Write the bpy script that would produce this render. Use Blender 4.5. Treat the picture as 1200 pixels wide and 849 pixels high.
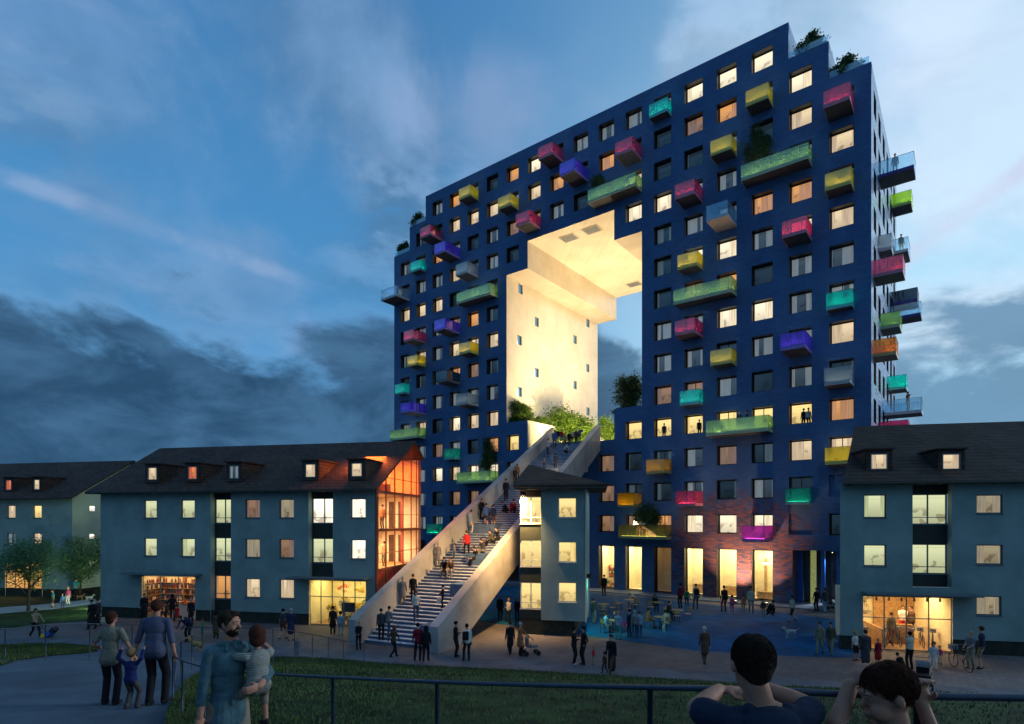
import bpy, bmesh, math, random
import numpy as np
from mathutils import Vector, Matrix
R = math.radians
random.seed(7)
for o in list(bpy.data.objects): bpy.data.objects.remove(o)
scene = bpy.context.scene
COL = scene.collection

# ------------------------------------------------------------------ camera
FP, YH, EYE = 687.07, 610.17, 7.0        # focal length in px of a 1200 px wide frame, horizon row, eye height
cd = bpy.data.cameras.new('camera'); cam = bpy.data.objects.new('camera', cd); COL.objects.link(cam)
cam.location = (0, 0, EYE); cam.rotation_euler = (R(90), 0, 0)
cd.sensor_width = 36; cd.lens = FP/1200*36; cd.shift_y = (YH-424.5)/1200
cd.clip_start = 0.05; cd.clip_end = 4000
scene.camera = cam
scene.render.engine = 'CYCLES'
scene.view_settings.view_transform = 'Standard'; scene.view_settings.look = 'None'
scene.view_settings.exposure = 0.12; scene.view_settings.gamma = 1

# ------------------------------------------------------------------ node helpers
class N:
    def __init__(s, tree): s.t = tree
    def __call__(s, typ, **kw):
        n = s.t.nodes.new(typ)
        for k, v in kw.items():
            if k.startswith('i_'):
                key = k[2:]
                key = int(key) if key.isdigit() else key.replace('_', ' ')
                s.set(n.inputs[key], v)
            else: setattr(n, k, v)
        return n
    def set(s, inp, v):
        if hasattr(v, 'is_output') or isinstance(v, bpy.types.NodeSocket): s.t.links.new(v, inp)
        elif isinstance(v, bpy.types.Node): s.t.links.new(v.outputs[0], inp)
        else: inp.default_value = v
    def m(s, op, a, b=None, c=None, clamp=False):
        n = s.t.nodes.new('ShaderNodeMath'); n.operation = op; n.use_clamp = clamp
        s.set(n.inputs[0], a)
        if b is not None: s.set(n.inputs[1], b)
        if c is not None: s.set(n.inputs[2], c)
        return n.outputs[0]
    def mix(s, fac, a, b, mode='MIX'):
        n = s.t.nodes.new('ShaderNodeMix'); n.data_type = 'RGBA'; n.blend_type = mode
        s.set(n.inputs[0], fac); s.set(n.inputs[6], a); s.set(n.inputs[7], b)
        return n.outputs[2]
    def ramp(s, fac, a, b, clamp=True):        # smoothstep a..b
        n = s.t.nodes.new('ShaderNodeMapRange'); n.interpolation_type = 'SMOOTHSTEP'
        s.set(n.inputs[0], fac); n.inputs[1].default_value = a; n.inputs[2].default_value = b
        n.inputs[3].default_value = 0; n.inputs[4].default_value = 1
        return n.outputs[0]
    def noise(s, vec, scale, detail=4, rough=.55, dist=0.0, dim='3D'):
        n = s.t.nodes.new('ShaderNodeTexNoise'); n.noise_dimensions = dim
        if vec is not None: s.set(n.inputs['Vector'], vec)
        n.inputs['Scale'].default_value = scale; n.inputs['Detail'].default_value = detail
        n.inputs['Roughness'].default_value = rough; n.inputs['Distortion'].default_value = dist
        return n.outputs[0]
def C4(c): return (c[0], c[1], c[2], 1)

# ------------------------------------------------------------------ world: dusk sky
SUN_EL, SUN_AZ = 7.0, 78.0      # low in the east-right of the picture (azimuth clockwise from +Y)
w = bpy.data.worlds.new('World'); scene.world = w; w.use_nodes = True
wt = w.node_tree; wt.nodes.clear(); n = N(wt)
tc = n('ShaderNodeTexCoord'); D = tc.outputs['Generated']
sky = n('ShaderNodeTexSky', sky_type='NISHITA', sun_disc=False, sun_elevation=R(SUN_EL), sun_rotation=R(SUN_AZ),
        altitude=200, air_density=1.0, dust_density=0.4, ozone_density=3.0)
sep = n('ShaderNodeSeparateXYZ', i_Vector=D); sx, sy, sz = sep.outputs
SKYMUL = 0.10
base = n.mix(1.0, sky.outputs[0], (SKYMUL*0.60, SKYMUL*0.88, SKYMUL*1.30, 1), 'MULTIPLY')
# dusk colours of the clear air: deep blue overhead, paler low down and towards the afterglow on the right
east = n.ramp(n.m('ADD', sx, n.m('MULTIPLY', sy, .1)), -0.10, 0.58)
low = n.ramp(sz, 0.85, 0.12)
air = n.mix(low, (.045, .19, .44, 1), (.085, .32, .62, 1))
air = n.mix(n.m('MULTIPLY', east, n.m('ADD', .25, n.m('MULTIPLY', low, .75))), air, (.56, .88, 1.05, 1))
base = n.mix(0.88, base, air)
# flat cloud layer: direction projected on a plane overhead
den = n.m('ADD', n.m('MAXIMUM', sz, 0.0), 0.22)
cv = n('ShaderNodeCombineXYZ', i_X=n.m('DIVIDE', sx, den), i_Y=n.m('DIVIDE', sy, den), i_Z=0.35)
cv2 = n('ShaderNodeVectorMath', operation='ADD', i_0=cv.outputs[0], i_1=(3.1, 1.4, 0))
hi = n.noise(cv2.outputs[0], .95, 7, .50, .5)
himask = n.m('MULTIPLY', n.ramp(hi, .47, .72), n.ramp(sz, .18, .42))
hicol = n.mix(n.ramp(n.noise(cv.outputs[0], 2.2, 6, .6), .38, .66), (.095, .175, .285, 1), (.24, .33, .50, 1))
hicol = n.mix(n.m('MULTIPLY', east, .8), hicol, (.70, .84, 1.0, 1))
base = n.mix(n.m('MULTIPLY', himask, .85), base, hicol)
# heavier cumulus patches overhead with grey undersides
mc = n('ShaderNodeVectorMath', operation='MULTIPLY', i_0=D, i_1=(1.0, 1.0, 1.5))
cu = n.noise(mc.outputs[0], 3.3, 9, .56, .35)
cbig = n.noise(mc.outputs[0], 1.35, 2, .5)
cum = n.m('MULTIPLY', n.ramp(n.m('ADD', cu, n.m('MULTIPLY', n.m('SUBTRACT', cbig, .5), 1.3)), .485, .66), n.ramp(sz, .28, .46))
mo = n('ShaderNodeVectorMath', operation='ADD', i_0=mc.outputs[0], i_1=(.02, -.01, .05))
cu2 = n.noise(mo.outputs[0], 3.3, 9, .56, .35)
lit = n.ramp(n.m('SUBTRACT', cu, cu2), -.05, .07)
ccol = n.mix(lit, (.080, .160, .27, 1), (.20, .36, .58, 1))
ccol = n.mix(n.m('MULTIPLY', east, .75), ccol, (.60, .78, 1.0, 1))
base = n.mix(n.m('MULTIPLY', cum, .72), base, ccol)
# single large soft clouds where they hang in the evening sky
wn1 = n.noise(mc.outputs[0], 2.6, 9, .58, .5)
def cloud(base, d, rx_, ry_, cola, colb, amt):
    d = Vector(d).normalized(); e1 = Vector((d.y, -d.x, 0)).normalized(); e2 = d.cross(e1)
    a = n.m('DIVIDE', n('ShaderNodeVectorMath', operation='DOT_PRODUCT', i_0=D, i_1=tuple(e1)).outputs['Value'], rx_)
    b = n.m('DIVIDE', n('ShaderNodeVectorMath', operation='DOT_PRODUCT', i_0=D, i_1=tuple(e2)).outputs['Value'], ry_)
    r_ = n.m('SQRT', n.m('ADD', n.m('MULTIPLY', a, a), n.m('MULTIPLY', b, b)))
    r_ = n.m('ADD', r_, n.m('MULTIPLY', n.m('SUBTRACT', wn1, .5), 2.6))
    mk = n.m('MULTIPLY', n.ramp(r_, 1.05, .25), n.ramp(sy, 0.0, .2))
    return n.mix(n.m('MULTIPLY', mk, amt), base, n.mix(n.ramp(wn1, .38, .62), C4(cola), C4(colb)))
base = cloud(base, (-.30, 1, .80), .20, .17, (.20, .35, .58), (.095, .20, .36), .66)
base = cloud(base, (-.19, 1, .66), .13, .10, (.20, .35, .58), (.105, .21, .37), .55)
base = cloud(base, (-.80, 1, .80), .20, .16, (.18, .33, .56), (.105, .21, .37), .50)
base = cloud(base, (-.05, 1, .68), .12, .10, (.30, .40, .62), (.22, .33, .52), .55)
base = cloud(base, (-.45, 1, .42), .10, .07, (.20, .33, .54), (.14, .25, .43), .45)
base = cloud(base, (.78, 1, .78), .12, .20, (.74, .86, 1.0), (.62, .72, .95), .55)
base = cloud(base, (.80, 1, .36), .16, .06, (.80, .90, 1.0), (.60, .74, .92), .60)
# thin pinkish veils
veil = n.noise(cv.outputs[0], 3.1, 8, .62, .6)
base = n.mix(n.m('MULTIPLY', n.ramp(veil, .52, .80), .30), base, (.36, .44, .66, 1))
# low banks of heavy cloud
mp = n('ShaderNodeVectorMath', operation='MULTIPLY', i_0=D, i_1=(1.6, 1.6, 3.0))
bank = n.noise(mp.outputs[0], 1.9, 9, .56, .3)
wobble = n.noise(mp.outputs[0], .9, 2, .5)
edge = n.m('ADD', n.m('MULTIPLY', n.m('SUBTRACT', n.m('SUBTRACT', .292, n.m('MULTIPLY', east, .030)), sz), 4.4), n.m('MULTIPLY', n.m('SUBTRACT', wobble, .5), 1.1))
edge = n.m('ADD', edge, n.m('MULTIPLY', n.m('SUBTRACT', bank, .5), 2.9))
bmask = n.ramp(edge, -.02, .30)
bdet = n.ramp(n.noise(mp.outputs[0], 3.6, 8, .6, .4), .36, .68)
bcol = n.mix(bdet, (.018, .055, .115, 1), (.055, .140, .260, 1))
bcol = n.mix(n.m('MULTIPLY', n.ramp(east, .35, 1.0), .70), bcol, (.17, .34, .52, 1))
base = n.mix(n.m('MULTIPLY', bmask, .93), base, bcol)
# lighter breaks at the rims of the banks
rim = n.m('MULTIPLY', n.ramp(edge, -.25, .05), n.m('SUBTRACT', 1.0, bmask))
base = n.mix(n.m('MULTIPLY', rim, .18), base, (.26, .44, .70, 1))
# two condensation trails: great circles through pairs of directions
def trail(base, a, b, lo, hi_, width, amt):
    a = Vector(a).normalized(); b = Vector(b).normalized(); nn = a.cross(b).normalized()
    dt = n('ShaderNodeVectorMath', operation='DOT_PRODUCT', i_0=D, i_1=tuple(nn)).outputs['Value']
    wob = n.m('MULTIPLY', n.m('SUBTRACT', n.noise(D, 7, 5, .6), .5), width*1.6)
    dist = n.m('ABSOLUTE', n.m('ADD', dt, wob))
    mk = n.m('MULTIPLY', n.ramp(dist, width, width*.15), n.m('MULTIPLY', n.ramp(sx, lo-.06, lo+.04), n.ramp(sx, hi_+.03, hi_-.05)))
    mk = n.m('MULTIPLY', mk, n.m('ADD', .35, n.ramp(n.noise(D, 9, 4, .6), .38, .6)))
    return n.mix(n.m('MULTIPLY', mk, amt), base, (.56, .62, .80, 1))
base = trail(base, (-.873, 1, .590), (-.298, 1, .386), -1.2, -.31, .017, .17)
base = trail(base, (.699, 1, .470), (.873, 1, .605), .48, 1.5, .018, .6)
bg = n('ShaderNodeBackground', i_Color=base, i_Strength=1.0)
n('ShaderNodeOutputWorld', i_Surface=bg)

# the sun is all but gone: a weak, wide afterglow from the right
sl = bpy.data.lights.new('afterglow', 'SUN'); sl.energy = 1.3; sl.angle = R(12); sl.color = (.80, .90, 1.0)
so = bpy.data.objects.new('afterglow', sl); COL.objects.link(so)
sd = Vector((math.sin(R(SUN_AZ))*math.cos(R(12)), math.cos(R(SUN_AZ))*math.cos(R(12)), math.sin(R(12))))
so.rotation_euler = (-sd).to_track_quat('-Z', 'Y').to_euler(); so.location = sd*200

# ------------------------------------------------------------------ mesh helpers
class MB:
    def __init__(s): s.v = []; s.f = []; s.m = []; s.uv = []
    def poly(s, pts, m=0, uv=None):
        b = len(s.v); s.v += [tuple(p) for p in pts]; s.f.append(tuple(range(b, b+len(pts)))); s.m.append(m)
        s.uv.append(uv or [(0.5, 0.5)]*len(pts))
    def box(s, x0, x1, y0, y1, z0, z1, m=0, T=None):
        p = [(x, y, z) for z in (z0, z1) for y in (y0, y1) for x in (x0, x1)]
        if T: p = [T(q) for q in p]
        b = len(s.v); s.v += [tuple(q) for q in p]
        for q in ((0, 2, 3, 1), (4, 5, 7, 6), (0, 1, 5, 4), (2, 6, 7, 3), (0, 4, 6, 2), (1, 3, 7, 5)):
            s.f.append(tuple(b+i for i in q)); s.m.append(m); s.uv.append([(.5, .5)]*4)
    def tube(s, pts, r, seg=8, m=0, cap=True):
        pts = [Vector(p) for p in pts]; rs = r if isinstance(r, (list, tuple)) else [r]*len(pts)
        b = len(s.v); up = Vector((0, 0, 1))
        for i, p in enumerate(pts):
            d = (pts[min(i+1, len(pts)-1)]-pts[max(i-1, 0)]).normalized()
            a = d.cross(up) if abs(d.z) < .95 else d.cross(Vector((1, 0, 0)))
            a.normalize(); c = d.cross(a)
            for k in range(seg):
                t = 2*math.pi*k/seg; s.v.append(tuple(p+(a*math.cos(t)+c*math.sin(t))*rs[i]))
        for i in range(len(pts)-1):
            for k in range(seg):
                k2 = (k+1) % seg
                s.f.append((b+i*seg+k, b+i*seg+k2, b+(i+1)*seg+k2, b+(i+1)*seg+k)); s.m.append(m); s.uv.append([(.5, .5)]*4)
        if cap:
            s.f.append(tuple(b+k for k in range(seg))); s.m.append(m); s.uv.append([(.5, .5)]*seg)
            s.f.append(tuple(b+(len(pts)-1)*seg+k for k in range(seg))[::-1]); s.m.append(m); s.uv.append([(.5, .5)]*seg)
    def prism(s, poly, z0, z1, m=0):
        k = len(poly); b = len(s.v)
        s.v += [(p[0], p[1], z0) for p in poly]+[(p[0], p[1], z1) for p in poly]
        s.f.append(tuple(range(b+k-1, b-1, -1))); s.f.append(tuple(range(b+k, b+2*k))); s.m += [m, m]; s.uv += [[(.5, .5)]*k]*2
        for i in range(k):
            j = (i+1) % k; s.f.append((b+i, b+j, b+k+j, b+k+i)); s.m.append(m); s.uv.append([(.5, .5)]*4)
    def ball(s, c, r, m=0, seg=10, rings=6):
        b = len(s.v); c = Vector(c); r = r if isinstance(r, (tuple, list)) else (r, r, r)
        for i in range(rings+1):
            ph = math.pi*i/rings
            for k in range(seg):
                t = 2*math.pi*k/seg
                s.v.append((c.x+r[0]*math.sin(ph)*math.cos(t), c.y+r[1]*math.sin(ph)*math.sin(t), c.z+r[2]*math.cos(ph)))
        for i in range(rings):
            for k in range(seg):
                k2 = (k+1) % seg
                s.f.append((b+i*seg+k, b+(i+1)*seg+k, b+(i+1)*seg+k2, b+i*seg+k2)); s.m.append(m); s.uv.append([(.5, .5)]*4)
    def mesh(s, name, mats, smooth=False):
        me = bpy.data.meshes.new(name); me.from_pydata(s.v, [], s.f)
        for mt in (mats if isinstance(mats, (list, tuple)) else [mats]): me.materials.append(mt)
        me.polygons.foreach_set('material_index', s.m)
        uvl = me.uv_layers.new(name='UVMap')
        flat = [c for f in s.uv for p in f for c in p]
        uvl.data.foreach_set('uv', flat)
        if smooth: me.polygons.foreach_set('use_smooth', [True]*len(s.f))
        me.update(); return me
    def build(s, name, mats, parent=None, smooth=False, bevel=0):
        o = bpy.data.objects.new(name, s.mesh(name, mats, smooth)); COL.objects.link(o)
        if parent: o.parent = parent
        if bevel:
            b = o.modifiers.new('bevel', 'BEVEL'); b.width = bevel; b.segments = 2; b.limit_method = 'ANGLE'
        return o
def tag(o, label=None, cat=None, group=None, kind=None):
    if label: o['label'] = label
    if cat: o['category'] = cat
    if group: o['group'] = group
    if kind: o['kind'] = kind
    return o
def empty(name, loc=(0, 0, 0), rz=0, label=None, cat=None, group=None):
    o = bpy.data.objects.new(name, None); COL.objects.link(o); o.location = loc; o.rotation_euler = (0, 0, rz)
    o.empty_display_size = .3
    return tag(o, label, cat, group)
def ray(px, py): return Vector(((px-600)/FP, 1.0, -(py-YH)/FP))
class Frame:            # a building's own axes: x along its front to the right, y into its depth
    def __init__(s, ox, oy, ang):
        s.o = Vector((ox, oy)); s.a = ang; s.ex = Vector((math.cos(ang), math.sin(ang))); s.ey = Vector((-math.sin(ang), math.cos(ang)))
    def hit(s, px, py, ly=0):
        d = ray(px, py); dd = Vector((d.x, d.y)); t = (ly+s.o.dot(s.ey))/dd.dot(s.ey)
        p = dd*t-s.o; return p.dot(s.ex), EYE+d.z*t
    def hitx(s, px, py, lx):
        d = ray(px, py); dd = Vector((d.x, d.y)); t = (lx+s.o.dot(s.ex))/dd.dot(s.ex)
        p = dd*t-s.o; return p.dot(s.ey), EYE+d.z*t
    def world(s, x, y, z=0): p = s.o+s.ex*x+s.ey*y; return Vector((p.x, p.y, z))
    def local(s, X, Y): p = Vector((X, Y))-s.o; return p.dot(s.ex), p.dot(s.ey)
def wall(mb, us, zs, solid, P, m=0, flip=False):       # sheet of cells where solid(u, z)
    us = sorted(set(round(u, 4) for u in us)); zs = sorted(set(round(z, 4) for z in zs))
    for i in range(len(us)-1):
        run = None
        for j in range(len(zs)-1):
            ok = solid((us[i]+us[i+1])/2, (zs[j]+zs[j+1])/2)
            if ok:
                q = [P(us[i], zs[j]), P(us[i+1], zs[j]), P(us[i+1], zs[j+1]), P(us[i], zs[j+1])]
                mb.poly(q[::-1] if flip else q, m)

# ------------------------------------------------------------------ materials
def newmat(name):
    m = bpy.data.materials.new(name); m.use_nodes = True; m.node_tree.nodes.clear(); return m, N(m.node_tree)
def pbr(name, col, rough=.6, var=.15, scale=4, bump=0.0, bscale=40, spec=.5, metal=0, emit=None, estr=0, coord='Object', col2=None):
    m, n = newmat(name)
    tc = n('ShaderNodeTexCoord'); v = tc.outputs[coord]
    c = C4(col)
    if var:
        f = n.ramp(n.noise(v, scale, 6, .6), .3, .7)
        dark = C4(col2) if col2 else C4([x*(1-var*2) for x in col])
        c = n.mix(f, dark, C4([min(1, x*(1+var)) for x in col]))
    b = n('ShaderNodeBsdfPrincipled', i_Base_Color=c, i_Roughness=rough, i_Metallic=metal)
    b.inputs['Specular IOR Level'].default_value = spec
    if emit: b.inputs['Emission Color'].default_value = C4(emit); b.inputs['Emission Strength'].default_value = estr
    if bump:
        bp = n('ShaderNodeBump', i_Strength=bump, i_Distance=.02, i_Height=n.noise(v, bscale, 4, .6))
        n.set(b.inputs['Normal'], bp.outputs[0])
    n('ShaderNodeOutputMaterial', i_Surface=b)
    return m
def brick(name, c1, c2, mortar, rough, bw, bh, bump=.5, spec=.5, scale=1.0, red=False):
    m, n = newmat(name)
    v = n('ShaderNodeTexCoord').outputs['Object']; s = n('ShaderNodeSeparateXYZ', i_Vector=v)
    q = n('ShaderNodeCombineXYZ', i_X=n.m('ADD', s.outputs[0], s.outputs[1]), i_Y=s.outputs[2], i_Z=0.0)
    br = n('ShaderNodeTexBrick', i_Vector=q, i_Color1=C4(c1), i_Color2=C4(c2), i_Mortar=C4(mortar), i_Scale=scale)
    br.inputs['Mortar Size'].default_value = .012; br.inputs['Brick Width'].default_value = bw; br.inputs['Row Height'].default_value = bh
    br.inputs['Bias'].default_value = 0.0
    big = n.ramp(n.noise(v, .35, 5, .6), .25, .75)
    c = n.mix(.22, br.outputs[0], n.mix(big, C4([x*.6 for x in c1]), C4([min(1, x*1.5) for x in c2])))
    if red:      # red-brown bricks mixed in around the floodlit patch, warm glow put into the colour
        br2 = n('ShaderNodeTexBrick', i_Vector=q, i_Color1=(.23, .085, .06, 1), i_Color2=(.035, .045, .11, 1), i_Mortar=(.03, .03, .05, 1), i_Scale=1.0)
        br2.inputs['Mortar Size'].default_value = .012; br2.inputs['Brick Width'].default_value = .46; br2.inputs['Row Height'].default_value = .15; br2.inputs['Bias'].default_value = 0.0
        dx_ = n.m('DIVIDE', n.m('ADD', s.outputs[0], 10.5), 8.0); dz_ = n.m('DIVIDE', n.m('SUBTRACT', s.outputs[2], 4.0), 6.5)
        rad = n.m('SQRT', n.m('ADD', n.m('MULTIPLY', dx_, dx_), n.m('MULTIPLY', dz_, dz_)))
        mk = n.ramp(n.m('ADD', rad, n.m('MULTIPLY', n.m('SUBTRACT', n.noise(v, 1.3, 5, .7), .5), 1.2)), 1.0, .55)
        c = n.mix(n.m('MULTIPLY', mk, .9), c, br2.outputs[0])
    b = n('ShaderNodeBsdfPrincipled', i_Base_Color=c, i_Roughness=rough)
    b.inputs['Specular IOR Level'].default_value = spec
    h = n.m('ADD', n.m('MULTIPLY', br.outputs[1], -1.0), n.m('MULTIPLY', n.noise(v, 9, 3, .6), .8))
    n.set(b.inputs['Normal'], n('ShaderNodeBump', i_Strength=bump, i_Distance=.03, i_Height=h).outputs[0])
    n('ShaderNodeOutputMaterial', i_Surface=b); return m
def glassmat(name, tint=(1, 1, 1), body=0.0, gloss=.12, glow=0.0):
    m, n = newmat(name)
    tr = n('ShaderNodeBsdfTransparent', i_Color=C4(tint))
    gl = n('ShaderNodeBsdfGlossy', i_Color=(1, 1, 1, 1), i_Roughness=.03)
    lw = n('ShaderNodeLayerWeight', i_Blend=.35)
    f = n.m('ADD', gloss*.4, n.m('MULTIPLY', lw.outputs['Facing'], gloss), clamp=True)
    s = tr
    if body:
        df = n('ShaderNodeBsdfDiffuse', i_Color=C4(tint)); tl = n('ShaderNodeBsdfTranslucent', i_Color=C4(tint))
        a = n('ShaderNodeMixShader', i_0=.45, i_1=df.outputs[0], i_2=tl.outputs[0])
        s = n('ShaderNodeMixShader', i_0=body, i_1=tr.outputs[0], i_2=a.outputs[0])
    o = n('ShaderNodeMixShader', i_0=f, i_1=s.outputs[0], i_2=gl.outputs[0])
    n('ShaderNodeOutputMaterial', i_Surface=o); return m
def emat(name, col, st):
    m, n = newmat(name); n('ShaderNodeOutputMaterial', i_Surface=n('ShaderNodeEmission', i_Color=C4(col), i_Strength=st)); return m
def panemat(name, cur, room, est, base=(.03, .04, .05), gapw=1.0, warmtop=0.0):
    """a window at night: curtains hanging either side of a gap into the room, behind reflecting glass"""
    m, n = newmat(name)
    uv = n('ShaderNodeUVMap'); s = n('ShaderNodeSeparateXYZ', i_Vector=uv.outputs[0])
    x = n.m('FRACT', s.outputs[0]); y = n.m('FRACT', s.outputs[1])
    seed = n.m('ADD', n.m('FLOOR', s.outputs[0]), n.m('MULTIPLY', n('ShaderNodeObjectInfo').outputs['Random'], 97.0))
    wn = n('ShaderNodeTexWhiteNoise', noise_dimensions='1D', i_W=seed); rs = n('ShaderNodeSeparateColor', i_0=wn.outputs['Color'])
    r1, r2, r3 = rs.outputs
    g = n.m('ADD', .25, n.m('MULTIPLY', r1, .5)); hw = n.m('MULTIPLY', n.m('ADD', .06, n.m('MULTIPLY', r2, .26)), gapw)
    gap = n.ramp(n.m('SUBTRACT', n.m('ABSOLUTE', n.m('SUBTRACT', x, g)), hw), .015, -.015)
    cx = n('ShaderNodeCombineXYZ', i_X=n.m('ADD', n.m('MULTIPLY', x, 11.0), n.m('MULTIPLY', r3, 60.0)), i_Y=n.m('MULTIPLY', y, .5), i_Z=0.0)
    fold = n.ramp(n.noise(cx.outputs[0], 1.6, 3, .6), .25, .75)
    cc = n.mix(fold, C4([c*.55 for c in cur]), C4(cur))
    rx = n('ShaderNodeCombineXYZ', i_X=n.m('ADD', n.m('MULTIPLY', x, 3.0), n.m('MULTIPLY', r3, 60.0)), i_Y=n.m('MULTIPLY', y, 3.0), i_Z=0.0)
    things = n.m('MULTIPLY', n.ramp(n.noise(rx.outputs[0], .9, 1, .5), .55, .57), n.ramp(y, .62, .40))
    rc = n.mix(n.ramp(y, .0, 1.0), C4([c*.6 for c in room]), C4(room))
    rc = n.mix(n.m('MULTIPLY', things, .6), rc, C4([room[0]*.22, room[1]*.16, room[2]*.14]))
    rc = n.mix(n.m('MULTIPLY', n.ramp(n.m('ABSOLUTE', n.m('SUBTRACT', y, n.m('ADD', .80, n.m('MULTIPLY', r2, .1)))), .012, .004), .5), rc, C4([c*.4 for c in room]))
    col = n.mix(gap, cc, rc)
    b = n('ShaderNodeBsdfPrincipled', i_Base_Color=n.mix(gap, C4(base), (.01, .012, .015, 1)), i_Roughness=.06)
    b.inputs['Specular IOR Level'].default_value = .8
    n.set(b.inputs['Emission Color'], col); b.inputs['Emission Strength'].default_value = est
    n('ShaderNodeOutputMaterial', i_Surface=b); return m

M = {}
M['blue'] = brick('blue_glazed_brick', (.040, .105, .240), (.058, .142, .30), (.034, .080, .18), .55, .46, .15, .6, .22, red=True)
M['lit_side_brick'] = brick('blue_glazed_brick_lit', (.14, .20, .36), (.42, .50, .66), (.03, .06, .14), .24, .62, .17, .6, 1.0)  # paler copy of the blue brick, skylight on the right-facing walls put in
M['cream'] = brick('cream_brick', (.74, .66, .53), (.82, .74, .60), (.58, .50, .40), .7, .30, .09, .5, .3)
M['sheen'] = None
M['black'] = pbr('black_metal', (.006, .007, .010), .45, 0)
M['darkmetal'] = pbr('dark_blue_metal', (.012, .018, .032), .5, .1, 8)
M['railmetal'] = pbr('painted_rail_metal', (.020, .036, .062), .38, .15, 20, .1, 90)
M['roofdark'] = brick('dark_roof_tiles', (.052, .036, .030), (.088, .062, .050), (.007, .007, .009), .85, .34, .22, .9, .15)
M['teal'] = pbr('teal_render', (.23, .32, .31), .88, .10, .45, .45, 45, .2)
M['plinth'] = pbr('dark_green_plinth', (.030, .036, .028), .8, .15, 3, .2, 40, .2)
M['pale'] = pbr('lamplit_green_render', (.42, .50, .38), .85, .05, .8, .2, 60, .2)  # teal render made paler, the lamplight on the gable put into the colour
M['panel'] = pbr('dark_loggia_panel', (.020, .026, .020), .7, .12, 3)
M['frame'] = pbr('grey_green_window_frame', (.10, .15, .17), .5, .05)
M['whiteframe'] = pbr('white_window_frame', (.55, .55, .50), .5, .05)
M['concrete'] = pbr('pale_concrete', (.36, .35, .335), .6, .18, .35, .3, 14, .35)
M['step'] = pbr('step_stone', (.52, .54, .58), .7, .12, 3, .2, 30)
M['riser'] = pbr('blue_riser', (.065, .125, .23), .7, .12, 3)
M['wood'] = pbr('light_wood', (.38, .22, .09), .5, .2, 6)
M['darkwood'] = pbr('dark_wood', (.10, .05, .025), .5, .2, 6)
M['grey'] = pbr('grey_metal', (.20, .22, .25), .4, .1)
M['white'] = pbr('white_paint', (.70, .68, .62), .5, .05)
M['red'] = pbr('red_paint', (.35, .03, .02), .5, .1)
M['bulb'] = emat('warm_lamp', (1, .78, .45), 14)
M['soil'] = pbr('planter_soil', (.03, .022, .015), .95, .2)
M['clear'] = glassmat('clear_glass', (.93, .97, 1.0), 0, .30)
M['orangeglass'] = glassmat('amber_glass', (1.0, .93, .86), 0, .12)
TINT = {'yellow': (1.0, .86, .01), 'cyan': (.03, .98, .86), 'teal': (.01, .70, .52), 'pink': (.90, .17, .36), 'purple': (.34, .20, 1.0),
        'green': (.58, .82, .42), 'grey': (.60, .68, .72), 'clear': (.75, .92, 1.0), 'ochre': (.90, .60, .01), 'orange': (.95, .52, .01),
        'magenta': (.9, .2, .8), 'olive': (.42, .42, .16), 'slate': (.04, .06, .09), 'lime': (.78, 1.0, .02)}
BODY = {'clear': .10, 'grey': .35, 'olive': .25, 'slate': .95, 'yellow': .5, 'ochre': .45, 'lime': .5, 'magenta': .4}
for k_, t_ in TINT.items(): M['g_'+k_] = glassmat(k_+'_balcony_glass', t_, BODY.get(k_, .30), .24)
for k_, t_ in TINT.items(): M['f_'+k_] = pbr(k_+'_balcony_fascia', [.10+.42*c_ for c_ in t_], .5, .06)
M['p_bright'] = panemat('pane_bright_room', (.95, .78, .52), (1.0, .88, .62), 1.15, gapw=1.6)
M['p_yellow'] = panemat('pane_yellow_room', (1.0, .70, .24), (1.0, .74, .28), 1.1, gapw=3.0)
M['p_cream'] = panemat('pane_lit_curtains', (.80, .60, .38), (1.0, .78, .48), .85)
M['p_orange'] = panemat('pane_orange_room', (.72, .36, .17), (1.0, .46, .14), .75)
M['p_warm'] = panemat('pane_dim_warm_room', (.40, .26, .19), (.50, .28, .15), .55)
M['p_curt'] = panemat('pane_grey_curtains_glow', (.26, .30, .31), (.060, .09, .12), .60, (.30, .32, .32), gapw=.8)  # unlit curtains with a faint glow of their own put in
M['p_dark'] = panemat('pane_unlit_room_glow', (.10, .15, .18), (.020, .04, .06), .55, (.03, .04, .05), 2.5)  # no lamp behind, a faint glow put into the dark pane
M['p_red'] = panemat('pane_red_curtains', (.80, .16, .06), (.9, .3, .1), .8)
M['p_green'] = panemat('pane_green_lit_room', (.60, .66, .34), (.80, .84, .48), .85, gapw=2.6)
M['p_white'] = panemat('pane_white_room', (1.0, .90, .70), (1.0, .92, .72), 1.5, gapw=2.4)
M['p_grad'] = panemat('pane_beige_blind', (.48, .40, .26), (.48, .40, .24), .7)
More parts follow.
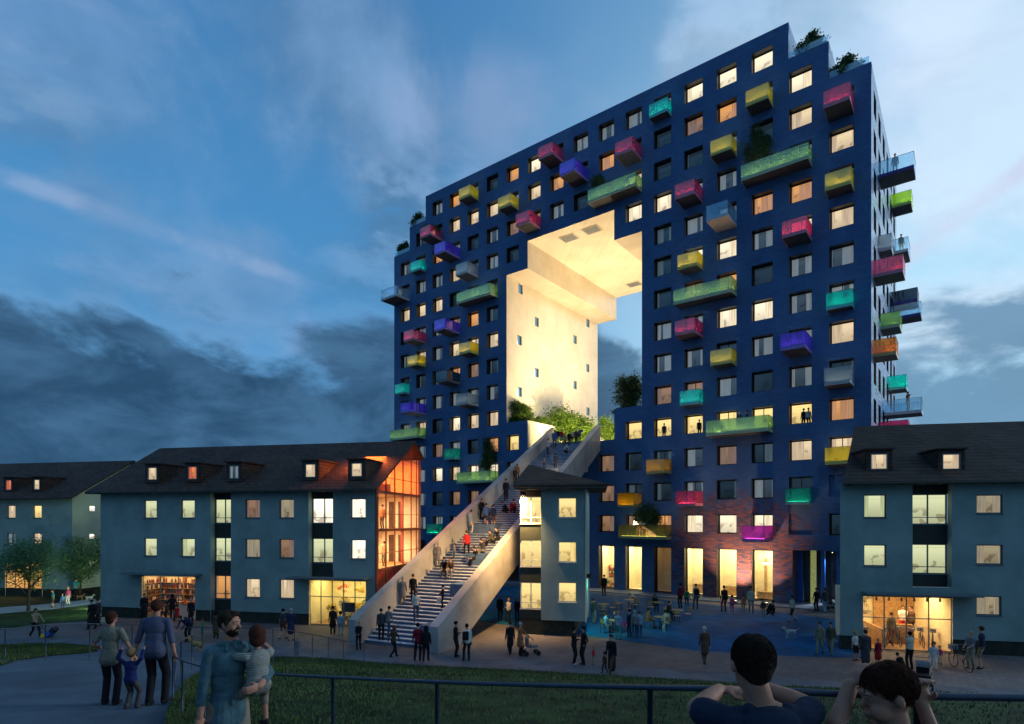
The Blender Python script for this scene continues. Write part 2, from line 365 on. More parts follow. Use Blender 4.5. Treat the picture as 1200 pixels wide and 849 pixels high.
# ------------------------------------------------------------------ the tall blue building with the great opening
TW = Frame(27.54-.16*-.7919-.0, 45.25-.16*.6106, -.65685)
TW.o = Vector((27.67, 45.15))
tower = empty('apartment_tower', (TW.o.x, TW.o.y, 0), TW.a,
    'tall blue brick apartment block with coloured glass balconies and a huge cream lined opening', 'apartment building')
VW, DEP = 54.90, 21.0
LZ, PU = 3.05, 2.984
def vr(k): return 1.15+PU*k
def wtop(q): return 4.51+LZ*q
S1, S2, S3, S4 = 2.93, 5.91, 48.89, 51.87
OPN = (19.054, 22.04, 32.74, 35.72)
def ztop(v): return 42.35 if v < S1 or v > S4 else (45.40 if v < S2 or v > S3 else 48.45)
def opening(v): 
    if v < OPN[0] or v > OPN[3]: return None
    return (18.15, 35.01) if (v < OPN[1] or v > OPN[2]) else (15.10, 38.06)
holes = {}
for k in range(18):
    for q in range(0, 15):
        v0, v1, z1 = vr(k), vr(k)+1.75, wtop(q); z0 = z1-1.75 if q else .12
        vm = (v0+v1)/2
        if z1 > ztop(vm)-.9: continue
        o_ = opening(vm)
        if o_ and z1 > o_[0]-.3 and z0 < o_[1]-.01: continue
        if q == 0 and k < 2: continue
        holes[(k, q)] = (v0, v1, z0, z1)
ENT = (1.0, 5.6, .02, 4.55)        # covered entrance at the right foot
us = [0, VW, S1, S2, S3, S4]+list(OPN)+[ENT[0], ENT[1]]; zs = [0, 42.35, 45.4, 48.45, 15.1, 18.15, 35.01, 38.06, ENT[3], ENT[2]]
for h in holes.values(): us += [h[0], h[1]]; zs += [h[2], h[3]]
def solid(v, z):
    if z > ztop(v): return False
    o_ = opening(v)
    if o_ and o_[0] < z < o_[1]: return False
    if ENT[0] < v < ENT[1] and z < ENT[3]: return False
    for h in holes.values():
        if h[0] < v < h[1] and h[2] < z < h[3]: return False
    return True
mb = MB(); wall(mb, us, zs, solid, lambda v, z: (-v, 0, z), 0, True)
def solidb(v, z):
    if z > ztop(v): return False
    o_ = opening(v); return not (o_ and o_[0] < z < o_[1])
wall(mb, us, zs, solidb, lambda v, z: (-v, DEP, z), 0)
# side walls (right: with openings)
sw = [1.5+3.25*j for j in range(6)]
sholes = [(a, a+1.7, wtop(q)-1.9, wtop(q)) for a in sw for q in range(1, 13)]
def ssol(u, z): return not any(h[0] < u < h[1] and h[2] < z < h[3] for h in sholes)
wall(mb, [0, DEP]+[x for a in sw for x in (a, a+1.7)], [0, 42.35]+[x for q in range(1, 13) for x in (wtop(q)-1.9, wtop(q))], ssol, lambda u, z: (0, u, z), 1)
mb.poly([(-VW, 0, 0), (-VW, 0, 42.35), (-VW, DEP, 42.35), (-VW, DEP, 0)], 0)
# step walls and flat roofs of the stepped ends, each roof a little below its parapet
for v, za, zb, sgn in ((S1, 42.35, 45.4, 1), (S2, 45.4, 48.45, 1), (S3, 45.4, 48.45, -1), (S4, 42.35, 45.4, -1)):
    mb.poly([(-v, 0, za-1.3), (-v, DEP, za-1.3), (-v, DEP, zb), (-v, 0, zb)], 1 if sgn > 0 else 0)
for a, b, z in ((0, S1, 42.35), (S1, S2, 45.4), (S2, S3, 48.45), (S3, S4, 45.4), (S4, VW, 42.35)):
    mb.box(-b, -a, .002, .35, z-.9, z-.003, 0); mb.box(-b, -a, DEP-.35, DEP-.002, z-.9, z-.003, 0)
# reveals round the entrance
mb.box(-ENT[1], -ENT[0], .01, 5.2, ENT[3], ENT[3]+.2, 0)
mb.poly([(-ENT[1], 0, 0), (-ENT[1], 5.2, 0), (-ENT[1], 5.2, ENT[3]), (-ENT[1], 0, ENT[3])], 0)
mb.poly([(-ENT[0], 0, 0), (-ENT[0], 5.2, 0), (-ENT[0], 5.2, ENT[3]), (-ENT[0], 0, ENT[3])], 0)
mb.build('wall', [M['blue'], M['lit_side_brick']], tower)
mb = MB()
for a, b, z in ((0, S1, 41.2), (S1, S2, 44.3), (S2, S3, 47.3), (S3, S4, 44.3), (S4, VW, 41.2)): mb.box(-b+.01, -a-.01, .02, DEP-.02, z-.1, z, 0)
mb.build('roof', M['darkmetal'], tower)
# entrance: striped blue back wall with lit glass strips between fins
mb = MB(); mb.box(-ENT[1], -ENT[0], 5.0, 5.15, 0, ENT[3], 0)
stripes = [(.0, .45, 1), (.5, .95, 0), (1.05, 1.45, 2), (1.75, 2.05, 1), (2.3, 2.6, 0), (2.9, 3.15, 1), (3.3, 3.65, 2), (3.8, 4.1, 1), (4.25, 4.5, 0)]
for a, b, m_ in stripes: mb.box(-ENT[1]+a, -ENT[1]+b, 1.6+.6*(a % 1), 1.85+.6*(a % 1), 0.01, ENT[3]-.01, m_)
M['stripeblue'] = pbr('bright_blue_fin', (.02, .13, .50), .4, .1)
M['stripelit'] = pbr('lit_yellow_green_fin', (.45, .50, .18), .5, .4, 14, emit=(.75, .80, .25), estr=.22)
mb.build('entrance_screen', [M['darkmetal'], M['stripeblue'], M['stripelit']], tower)
# lining of the opening
PX = OPN[3]
sq = []
for px, py in ((610, 339), (629, 377.5), (689, 379), (674, 398.3), (608.8, 399), (688.8, 431.5), (629, 437), (609, 459.6), (674, 451.5), (689, 482.5)):
    y, z = TW.hitx(px, py, -PX); sq.append((y-.42, y+.42, z-.55, z+.55))
ln = MB()
def sqs(u, z): return not any(h[0] < u < h[1] and h[2] < z < h[3] for h in sq)
wall(ln, [0.003, DEP-.003]+[x for h in sq for x in h[:2]], [18.15, 35.01]+[x for h in sq for x in h[2:]], sqs, lambda u, z: (-PX, u, z), 0)
def sheet(v0, v1, z, m=0): ln.poly([(-v0, .003, z), (-v1, .003, z), (-v1, DEP-.003, z), (-v0, DEP-.003, z)], m)
sheet(OPN[2], OPN[3], 35.012); sheet(OPN[0], OPN[1], 35.012); sheet(OPN[1], OPN[2], 38.058)
def vert(v, z0, z1): ln.poly([(-v, .003, z0), (-v, DEP-.003, z0), (-v, DEP-.003, z1), (-v, .003, z1)], 0)
vert(OPN[2], 35.012, 38.058); vert(OPN[1], 35.012, 38.058); vert(OPN[0]+.003, 18.15, 35.01)
vert(OPN[2], 14.0, 18.148); vert(OPN[1], 14.0, 18.148)
ln.build('opening_lining', M['cream'], tower)
mb = MB(); mb.box(-OPN[2]+.01, -OPN[1]-.01, .01, DEP, 13.9, 14.05, 0); mb.box(-OPN[3]+.01, -OPN[2]-.005, .3, DEP-.3, 17.6, 17.7, 1); mb.box(-OPN[1]+.005, -OPN[0]-.01, .3, DEP-.3, 17.6, 17.7, 1)
for a, b in ((OPN[2], OPN[3]), (OPN[0], OPN[1])): mb.box(-b+.01, -a-.01, .004, .3, 17.2, 18.146, 2)
mb.build('terrace', [M['concrete'], M['soil'], M['blue']], tower)
for h in sq:
    m_ = MB(); m_.box(-PX-.35, -PX-.003, h[0]-.001, h[1]+.001, h[2]-.001, h[3]+.001, 0)
    b = MB(); y0, y1, z0, z1 = h
    for q in ([(-PX, y0, z0), (-PX-.3, y0, z0), (-PX-.3, y0, z1), (-PX, y0, z1)], [(-PX, y1, z0), (-PX-.3, y1, z0), (-PX-.3, y1, z1), (-PX, y1, z1)],
              [(-PX, y0, z0), (-PX, y1, z0), (-PX-.3, y1, z0), (-PX-.3, y0, z0)], [(-PX, y0, z1), (-PX, y1, z1), (-PX-.3, y1, z1), (-PX-.3, y0, z1)]): b.poly(q)
    f = b.build('lining_window', M['grey'], tower)
    g = MB(); g.poly([(-PX-.28, y0, z0), (-PX-.28, y1, z0), (-PX-.28, y1, z1), (-PX-.28, y0, z1)], 0, [(0, 0), (.99, 0), (.99, .99), (0, .99)])
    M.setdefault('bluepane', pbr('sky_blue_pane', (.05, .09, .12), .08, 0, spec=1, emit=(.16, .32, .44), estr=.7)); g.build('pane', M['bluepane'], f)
for px, py in ((667, 279), (693.8, 269.4), (743, 333)):       # hatches in the soffit
    d = ray(px, py); zc = 38.04; t = (zc-EYE)/d.z; x, y = TW.local(d.x*t, t)
    b = MB(); b.box(x-.95, x+.95, y-.75, y+.75, zc-.06, zc, 0); b.box(x-.8, x+.8, y-.6, y+.6, zc-.08, zc-.058, 1); b.build('soffit_hatch', [M['cream'], M['grey']], tower)

# windows
WT = {}
for kind, s_ in (('p_bright', 'B13 D14 C14 E14 F11 G11 K14 D9 D7 C7 B9 E9 D1 E1 C1 M3 N3 O5 P3'), ('p_yellow', 'G4 F4 E4 D4 C4 B4 A4 L4'),
    ('p_cream', 'B12 A9 A6 O13 N13 M13 P10 Q10 R10 O8 N8 M8 M5 N5 O3 O11 A3 B3 A11 G12 Q5 Q8 K13 L5'), ('p_orange', 'D13 C10 B10 H13 J13 L14 O14 P12 N9 M4 O7 E8 D8 A4 F1'),
    ('p_warm', 'F5 E5 E13 L12 N7 P4 N2 O2 H3 H2 H1 D3 G1 O9 K12 L10 A12 A10'), ('p_dark', 'F13 F12 F9 F8 E12 C12 C11 D2 C3 G3 G2 F2 M2 A1 A5 R11 Q7')):
    for t in s_.split(): WT[('ABCDEFGHIJKLMNOPQR'.index(t[0]), int(t[1:]))] = kind
BAL = [(13, 14, 1, 'yellow'), (11, 13, 1, 'yellow'), (10, 12, 1, 'pink'), (9, 14, 1, 'pink'), (8, 13, 1, 'purple'), (6, 13, 1, 'pink'), (6, 12, 2, 'green'), (5, 14, 1, 'cyan'),
 (3, 12, 1, 'yellow'), (2, 13, 1, 'yellow'), (1, 11, 2, 'green'), (0, 12, 1, 'pink'), (0, 10, 1, 'yellow'), (4, 11, 1, 'pink'), (3, 10, 1, 'grey'), (4, 9, 1, 'yellow'),
 (3, 8, 2, 'green'), (4, 7, 1, 'pink'), (3, 6, 1, 'yellow'), (1, 9, 1, 'pink'), (1, 6, 1, 'purple'), (0, 7, 1, 'cyan'), (0, 5, 1, 'grey'), (0, 3, 1, 'yellow'), (4, 5, 1, 'cyan'),
 (5, 3, 1, 'ochre'), (2, 4, 2, 'green'), (4, 2, 1, 'pink'), (6, 2, 1, 'ochre'), (5, 1, 2, 'olive'), (2, 1, 1, 'magenta'), (1, 2, 1, 'teal'), (12, 10, 2, 'green'),
 (14, 12, 1, 'purple'), (15, 13, 1, 'pink'), (16, 12, 1, 'cyan'), (13, 11, 1, 'grey'), (14, 9, 1, 'purple'), (13, 8, 1, 'yellow'), (16, 9, 1, 'pink'), (16, 8, 1, 'yellow'),
 (14, 7, 1, 'slate'), (13, 6, 1, 'grey'), (17, 7, 1, 'cyan'), (16, 6, 1, 'purple'), (17, 11, 1, 'grey'), (16, 5, 2, 'green'), (12, 3, 2, 'green'), (14, 4, 1, 'teal'), (15, 1, 1, 'teal')]
door = set()
for k, q, sp, c in BAL:
    for i in range(sp): door.add((k+i, q))
RV = .60
def frame_into(b, v0, v1, z0, z1, y0=0.003, mull=False, m=0, trans=True):
    x0, x1 = -v1, -v0; t = .09
    # black reveal lining the hole, then the frame
    b.box(x0, x0+.03, y0, RV, z0, z1, m); b.box(x1-.03, x1, y0, RV, z0, z1, m)
    b.box(x0+.03, x1-.03, y0, RV, z1-.03, z1, m); b.box(x0+.03, x1-.03, y0, RV, z0, z0+.03, m)
    for a in ((x0+.03, x0+.03+t, z0+.03, z1-.03), (x1-.03-t, x1-.03, z0+.03, z1-.03), (x0+.03+t, x1-.03-t, z1-.03-t, z1-.03), (x0+.03+t, x1-.03-t, z0+.03, z0+.03+t)):
        b.box(a[0], a[1], RV-.06, RV-.005, a[2], a[3], m)
    if mull: xm = (x0+x1)/2; b.box(xm-.03, xm+.03, RV-.07, RV-.006, z0+.08, z1-.08, m)
def pane_into(b, v0, v1, z0, z1, seed, m=0):
    b.poly([(-v1+.03, RV, z0+.03), (-v0-.03, RV, z0+.03), (-v0-.03, RV, z1-.03), (-v1+.03, RV, z1-.03)], m,
           [(seed+.005, .005), (seed+.995, .005), (seed+.995, .995), (seed+.005, .995)])
def room_extras(b, v0, v1, z0, z1, m): pass
w0 = {}
def base_mesh(mull):
    if mull not in w0:
        a = MB(); frame_into(a, 0, 1.75, 0, 1.75, mull=mull); p = MB(); pane_into(p, 0, 1.75, 0, 1.75, 0)
        w0[mull] = (a.mesh('window', M['black']), p.mesh('pane', M['p_curt']))
    return w0[mull]
count = 0
stuff = MB(); smats = [M['black'], M['p_curt'], M['p_bright'], M['p_yellow'], M['p_cream'], M['p_orange'], M['p_warm'], M['p_dark']]
sidx = {m_.name: i for i, m_ in enumerate(smats)}
order = sorted([h for h in holes if h[1] > 0], key=lambda h: (h[0], -h[1]))
rr = random.Random(3)
for (k, q) in order:
    v0, v1, z0, z1 = holes[(k, q)]
    if (k, q) in ((1, 1), (0, 2)):                                   # bricked-up windows
        b = MB(); b.box(-v1, -v0, .14, .3, z0, z1, 0); b.build('blind_window', M['blue'], tower); continue
    kind = WT.get((k, q)) or ('p_curt' if rr.random() < .8 else 'p_dark')
    mull = (k, q) in door or (k, q) in ((4, 2), (4, 5), (2, 2), (1, 2), (2, 3))
    if count < 96:
        fm, pm = base_mesh(mull)
        o = bpy.data.objects.new('window', fm); COL.objects.link(o); o.parent = tower; o.location = (-v0, 0, z0)
        p = bpy.data.objects.new('pane', pm); COL.objects.link(p); p.parent = o
        p.material_slots[0].link = 'OBJECT'; p.material_slots[0].material = M[kind]
        count += 1
    else:
        frame_into(stuff, v0, v1, z0, z1, mull=mull); pane_into(stuff, v0, v1, z0, z1, k*31+q*3, sidx[M[kind].name])
for i, h in enumerate(sholes):
    y0, y1, z0, z1 = h; yy = .35
    stuff.poly([(-yy, y0, z0), (-yy, y1, z0), (-yy, y1, z1), (-yy, y0, z1)], 7 if i % 4 else 4, [(i+.01, .01), (i+.99, .01), (i+.99, .99), (i+.01, .99)])
    for qd in ([(0, y0, z0), (-yy, y0, z0), (-yy, y0, z1), (0, y0, z1)], [(0, y1, z0), (-yy, y1, z0), (-yy, y1, z1), (0, y1, z1)],
               [(0, y0, z1), (0, y1, z1), (-yy, y1, z1), (-yy, y0, z1)], [(0, y0, z0), (0, y1, z0), (-yy, y1, z0), (-yy, y0, z0)]): stuff.poly(qd, 0)
tag(stuff.build('distant_window', smats, tower), kind='stuff')
# ground-floor shop windows with real rooms behind
M['shopwall'] = pbr('cream_shop_wall', (.84, .75, .50), .8, .05)
M['shoplight'] = emat('shop_ceiling_light', (1, .85, .52), 14.0)
M['shopdim'] = emat('dim_shop_light', (1, .60, .32), .8)
M['goods'] = None
def goods_mat(name, cols, scale, st=.0):
    m, n = newmat(name); v = n('ShaderNodeTexCoord').outputs['Object']
    vo = n('ShaderNodeTexVoronoi', i_Vector=v, i_Scale=scale); s = n('ShaderNodeSeparateColor', i_0=vo.outputs['Color'])
    cr = n('ShaderNodeValToRGB', i_Fac=s.outputs[0]); e = cr.color_ramp; e.interpolation = 'CONSTANT'
    while len(e.elements) < len(cols): e.elements.new(.5)
    for i, c in enumerate(cols): e.elements[i].position = i/len(cols); e.elements[i].color = C4(c)
    b = n('ShaderNodeBsdfPrincipled', i_Base_Color=cr.outputs[0], i_Roughness=.6)
    n('ShaderNodeOutputMaterial', i_Surface=b); return m
M['goods'] = goods_mat('assorted_goods', [(.6, .35, .1), (.5, .08, .04), (.7, .55, .3), (.12, .25, .10), (.75, .68, .5), (.1, .06, .04)], 3.2)
rooms = MB()
for k in range(2, 10):
    v0, v1, z0, z1 = holes[(k, 0)]
    b = MB(); frame_into(b, v0, v1, z0, z1); f = b.build('shop_window', M['black'], tower)
    g = MB(); g.poly([(-v1+.03, RV, z0), (-v0-.03, RV, z0), (-v0-.03, RV, z1), (-v1+.03, RV, z1)]); g.build('pane', M['clear'], f)
    x0, x1 = -v1-.5, -v0+.5
    r = MB(); c = RV+.01
    dim = 1 if k == 5 else 0
    for qd in ([(x0, 3.4, 0.05), (x1, 3.4, 0.05), (x1, 3.4, z1), (x0, 3.4, z1)], [(x0, c, 0.05), (x0, 3.4, 0.05), (x0, 3.4, z1), (x0, c, z1)],
               [(x1, c, 0.05), (x1, 3.4, 0.05), (x1, 3.4, z1), (x1, c, z1)], [(x0, c, 0.05), (x1, c, 0.05), (x1, 3.4, 0.05), (x0, 3.4, 0.05)], [(x0, c, z1), (x1, c, z1), (x1, 3.4, z1), (x0, 3.4, z1)]): r.poly(qd, 0)
    r.box(x0+.3, x1-.3, 1.0, 2.8, z1-.06, z1-.02, 1)
    if k in (7, 8, 9): 
        for zz in (.9, 1.6, 2.3): r.box(x0+.1, x1-.1, 2.9, 3.3, zz-.5, zz, 2)
        r.box(x0+.4, x1-.4, 1.6, 2.2, .05, 1.0, 2)
    if k == 2: r.box(x0+.6, x1-.3, 1.4, 2.0, .05, .75, 3); r.box(x0+.9, x0+1.0, 2.6, 3.2, .05, 3.6, 3); r.ball((x0+1.3, 1.8, 3.2), (.35, .35, .06), 1)
    if k in (3, 4): r.box(x0+.4, x1-.9, 2.6, 3.2, .05, .9, 3)
    r.build('shop_interior', [M['shopwall'], M['shopdim'] if dim else M['shoplight'], M['goods'], M['wood']], tower)
# balconies of the front
DPT = {'yellow': 1.5, 'pink': 2.1, 'purple': 2.6, 'cyan': .95, 'teal': .95, 'green': 1.45, 'grey': 2.0, 'slate': 2.3, 'ochre': 1.6, 'olive': 1.3, 'magenta': 2.6}
M['slab_top'] = pbr('balcony_slab_edge', (.33, .34, .36), .7, .08)
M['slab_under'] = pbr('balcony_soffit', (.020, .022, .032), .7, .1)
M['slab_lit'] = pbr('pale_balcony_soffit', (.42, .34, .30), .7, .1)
bal_at = {}
M['strip'] = emat('added_glass_glow', (1, .90, .70), 28.0)  # added strips, hidden by the slabs, that make the tinted glass glow
def balcony(P, color, L, d, bars=False, lit=False, parent=tower):
    """P(a, out, z) -> local point; a runs 0..L along the wall, out is the projection"""
    s = MB(); T = lambda p: P(p[0], p[1], p[2])
    if not lit: q_ = MB(); q_.box(.15, L-.15, max(d-.45, .12), max(d-.38, .19), .242, .262, 0, T)
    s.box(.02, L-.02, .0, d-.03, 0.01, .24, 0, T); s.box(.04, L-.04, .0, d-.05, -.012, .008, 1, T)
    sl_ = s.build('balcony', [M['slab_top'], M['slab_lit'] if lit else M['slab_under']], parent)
    for a0, a1, o0, o1 in ((0, L, d-.02, d), (0, .02, 0, d-.022), (L-.02, L, 0, d-.022)):
        g = MB(); g.box(a0, a1, o0, o1, .235, 1.30, 0, T); g.build('glass_panel', M['g_'+color], sl_)
    if not lit: q_.build('added_glow_strip', M['strip'], sl_)
    fb = MB(); fb.box(0, L, d-.028, d+.002, -.02, .232, 0, T); fb.box(0, .018, 0, d-.03, -.02, .232, 0, T); fb.box(L-.018, L, 0, d-.03, -.02, .232, 0, T); fb.build('fascia', M['f_'+color], sl_)
    r = MB()
    r.box(-.005, L+.005, d-.03, d+.008, 1.30, 1.325, 0, T); r.box(-.008, .022, 0, d-.03, 1.30, 1.325, 0, T); r.box(L-.022, L+.008, 0, d-.03, 1.30, 1.325, 0, T)
    if bars:
        q = .12
        while q < d: r.box(.03, .045, q, q+.012, .24, 1.3, 0, T); r.box(L-.045, L-.03, q, q+.012, .24, 1.3, 0, T); q += .16
        q = .12
        while q < L: r.box(q, q+.012, d-.045, d-.033, .24, 1.3, 0, T); q += .16
    r.build('top_rail', M['grey'] if bars else M['darkmetal'], sl_)
    return sl_
for k, q, sp, c in BAL:
    v0 = vr(k); L = 1.80 if sp == 1 else PU+1.85; zb = wtop(q)-1.75-.55
    if c == 'green': L += .35
    d = {(0, 5): 1.8, (3, 10): 2.5, (17, 11): 2.3, (4, 2): 1.9}.get((k, q), DPT[c])
    if (k, q) == (17, 11): L = 3.0
    bal_at[(k, q)] = (v0, L, d, zb)
    col = c
    balcony(lambda a, o, z, v0=v0, zb=zb: (-v0-a, -o-.003, zb+z), 'clear' if (k, q) in ((3, 10), (17, 11)) else col, L, d, c == 'grey', (k, q) == (3, 10))
# balconies of the right side wall: near edge, length, projection, floor height, colour
SIDE = [(4.6, 2.2, 2.45, 35.5, 'clear', 1), (16.0, 2.2, 1.6, 37.8, 'lime', 0), (12.5, 3.0, 1.56, 31.9, 'clear', 0), (5.0, 1.6, .9, 29.5, 'grey', 0), (1.2, 2.2, 1.95, 26.1, 'pink', 0), (16.0, 2.4, 2.1, 28.2, 'slate', 1),
        (6.5, 2.4, 1.35, 23.4, 'green', 0), (15.0, 2.2, 2.4, 26.5, 'clear', 1), (1.2, 2.1, 1.5, 19.85, 'orange', 0), (13.0, 2.0, 1.39, 19.3, 'cyan', 0), (9.0, 2.4, 2.75, 16.35, 'clear', 2), (5.5, 2.2, 2.0, 14.0, 'pink', 0)]
M['slab_purple'] = pbr('purple_slab_edge', (.05, .035, .25), .6, .1)
for w_, L, d, zf, c, sp in SIDE:
    o = balcony(lambda a, oo, z, w_=w_, zf=zf: (oo+.003, w_+a, zf+z), c, L, d, c == 'clear' and sp == 2)
    if sp == 1:
        for ch_ in o.children:
            if ch_.name.startswith('fascia'): ch_.data.materials[0] = M['slab_purple']
# ------------------------------------------------------------------ terrain: hill towards the viewer, level square beyond
def interp(x, xs, ys):
    return float(np.interp(x, xs, ys))
FX = [-30, -15, -8.6, -5.8, .8, 7.4, 10.7, 13.6, 19.6, 40]; FD = [33, 31.0, 29.4, 28.7, 27.05, 25.5, 24.6, 23.4, 22.5, 21.5]
HT = [-1.5, -.2, 0, .084, .14, .19, .33, .55, .62, .85, 1.0, 1.03]; HZ = [5.9, 5.62, 5.55, 5.30, 4.85, 4.42, 3.85, 2.95, 2.45, .90, .03, -.15]
def foot(x): return interp(x, FX, FD)
def hill(x, y): return interp(y/foot(x), HT, HZ)
def on_hill(px, py):
    d = ray(px, py); lo = 1.0
    t = 1.5
    while t < 40:
        if EYE+d.z*t < max(hill(d.x*t, t), 0): break
        t += .03
    return Vector((d.x*t, t, max(hill(d.x*t, t), 0)))
def on_plaza(px, py, z=0.0):
    d = ray(px, py); t = (z-EYE)/d.z; return Vector((d.x*t, t, z))
def ground(px, py):
    p = on_hill(px, py); return p
# ground sheets
def paving(name, c1, c2, sc, bw, bh, rough=.7, bump=.4, rot=0.0, spec=.4):
    m, n = newmat(name); v = n('ShaderNodeTexCoord').outputs['Object']
    mp = n('ShaderNodeMapping', i_Vector=v); mp.inputs['Rotation'].default_value = (0, 0, rot)
    br = n('ShaderNodeTexBrick', i_Vector=mp.outputs[0], i_Color1=C4(c1), i_Color2=C4(c2), i_Mortar=C4([x*.45 for x in c1]), i_Scale=sc)
    br.inputs['Brick Width'].default_value = bw; br.inputs['Row Height'].default_value = bh; br.inputs['Mortar Size'].default_value = .012
    big = n.ramp(n.noise(v, .22, 6, .65), .3, .7)
    c = n.mix(.6, br.outputs[0], n.mix(1.0, br.outputs[0], n.mix(big, (.45, .45, .45, 1), (1.5, 1.5, 1.5, 1)), 'MULTIPLY'))
    b = n('ShaderNodeBsdfPrincipled', i_Base_Color=c, i_Roughness=n.m('ADD', rough-.12, n.m('MULTIPLY', big, .2)))
    b.inputs['Specular IOR Level'].default_value = spec
    h = n.m('ADD', n.m('MULTIPLY', br.outputs[1], -.6), n.m('MULTIPLY', n.noise(v, 22, 4, .6), .8))
    n.set(b.inputs['Normal'], n('ShaderNodeBump', i_Strength=bump, i_Distance=.02, i_Height=h).outputs[0])
    n('ShaderNodeOutputMaterial', i_Surface=b); return m
M['pavers'] = paving('brown_grey_pavers', (.105, .095, .098), (.150, .132, .132), 1, .42, .21, .75, .5, -.2)
M['asphalt'] = pbr('bluish_asphalt', (.10, .118, .145), .8, .18, .6, .5, 55, .4)
M['bluefloor'] = paving('blue_painted_paving', (.003, .070, .175), (.005, .105, .25), 1, .9, .9, .80, .35, -.6, .08)
M['kerb'] = pbr('pale_paving', (.16, .19, .23), .8, .12, .8, .3, 40)
M['path'] = pbr('fine_gravel_path', (.080, .115, .150), .9, .16, .5, 1.0, 34, .15)
M['lightpath'] = pbr('light_footpath', (.30, .36, .38), .85, .08, 1)
M['lawn'] = pbr('short_lawn', (.022, .050, .014), .9, .35, 1.1, .9, 60, .2)
M['blade'] = pbr('grass_blade', (.060, .090, .018), .85, .4, .45, col2=(.016, .042, .011))
mb = MB(); mb.poly([(-1500, 18, 0), (1500, 18, 0), (1500, 2500, 0), (-1500, 2500, 0)]); tag(mb.build('square_paving', M['pavers']), kind='structure')
def flat(name, pts, z, mat, kind='structure', th=None):
    mb = MB(); P = [on_plaza(*p) if not isinstance(p, Vector) else p for p in pts]
    if th: mb.prism([(p.x, p.y) for p in P][::-1], z, th)
    else: mb.poly([(p.x, p.y, z) for p in P])
    return tag(mb.build(name, mat), kind=kind)
W = Vector
flat('blue_square', [(470, 700), (520, 726), (556, 728), (605, 734), (680, 743.5), (740, 752), (815, 763), (900, 768), (1010, 772), (1030, 735), (985, 727), (905, 716.5), (824, 708), (750, 700), (690, 694.5), (600, 687)], .004, M['bluefloor'])
p0, p1 = TW.world(1.5, -2.3), TW.world(-56, -2.3)
flat('pavement', [W((p0.x, p0.y, 0)), W(TW.world(1.5, .3)), W(TW.world(-56, .3)), W(p1)][::-1], .004, M['kerb'], th=.10)
flat('pavement', [W(TW.world(-5.6, .3)), W(TW.world(-5.6, 5)), W(TW.world(-1.0, 5)), W(TW.world(-1.0, .3))], .006, M['kerb'], th=.097)
band = [(-30, 33), (-15, 31.0), (-8.6, 29.4), (-5.8, 28.7), (.8, 27.05), (7.4, 25.5), (10.7, 24.6), (13.6, 23.4), (19.6, 22.5), (40, 21.5)]
mb = MB()
for (a, b) in zip(band[:-1], band[1:]): mb.poly([(a[0], a[1]-1, .004), (b[0], b[1]-1, .004), (b[0]+.4, b[1]+2.0, .004), (a[0]+.4, a[1]+2.0, .004)])
tag(mb.build('access_road', M['asphalt']), kind='structure')
lawn_far = flat('far_lawn', [(-500, 702), (118, 697), (135, 712), (118, 727), (60, 731), (0, 738), (-500, 790)], .006, M['lawn'])
flat('footpath', [(-300, 715.5), (0, 712.3), (60, 708), (110, 702), (124, 704), (108, 708.5), (60, 714.5), (0, 719.5), (-300, 727)], .010, M['lightpath'])
# hill body with gravel path surface
mb = MB(); xs = list(np.linspace(-34, 40, 90)); ts = [-.9, -.5, -.2, -.05, 0, .04, .084, .11, .14, .165, .19, .26, .33, .44, .55, .585, .62, .70, .78, .85, .92, 1.0, 1.03]
idx = {}
for i, x in enumerate(xs):
    for j, t in enumerate(ts): idx[i, j] = len(mb.v); mb.v.append((x, t*foot(x), interp(t, HT, HZ)))
for i in range(len(xs)-1):
    for j in range(len(ts)-1): mb.f.append((idx[i, j], idx[i+1, j], idx[i+1, j+1], idx[i, j+1])); mb.m.append(0); mb.uv.append([(.5, .5)]*4)
tag(mb.build('hill_path', M['path'], smooth=True), kind='structure')
def smooth_curve(pts, k):
    out = []
    for i in range(len(pts)-1):
        p0 = pts[max(i-1, 0)]; p1 = pts[i]; p2 = pts[i+1]; p3 = pts[min(i+2, len(pts)-1)]
        for s in range(k):
            t = s/k
            out.append(.5*((2*p1)+(p2-p0)*t+(2*p0-5*p1+4*p2-p3)*t*t+(3*p1-p0-3*p2+p3)*t*t*t))
    out.append(pts[-1]); return out
def draped(name, far, near, mat, lift, rows=24, k=8):
    A = smooth_curve(far, k); B = smooth_curve(near, k) if len(near) > 2 else [near[0].lerp(near[-1], i/(len(A)-1)) for i in range(len(A))]
    mb = MB(); c = len(A)
    for i in range(c):
        for j in range(rows+1):
            p = A[i].lerp(B[i], (j/rows)**1.0); mb.v.append((p.x, p.y, max(hill(p.x, p.y), 0)+lift))
    for i in range(c-1):
        for j in range(rows): b = i*(rows+1)+j; mb.f.append((b, b+1, b+rows+2, b+rows+1)); mb.m.append(0); mb.uv.append([(.5, .5)]*4)
    return tag(mb.build(name, mat, smooth=True), kind='structure'), A, B
def lf(px, py): p = on_hill(px, py); return Vector((p.x, p.y))
far = [Vector((-4.7, 8.0)), lf(195, 849), lf(201, 828), lf(216, 803), lf(243, 784), lf(280, 775), lf(330, 771.5), lf(400, 774.5), lf(460, 779.5), Vector((.8, 27.0)), Vector((7.4, 25.45)), Vector((10.7, 24.5)), Vector((13.6, 23.3)), Vector((19.6, 22.4)), Vector((32, 21.4))]
near = [Vector((-3.2, 6.4)), Vector((30, -6))]
